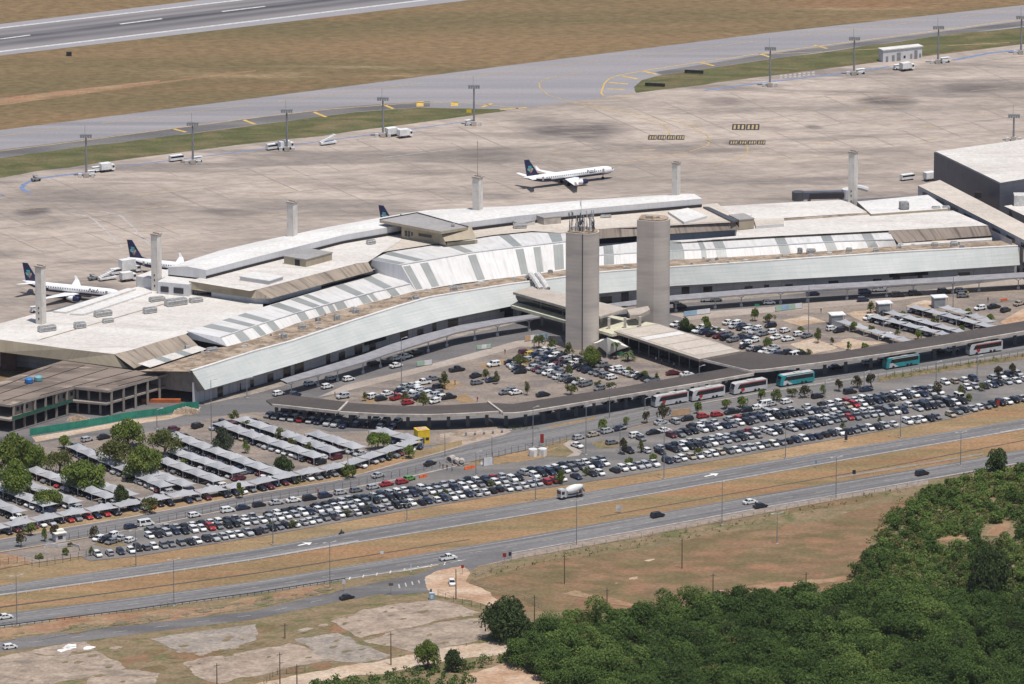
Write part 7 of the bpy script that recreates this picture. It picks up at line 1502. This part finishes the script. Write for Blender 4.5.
for i, (x, y) in enumerate(((421, 478), (425, 477), (466, 469.5), (469.5, 468.8), (473, 468), (482, 464.5))):
    b = MB(); b.box(-.6, .6, -.28, .28, 0, .3); b.box(-.6, .6, -.14, .14, .3, .8, taper=.9); o = b.build('traffic_barrier', 'traffic_orange' if i < 5 else 'white_plastic'); o.location = P(x, y, .15); o.rotation_euler.z = AX; tag(o, '%s %s plastic barrier from the left by the car park gate' % (nth(i), 'orange' if i < 5 else 'white'), 'barrier', 'barriers at the gate')
p = P(488, 466); b = MB(); b.box(-1.6, 1.6, -.1, .1, .2, 2.6); b.box(-1.7, -1.5, -.15, .15, 0, 2.8, 1); b.box(1.5, 1.7, -.15, .15, 0, 2.8, 1); o = b.build('gate_panel', ['board_white', 'grey_steel']); o.location = p; o.rotation_euler.z = AX; tag(o, 'white gate panel at the end of the access fence', 'gate')
for i in range(5):
    x, y = 466+i*9, 436-i*.8; r = tag(empty('entry_barrier', P(x, y, .1), R(10)), '%s boom barrier from the left at the sandy forecourt' % nth(i), 'barrier', 'boom barriers at the forecourt'); b = MB(); b.box(-.3, .3, -.25, .25, 0, 1.2); b.build('cabinet', 'booth_grey', r); b = MB(); b.box(.3, 3.1, -.05, .05, .95, 1.05); b.build('boom', 'white_plastic', r)
# rubble heaps
for (x, y, sx, lab) in ((186, 412, 9, 'pale rubble heap against the right end of the hoarding'), (78, 420, 7, 'pale sand heap inside the unfinished building')):
    rg = random.Random(x); b = MB(); 
    for i in range(90):
        a = rg.uniform(0, 6.28); u = rg.random()**.7; px_, py_ = math.cos(a)*u*sx*.5, math.sin(a)*u*sx*.35; h_ = (1-u)*1.3; s = rg.uniform(.15, .5); b.box(px_-s, px_+s, py_-s, py_+s, -.1, h_+s, taper=.5)
    o = b.build('rubble', 'sandy_soil'); o.location = P(x, y, .1); tag(o, lab, 'rubble', None, 'stuff')
# ------------------------------------------------------------------ people
def person_mesh():
    sk_v = [(0, 0, .95), (0, 0, 1.2), (0, 0, 1.42), (0, 0, 1.55), (0, .02, 1.68), (.20, 0, 1.40), (.27, .02, 1.12), (.27, -.08, .88), (-.20, 0, 1.40), (-.27, -.02, 1.12), (-.28, -.02, .88), (.10, 0, .9), (.11, -.07, .5), (.12, .05, .08), (.12, -.1, .03), (-.10, 0, .9), (-.11, .02, .5), (-.12, .16, .10), (-.12, .02, .03)]
    sk_e = [(0, 1), (1, 2), (2, 3), (3, 4), (2, 5), (5, 6), (6, 7), (2, 8), (8, 9), (9, 10), (0, 11), (11, 12), (12, 13), (13, 14), (0, 15), (15, 16), (16, 17), (17, 18)]
    rad = [.14, .14, .15, .06, .105, .07, .05, .04, .07, .05, .04, .10, .075, .05, .045, .10, .075, .05, .045]
    me = bpy.data.meshes.new('person'); me.from_pydata(sk_v, sk_e, []); o = bpy.data.objects.new('person', me); COL.objects.link(o); m = o.modifiers.new('s', 'SKIN')
    for i, q in enumerate(rad): me.skin_vertices[0].data[i].radius = (q, q*.85)
    me.skin_vertices[0].data[0].use_root = True; o.modifiers.new('u', 'SUBSURF').levels = 1
    dg = bpy.context.evaluated_depsgraph_get(); r = bpy.data.meshes.new_from_object(o.evaluated_get(dg)); bpy.data.objects.remove(o); return r
PM = person_mesh(); plain('skin', (.30, .17, .11), .6); plain('trousers', (.03, .035, .05), .8); plain('hair', (.015, .012, .01), .7)
k = NT('shirt', .8, .2); k.out(k.n('ShaderNodeObjectInfo').outputs['Color'])
PM.materials.clear()
for m in ('trousers', 'shirt', 'skin', 'hair'): PM.materials.append(MATS[m])
for f in PM.polygons: z = f.center.z; f.material_index = 3 if z > 1.70 or (z > 1.6 and f.center.y > .05) else 2 if z > 1.5 or (abs(f.center.x) > .22 and z < 1.1) else 1 if z > .95 else 0; f.use_smooth = True
for (x, y, c_, lab) in ((447, 470, (.02, .02, .03), 'person in dark clothes standing by the concrete pipes, tallest of the group'), (443, 469, (.3, .05, .04), 'person in a red top at the pedestrian gate by the access road'), (440, 466, (.5, .5, .5), 'person in a light top left of the gate group'), (452, 471, (.05, .06, .1), 'person in navy beside the gate group'), (505, 354, (.03, .03, .03), 'person in black crossing the left terminal lot'), (821, 313, (.04, .04, .05), 'person in dark clothes walking in the right lot near a booth'), (656, 362, (.6, .6, .6), 'person in white in front of the pedestrian hall, left of three'), (661.5, 364, (.5, .2, .18), 'person in pink in front of the pedestrian hall, middle of three'), (674, 367.5, (.55, .55, .55), 'person in white in front of the pedestrian hall, right of three'), (318, 494, (.5, .03, .03), 'person in red beside the fence of the access road'), (477.5, 401.5, (.4, .03, .05), 'person in red walking across the left terminal lot'), (128, 529, (.5, .04, .03), 'person in red at the left end of the access road cars'), (335, 396.5, (.6, .2, .05), 'person in orange near the crossing at the curved kerb'), (455, 384.5, (.05, .05, .05), 'person in dark clothes by an olive tree of the left lot'), (988, 302, (.05, .05, .08), 'person in dark clothes behind a black car of the right lot'), (968, 296, (.55, .6, .05), 'person in a yellow vest under the straight kerb canopy')):
    o = bpy.data.objects.new('person', PM); COL.objects.link(o); o.location = P(x, y, .22); o.rotation_euler.z = rnd.uniform(0, 6.28); o.color = (*c_, 1); tag(o, lab, 'person', 'people on foot')
# motorcycle with rider
p = P(341.5, 534.5, .12); d = P(400, 523)-P(341.5, 534.5); h = math.atan2(d.y, d.x)+math.pi; r = tag(empty('motorcycle', p, h), 'motorcycle riding along the edge of the far carriageway', 'motorcycle')
for x in (-.68, .68): b = MB(); b.tube([(x, -.06, .32), (x, .06, .32)], .32, 14); b.build('wheel', 'tyre', r)
b = MB(); b.box(-.5, .45, -.14, .14, .35, .72); b.box(-.75, .0, -.13, .13, .72, .82); b.tube([(.68, 0, .32), (.45, 0, .95)], .05, 6); b.build('frame', 'dark_steel', r); b = MB(); b.box(-.05, .4, -.15, .15, .7, .92, taper=.8); b.build('fuel_tank', 'navy_paint', r); b = MB(); b.tube([(.42, -.35, 1.0), (.42, .35, 1.0)], .03, 6); b.build('handlebar', 'dark_steel', r)
def rider():
    sv_ = [(-.15, 0, .86), (-.08, 0, 1.15), (0, 0, 1.38), (.06, 0, 1.5), (.1, 0, 1.62), (.05, .2, 1.33), (.25, .26, 1.12), (.4, .28, 1.02), (.05, -.2, 1.33), (.25, -.26, 1.12), (.4, -.28, 1.02), (-.1, .12, .84), (.25, .2, .78), (.0, .18, .42), (.12, .18, .36), (-.1, -.12, .84), (.25, -.2, .78), (.0, -.18, .42), (.12, -.18, .36)]
    e = [(0, 1), (1, 2), (2, 3), (3, 4), (2, 5), (5, 6), (6, 7), (2, 8), (8, 9), (9, 10), (0, 11), (11, 12), (12, 13), (13, 14), (0, 15), (15, 16), (16, 17), (17, 18)]; rad = [.14, .14, .15, .07, .13, .07, .05, .04, .07, .05, .04, .1, .075, .05, .045, .1, .075, .05, .045]
    me = bpy.data.meshes.new('r'); me.from_pydata(sv_, e, []); o = bpy.data.objects.new('r', me); COL.objects.link(o); o.modifiers.new('s', 'SKIN')
    for i, q in enumerate(rad): me.skin_vertices[0].data[i].radius = (q, q)
    me.skin_vertices[0].data[0].use_root = True; o.modifiers.new('u', 'SUBSURF').levels = 1; dg = bpy.context.evaluated_depsgraph_get(); m = bpy.data.meshes.new_from_object(o.evaluated_get(dg)); bpy.data.objects.remove(o); return m
rm = rider(); rm.materials.clear()
for m in ('trousers', 'shirt', 'skin', 'hair'): rm.materials.append(MATS[m])
for f in rm.polygons: z = f.center.z; f.material_index = 3 if z > 1.5 else 1 if z > .92 else 0; f.use_smooth = True
o = bpy.data.objects.new('person', rm); COL.objects.link(o); o.location = p; o.rotation_euler.z = h; o.color = (.03, .04, .08, 1); tag(o, 'person in dark clothes and helmet riding the motorcycle', 'person')
# small dark object on the runway grass
b = MB(); b.box(-1, 1, -.5, .5, .3, 1.6); b.box(-.8, -.7, -.1, .1, 0, .3); b.box(.7, .8, -.1, .1, 0, .3); o = b.build('runway_sign', 'black_paint'); o.location = P(69, 56); tag(o, 'lone black sign box on the grass below the runway', 'sign')
# ------------------------------------------------------------------ checks on labels
seen = {}
for o in S.objects:
    if o.parent is None and o.type in ('MESH', 'EMPTY') and 'label' in o:
        if o['label'] in seen: print('DUP LABEL', o['label'])
        seen[o['label']] = 1
        n = len(o['label'].split())
        if n > 16 or n < 4: print('LABEL LENGTH', n, o['label'])
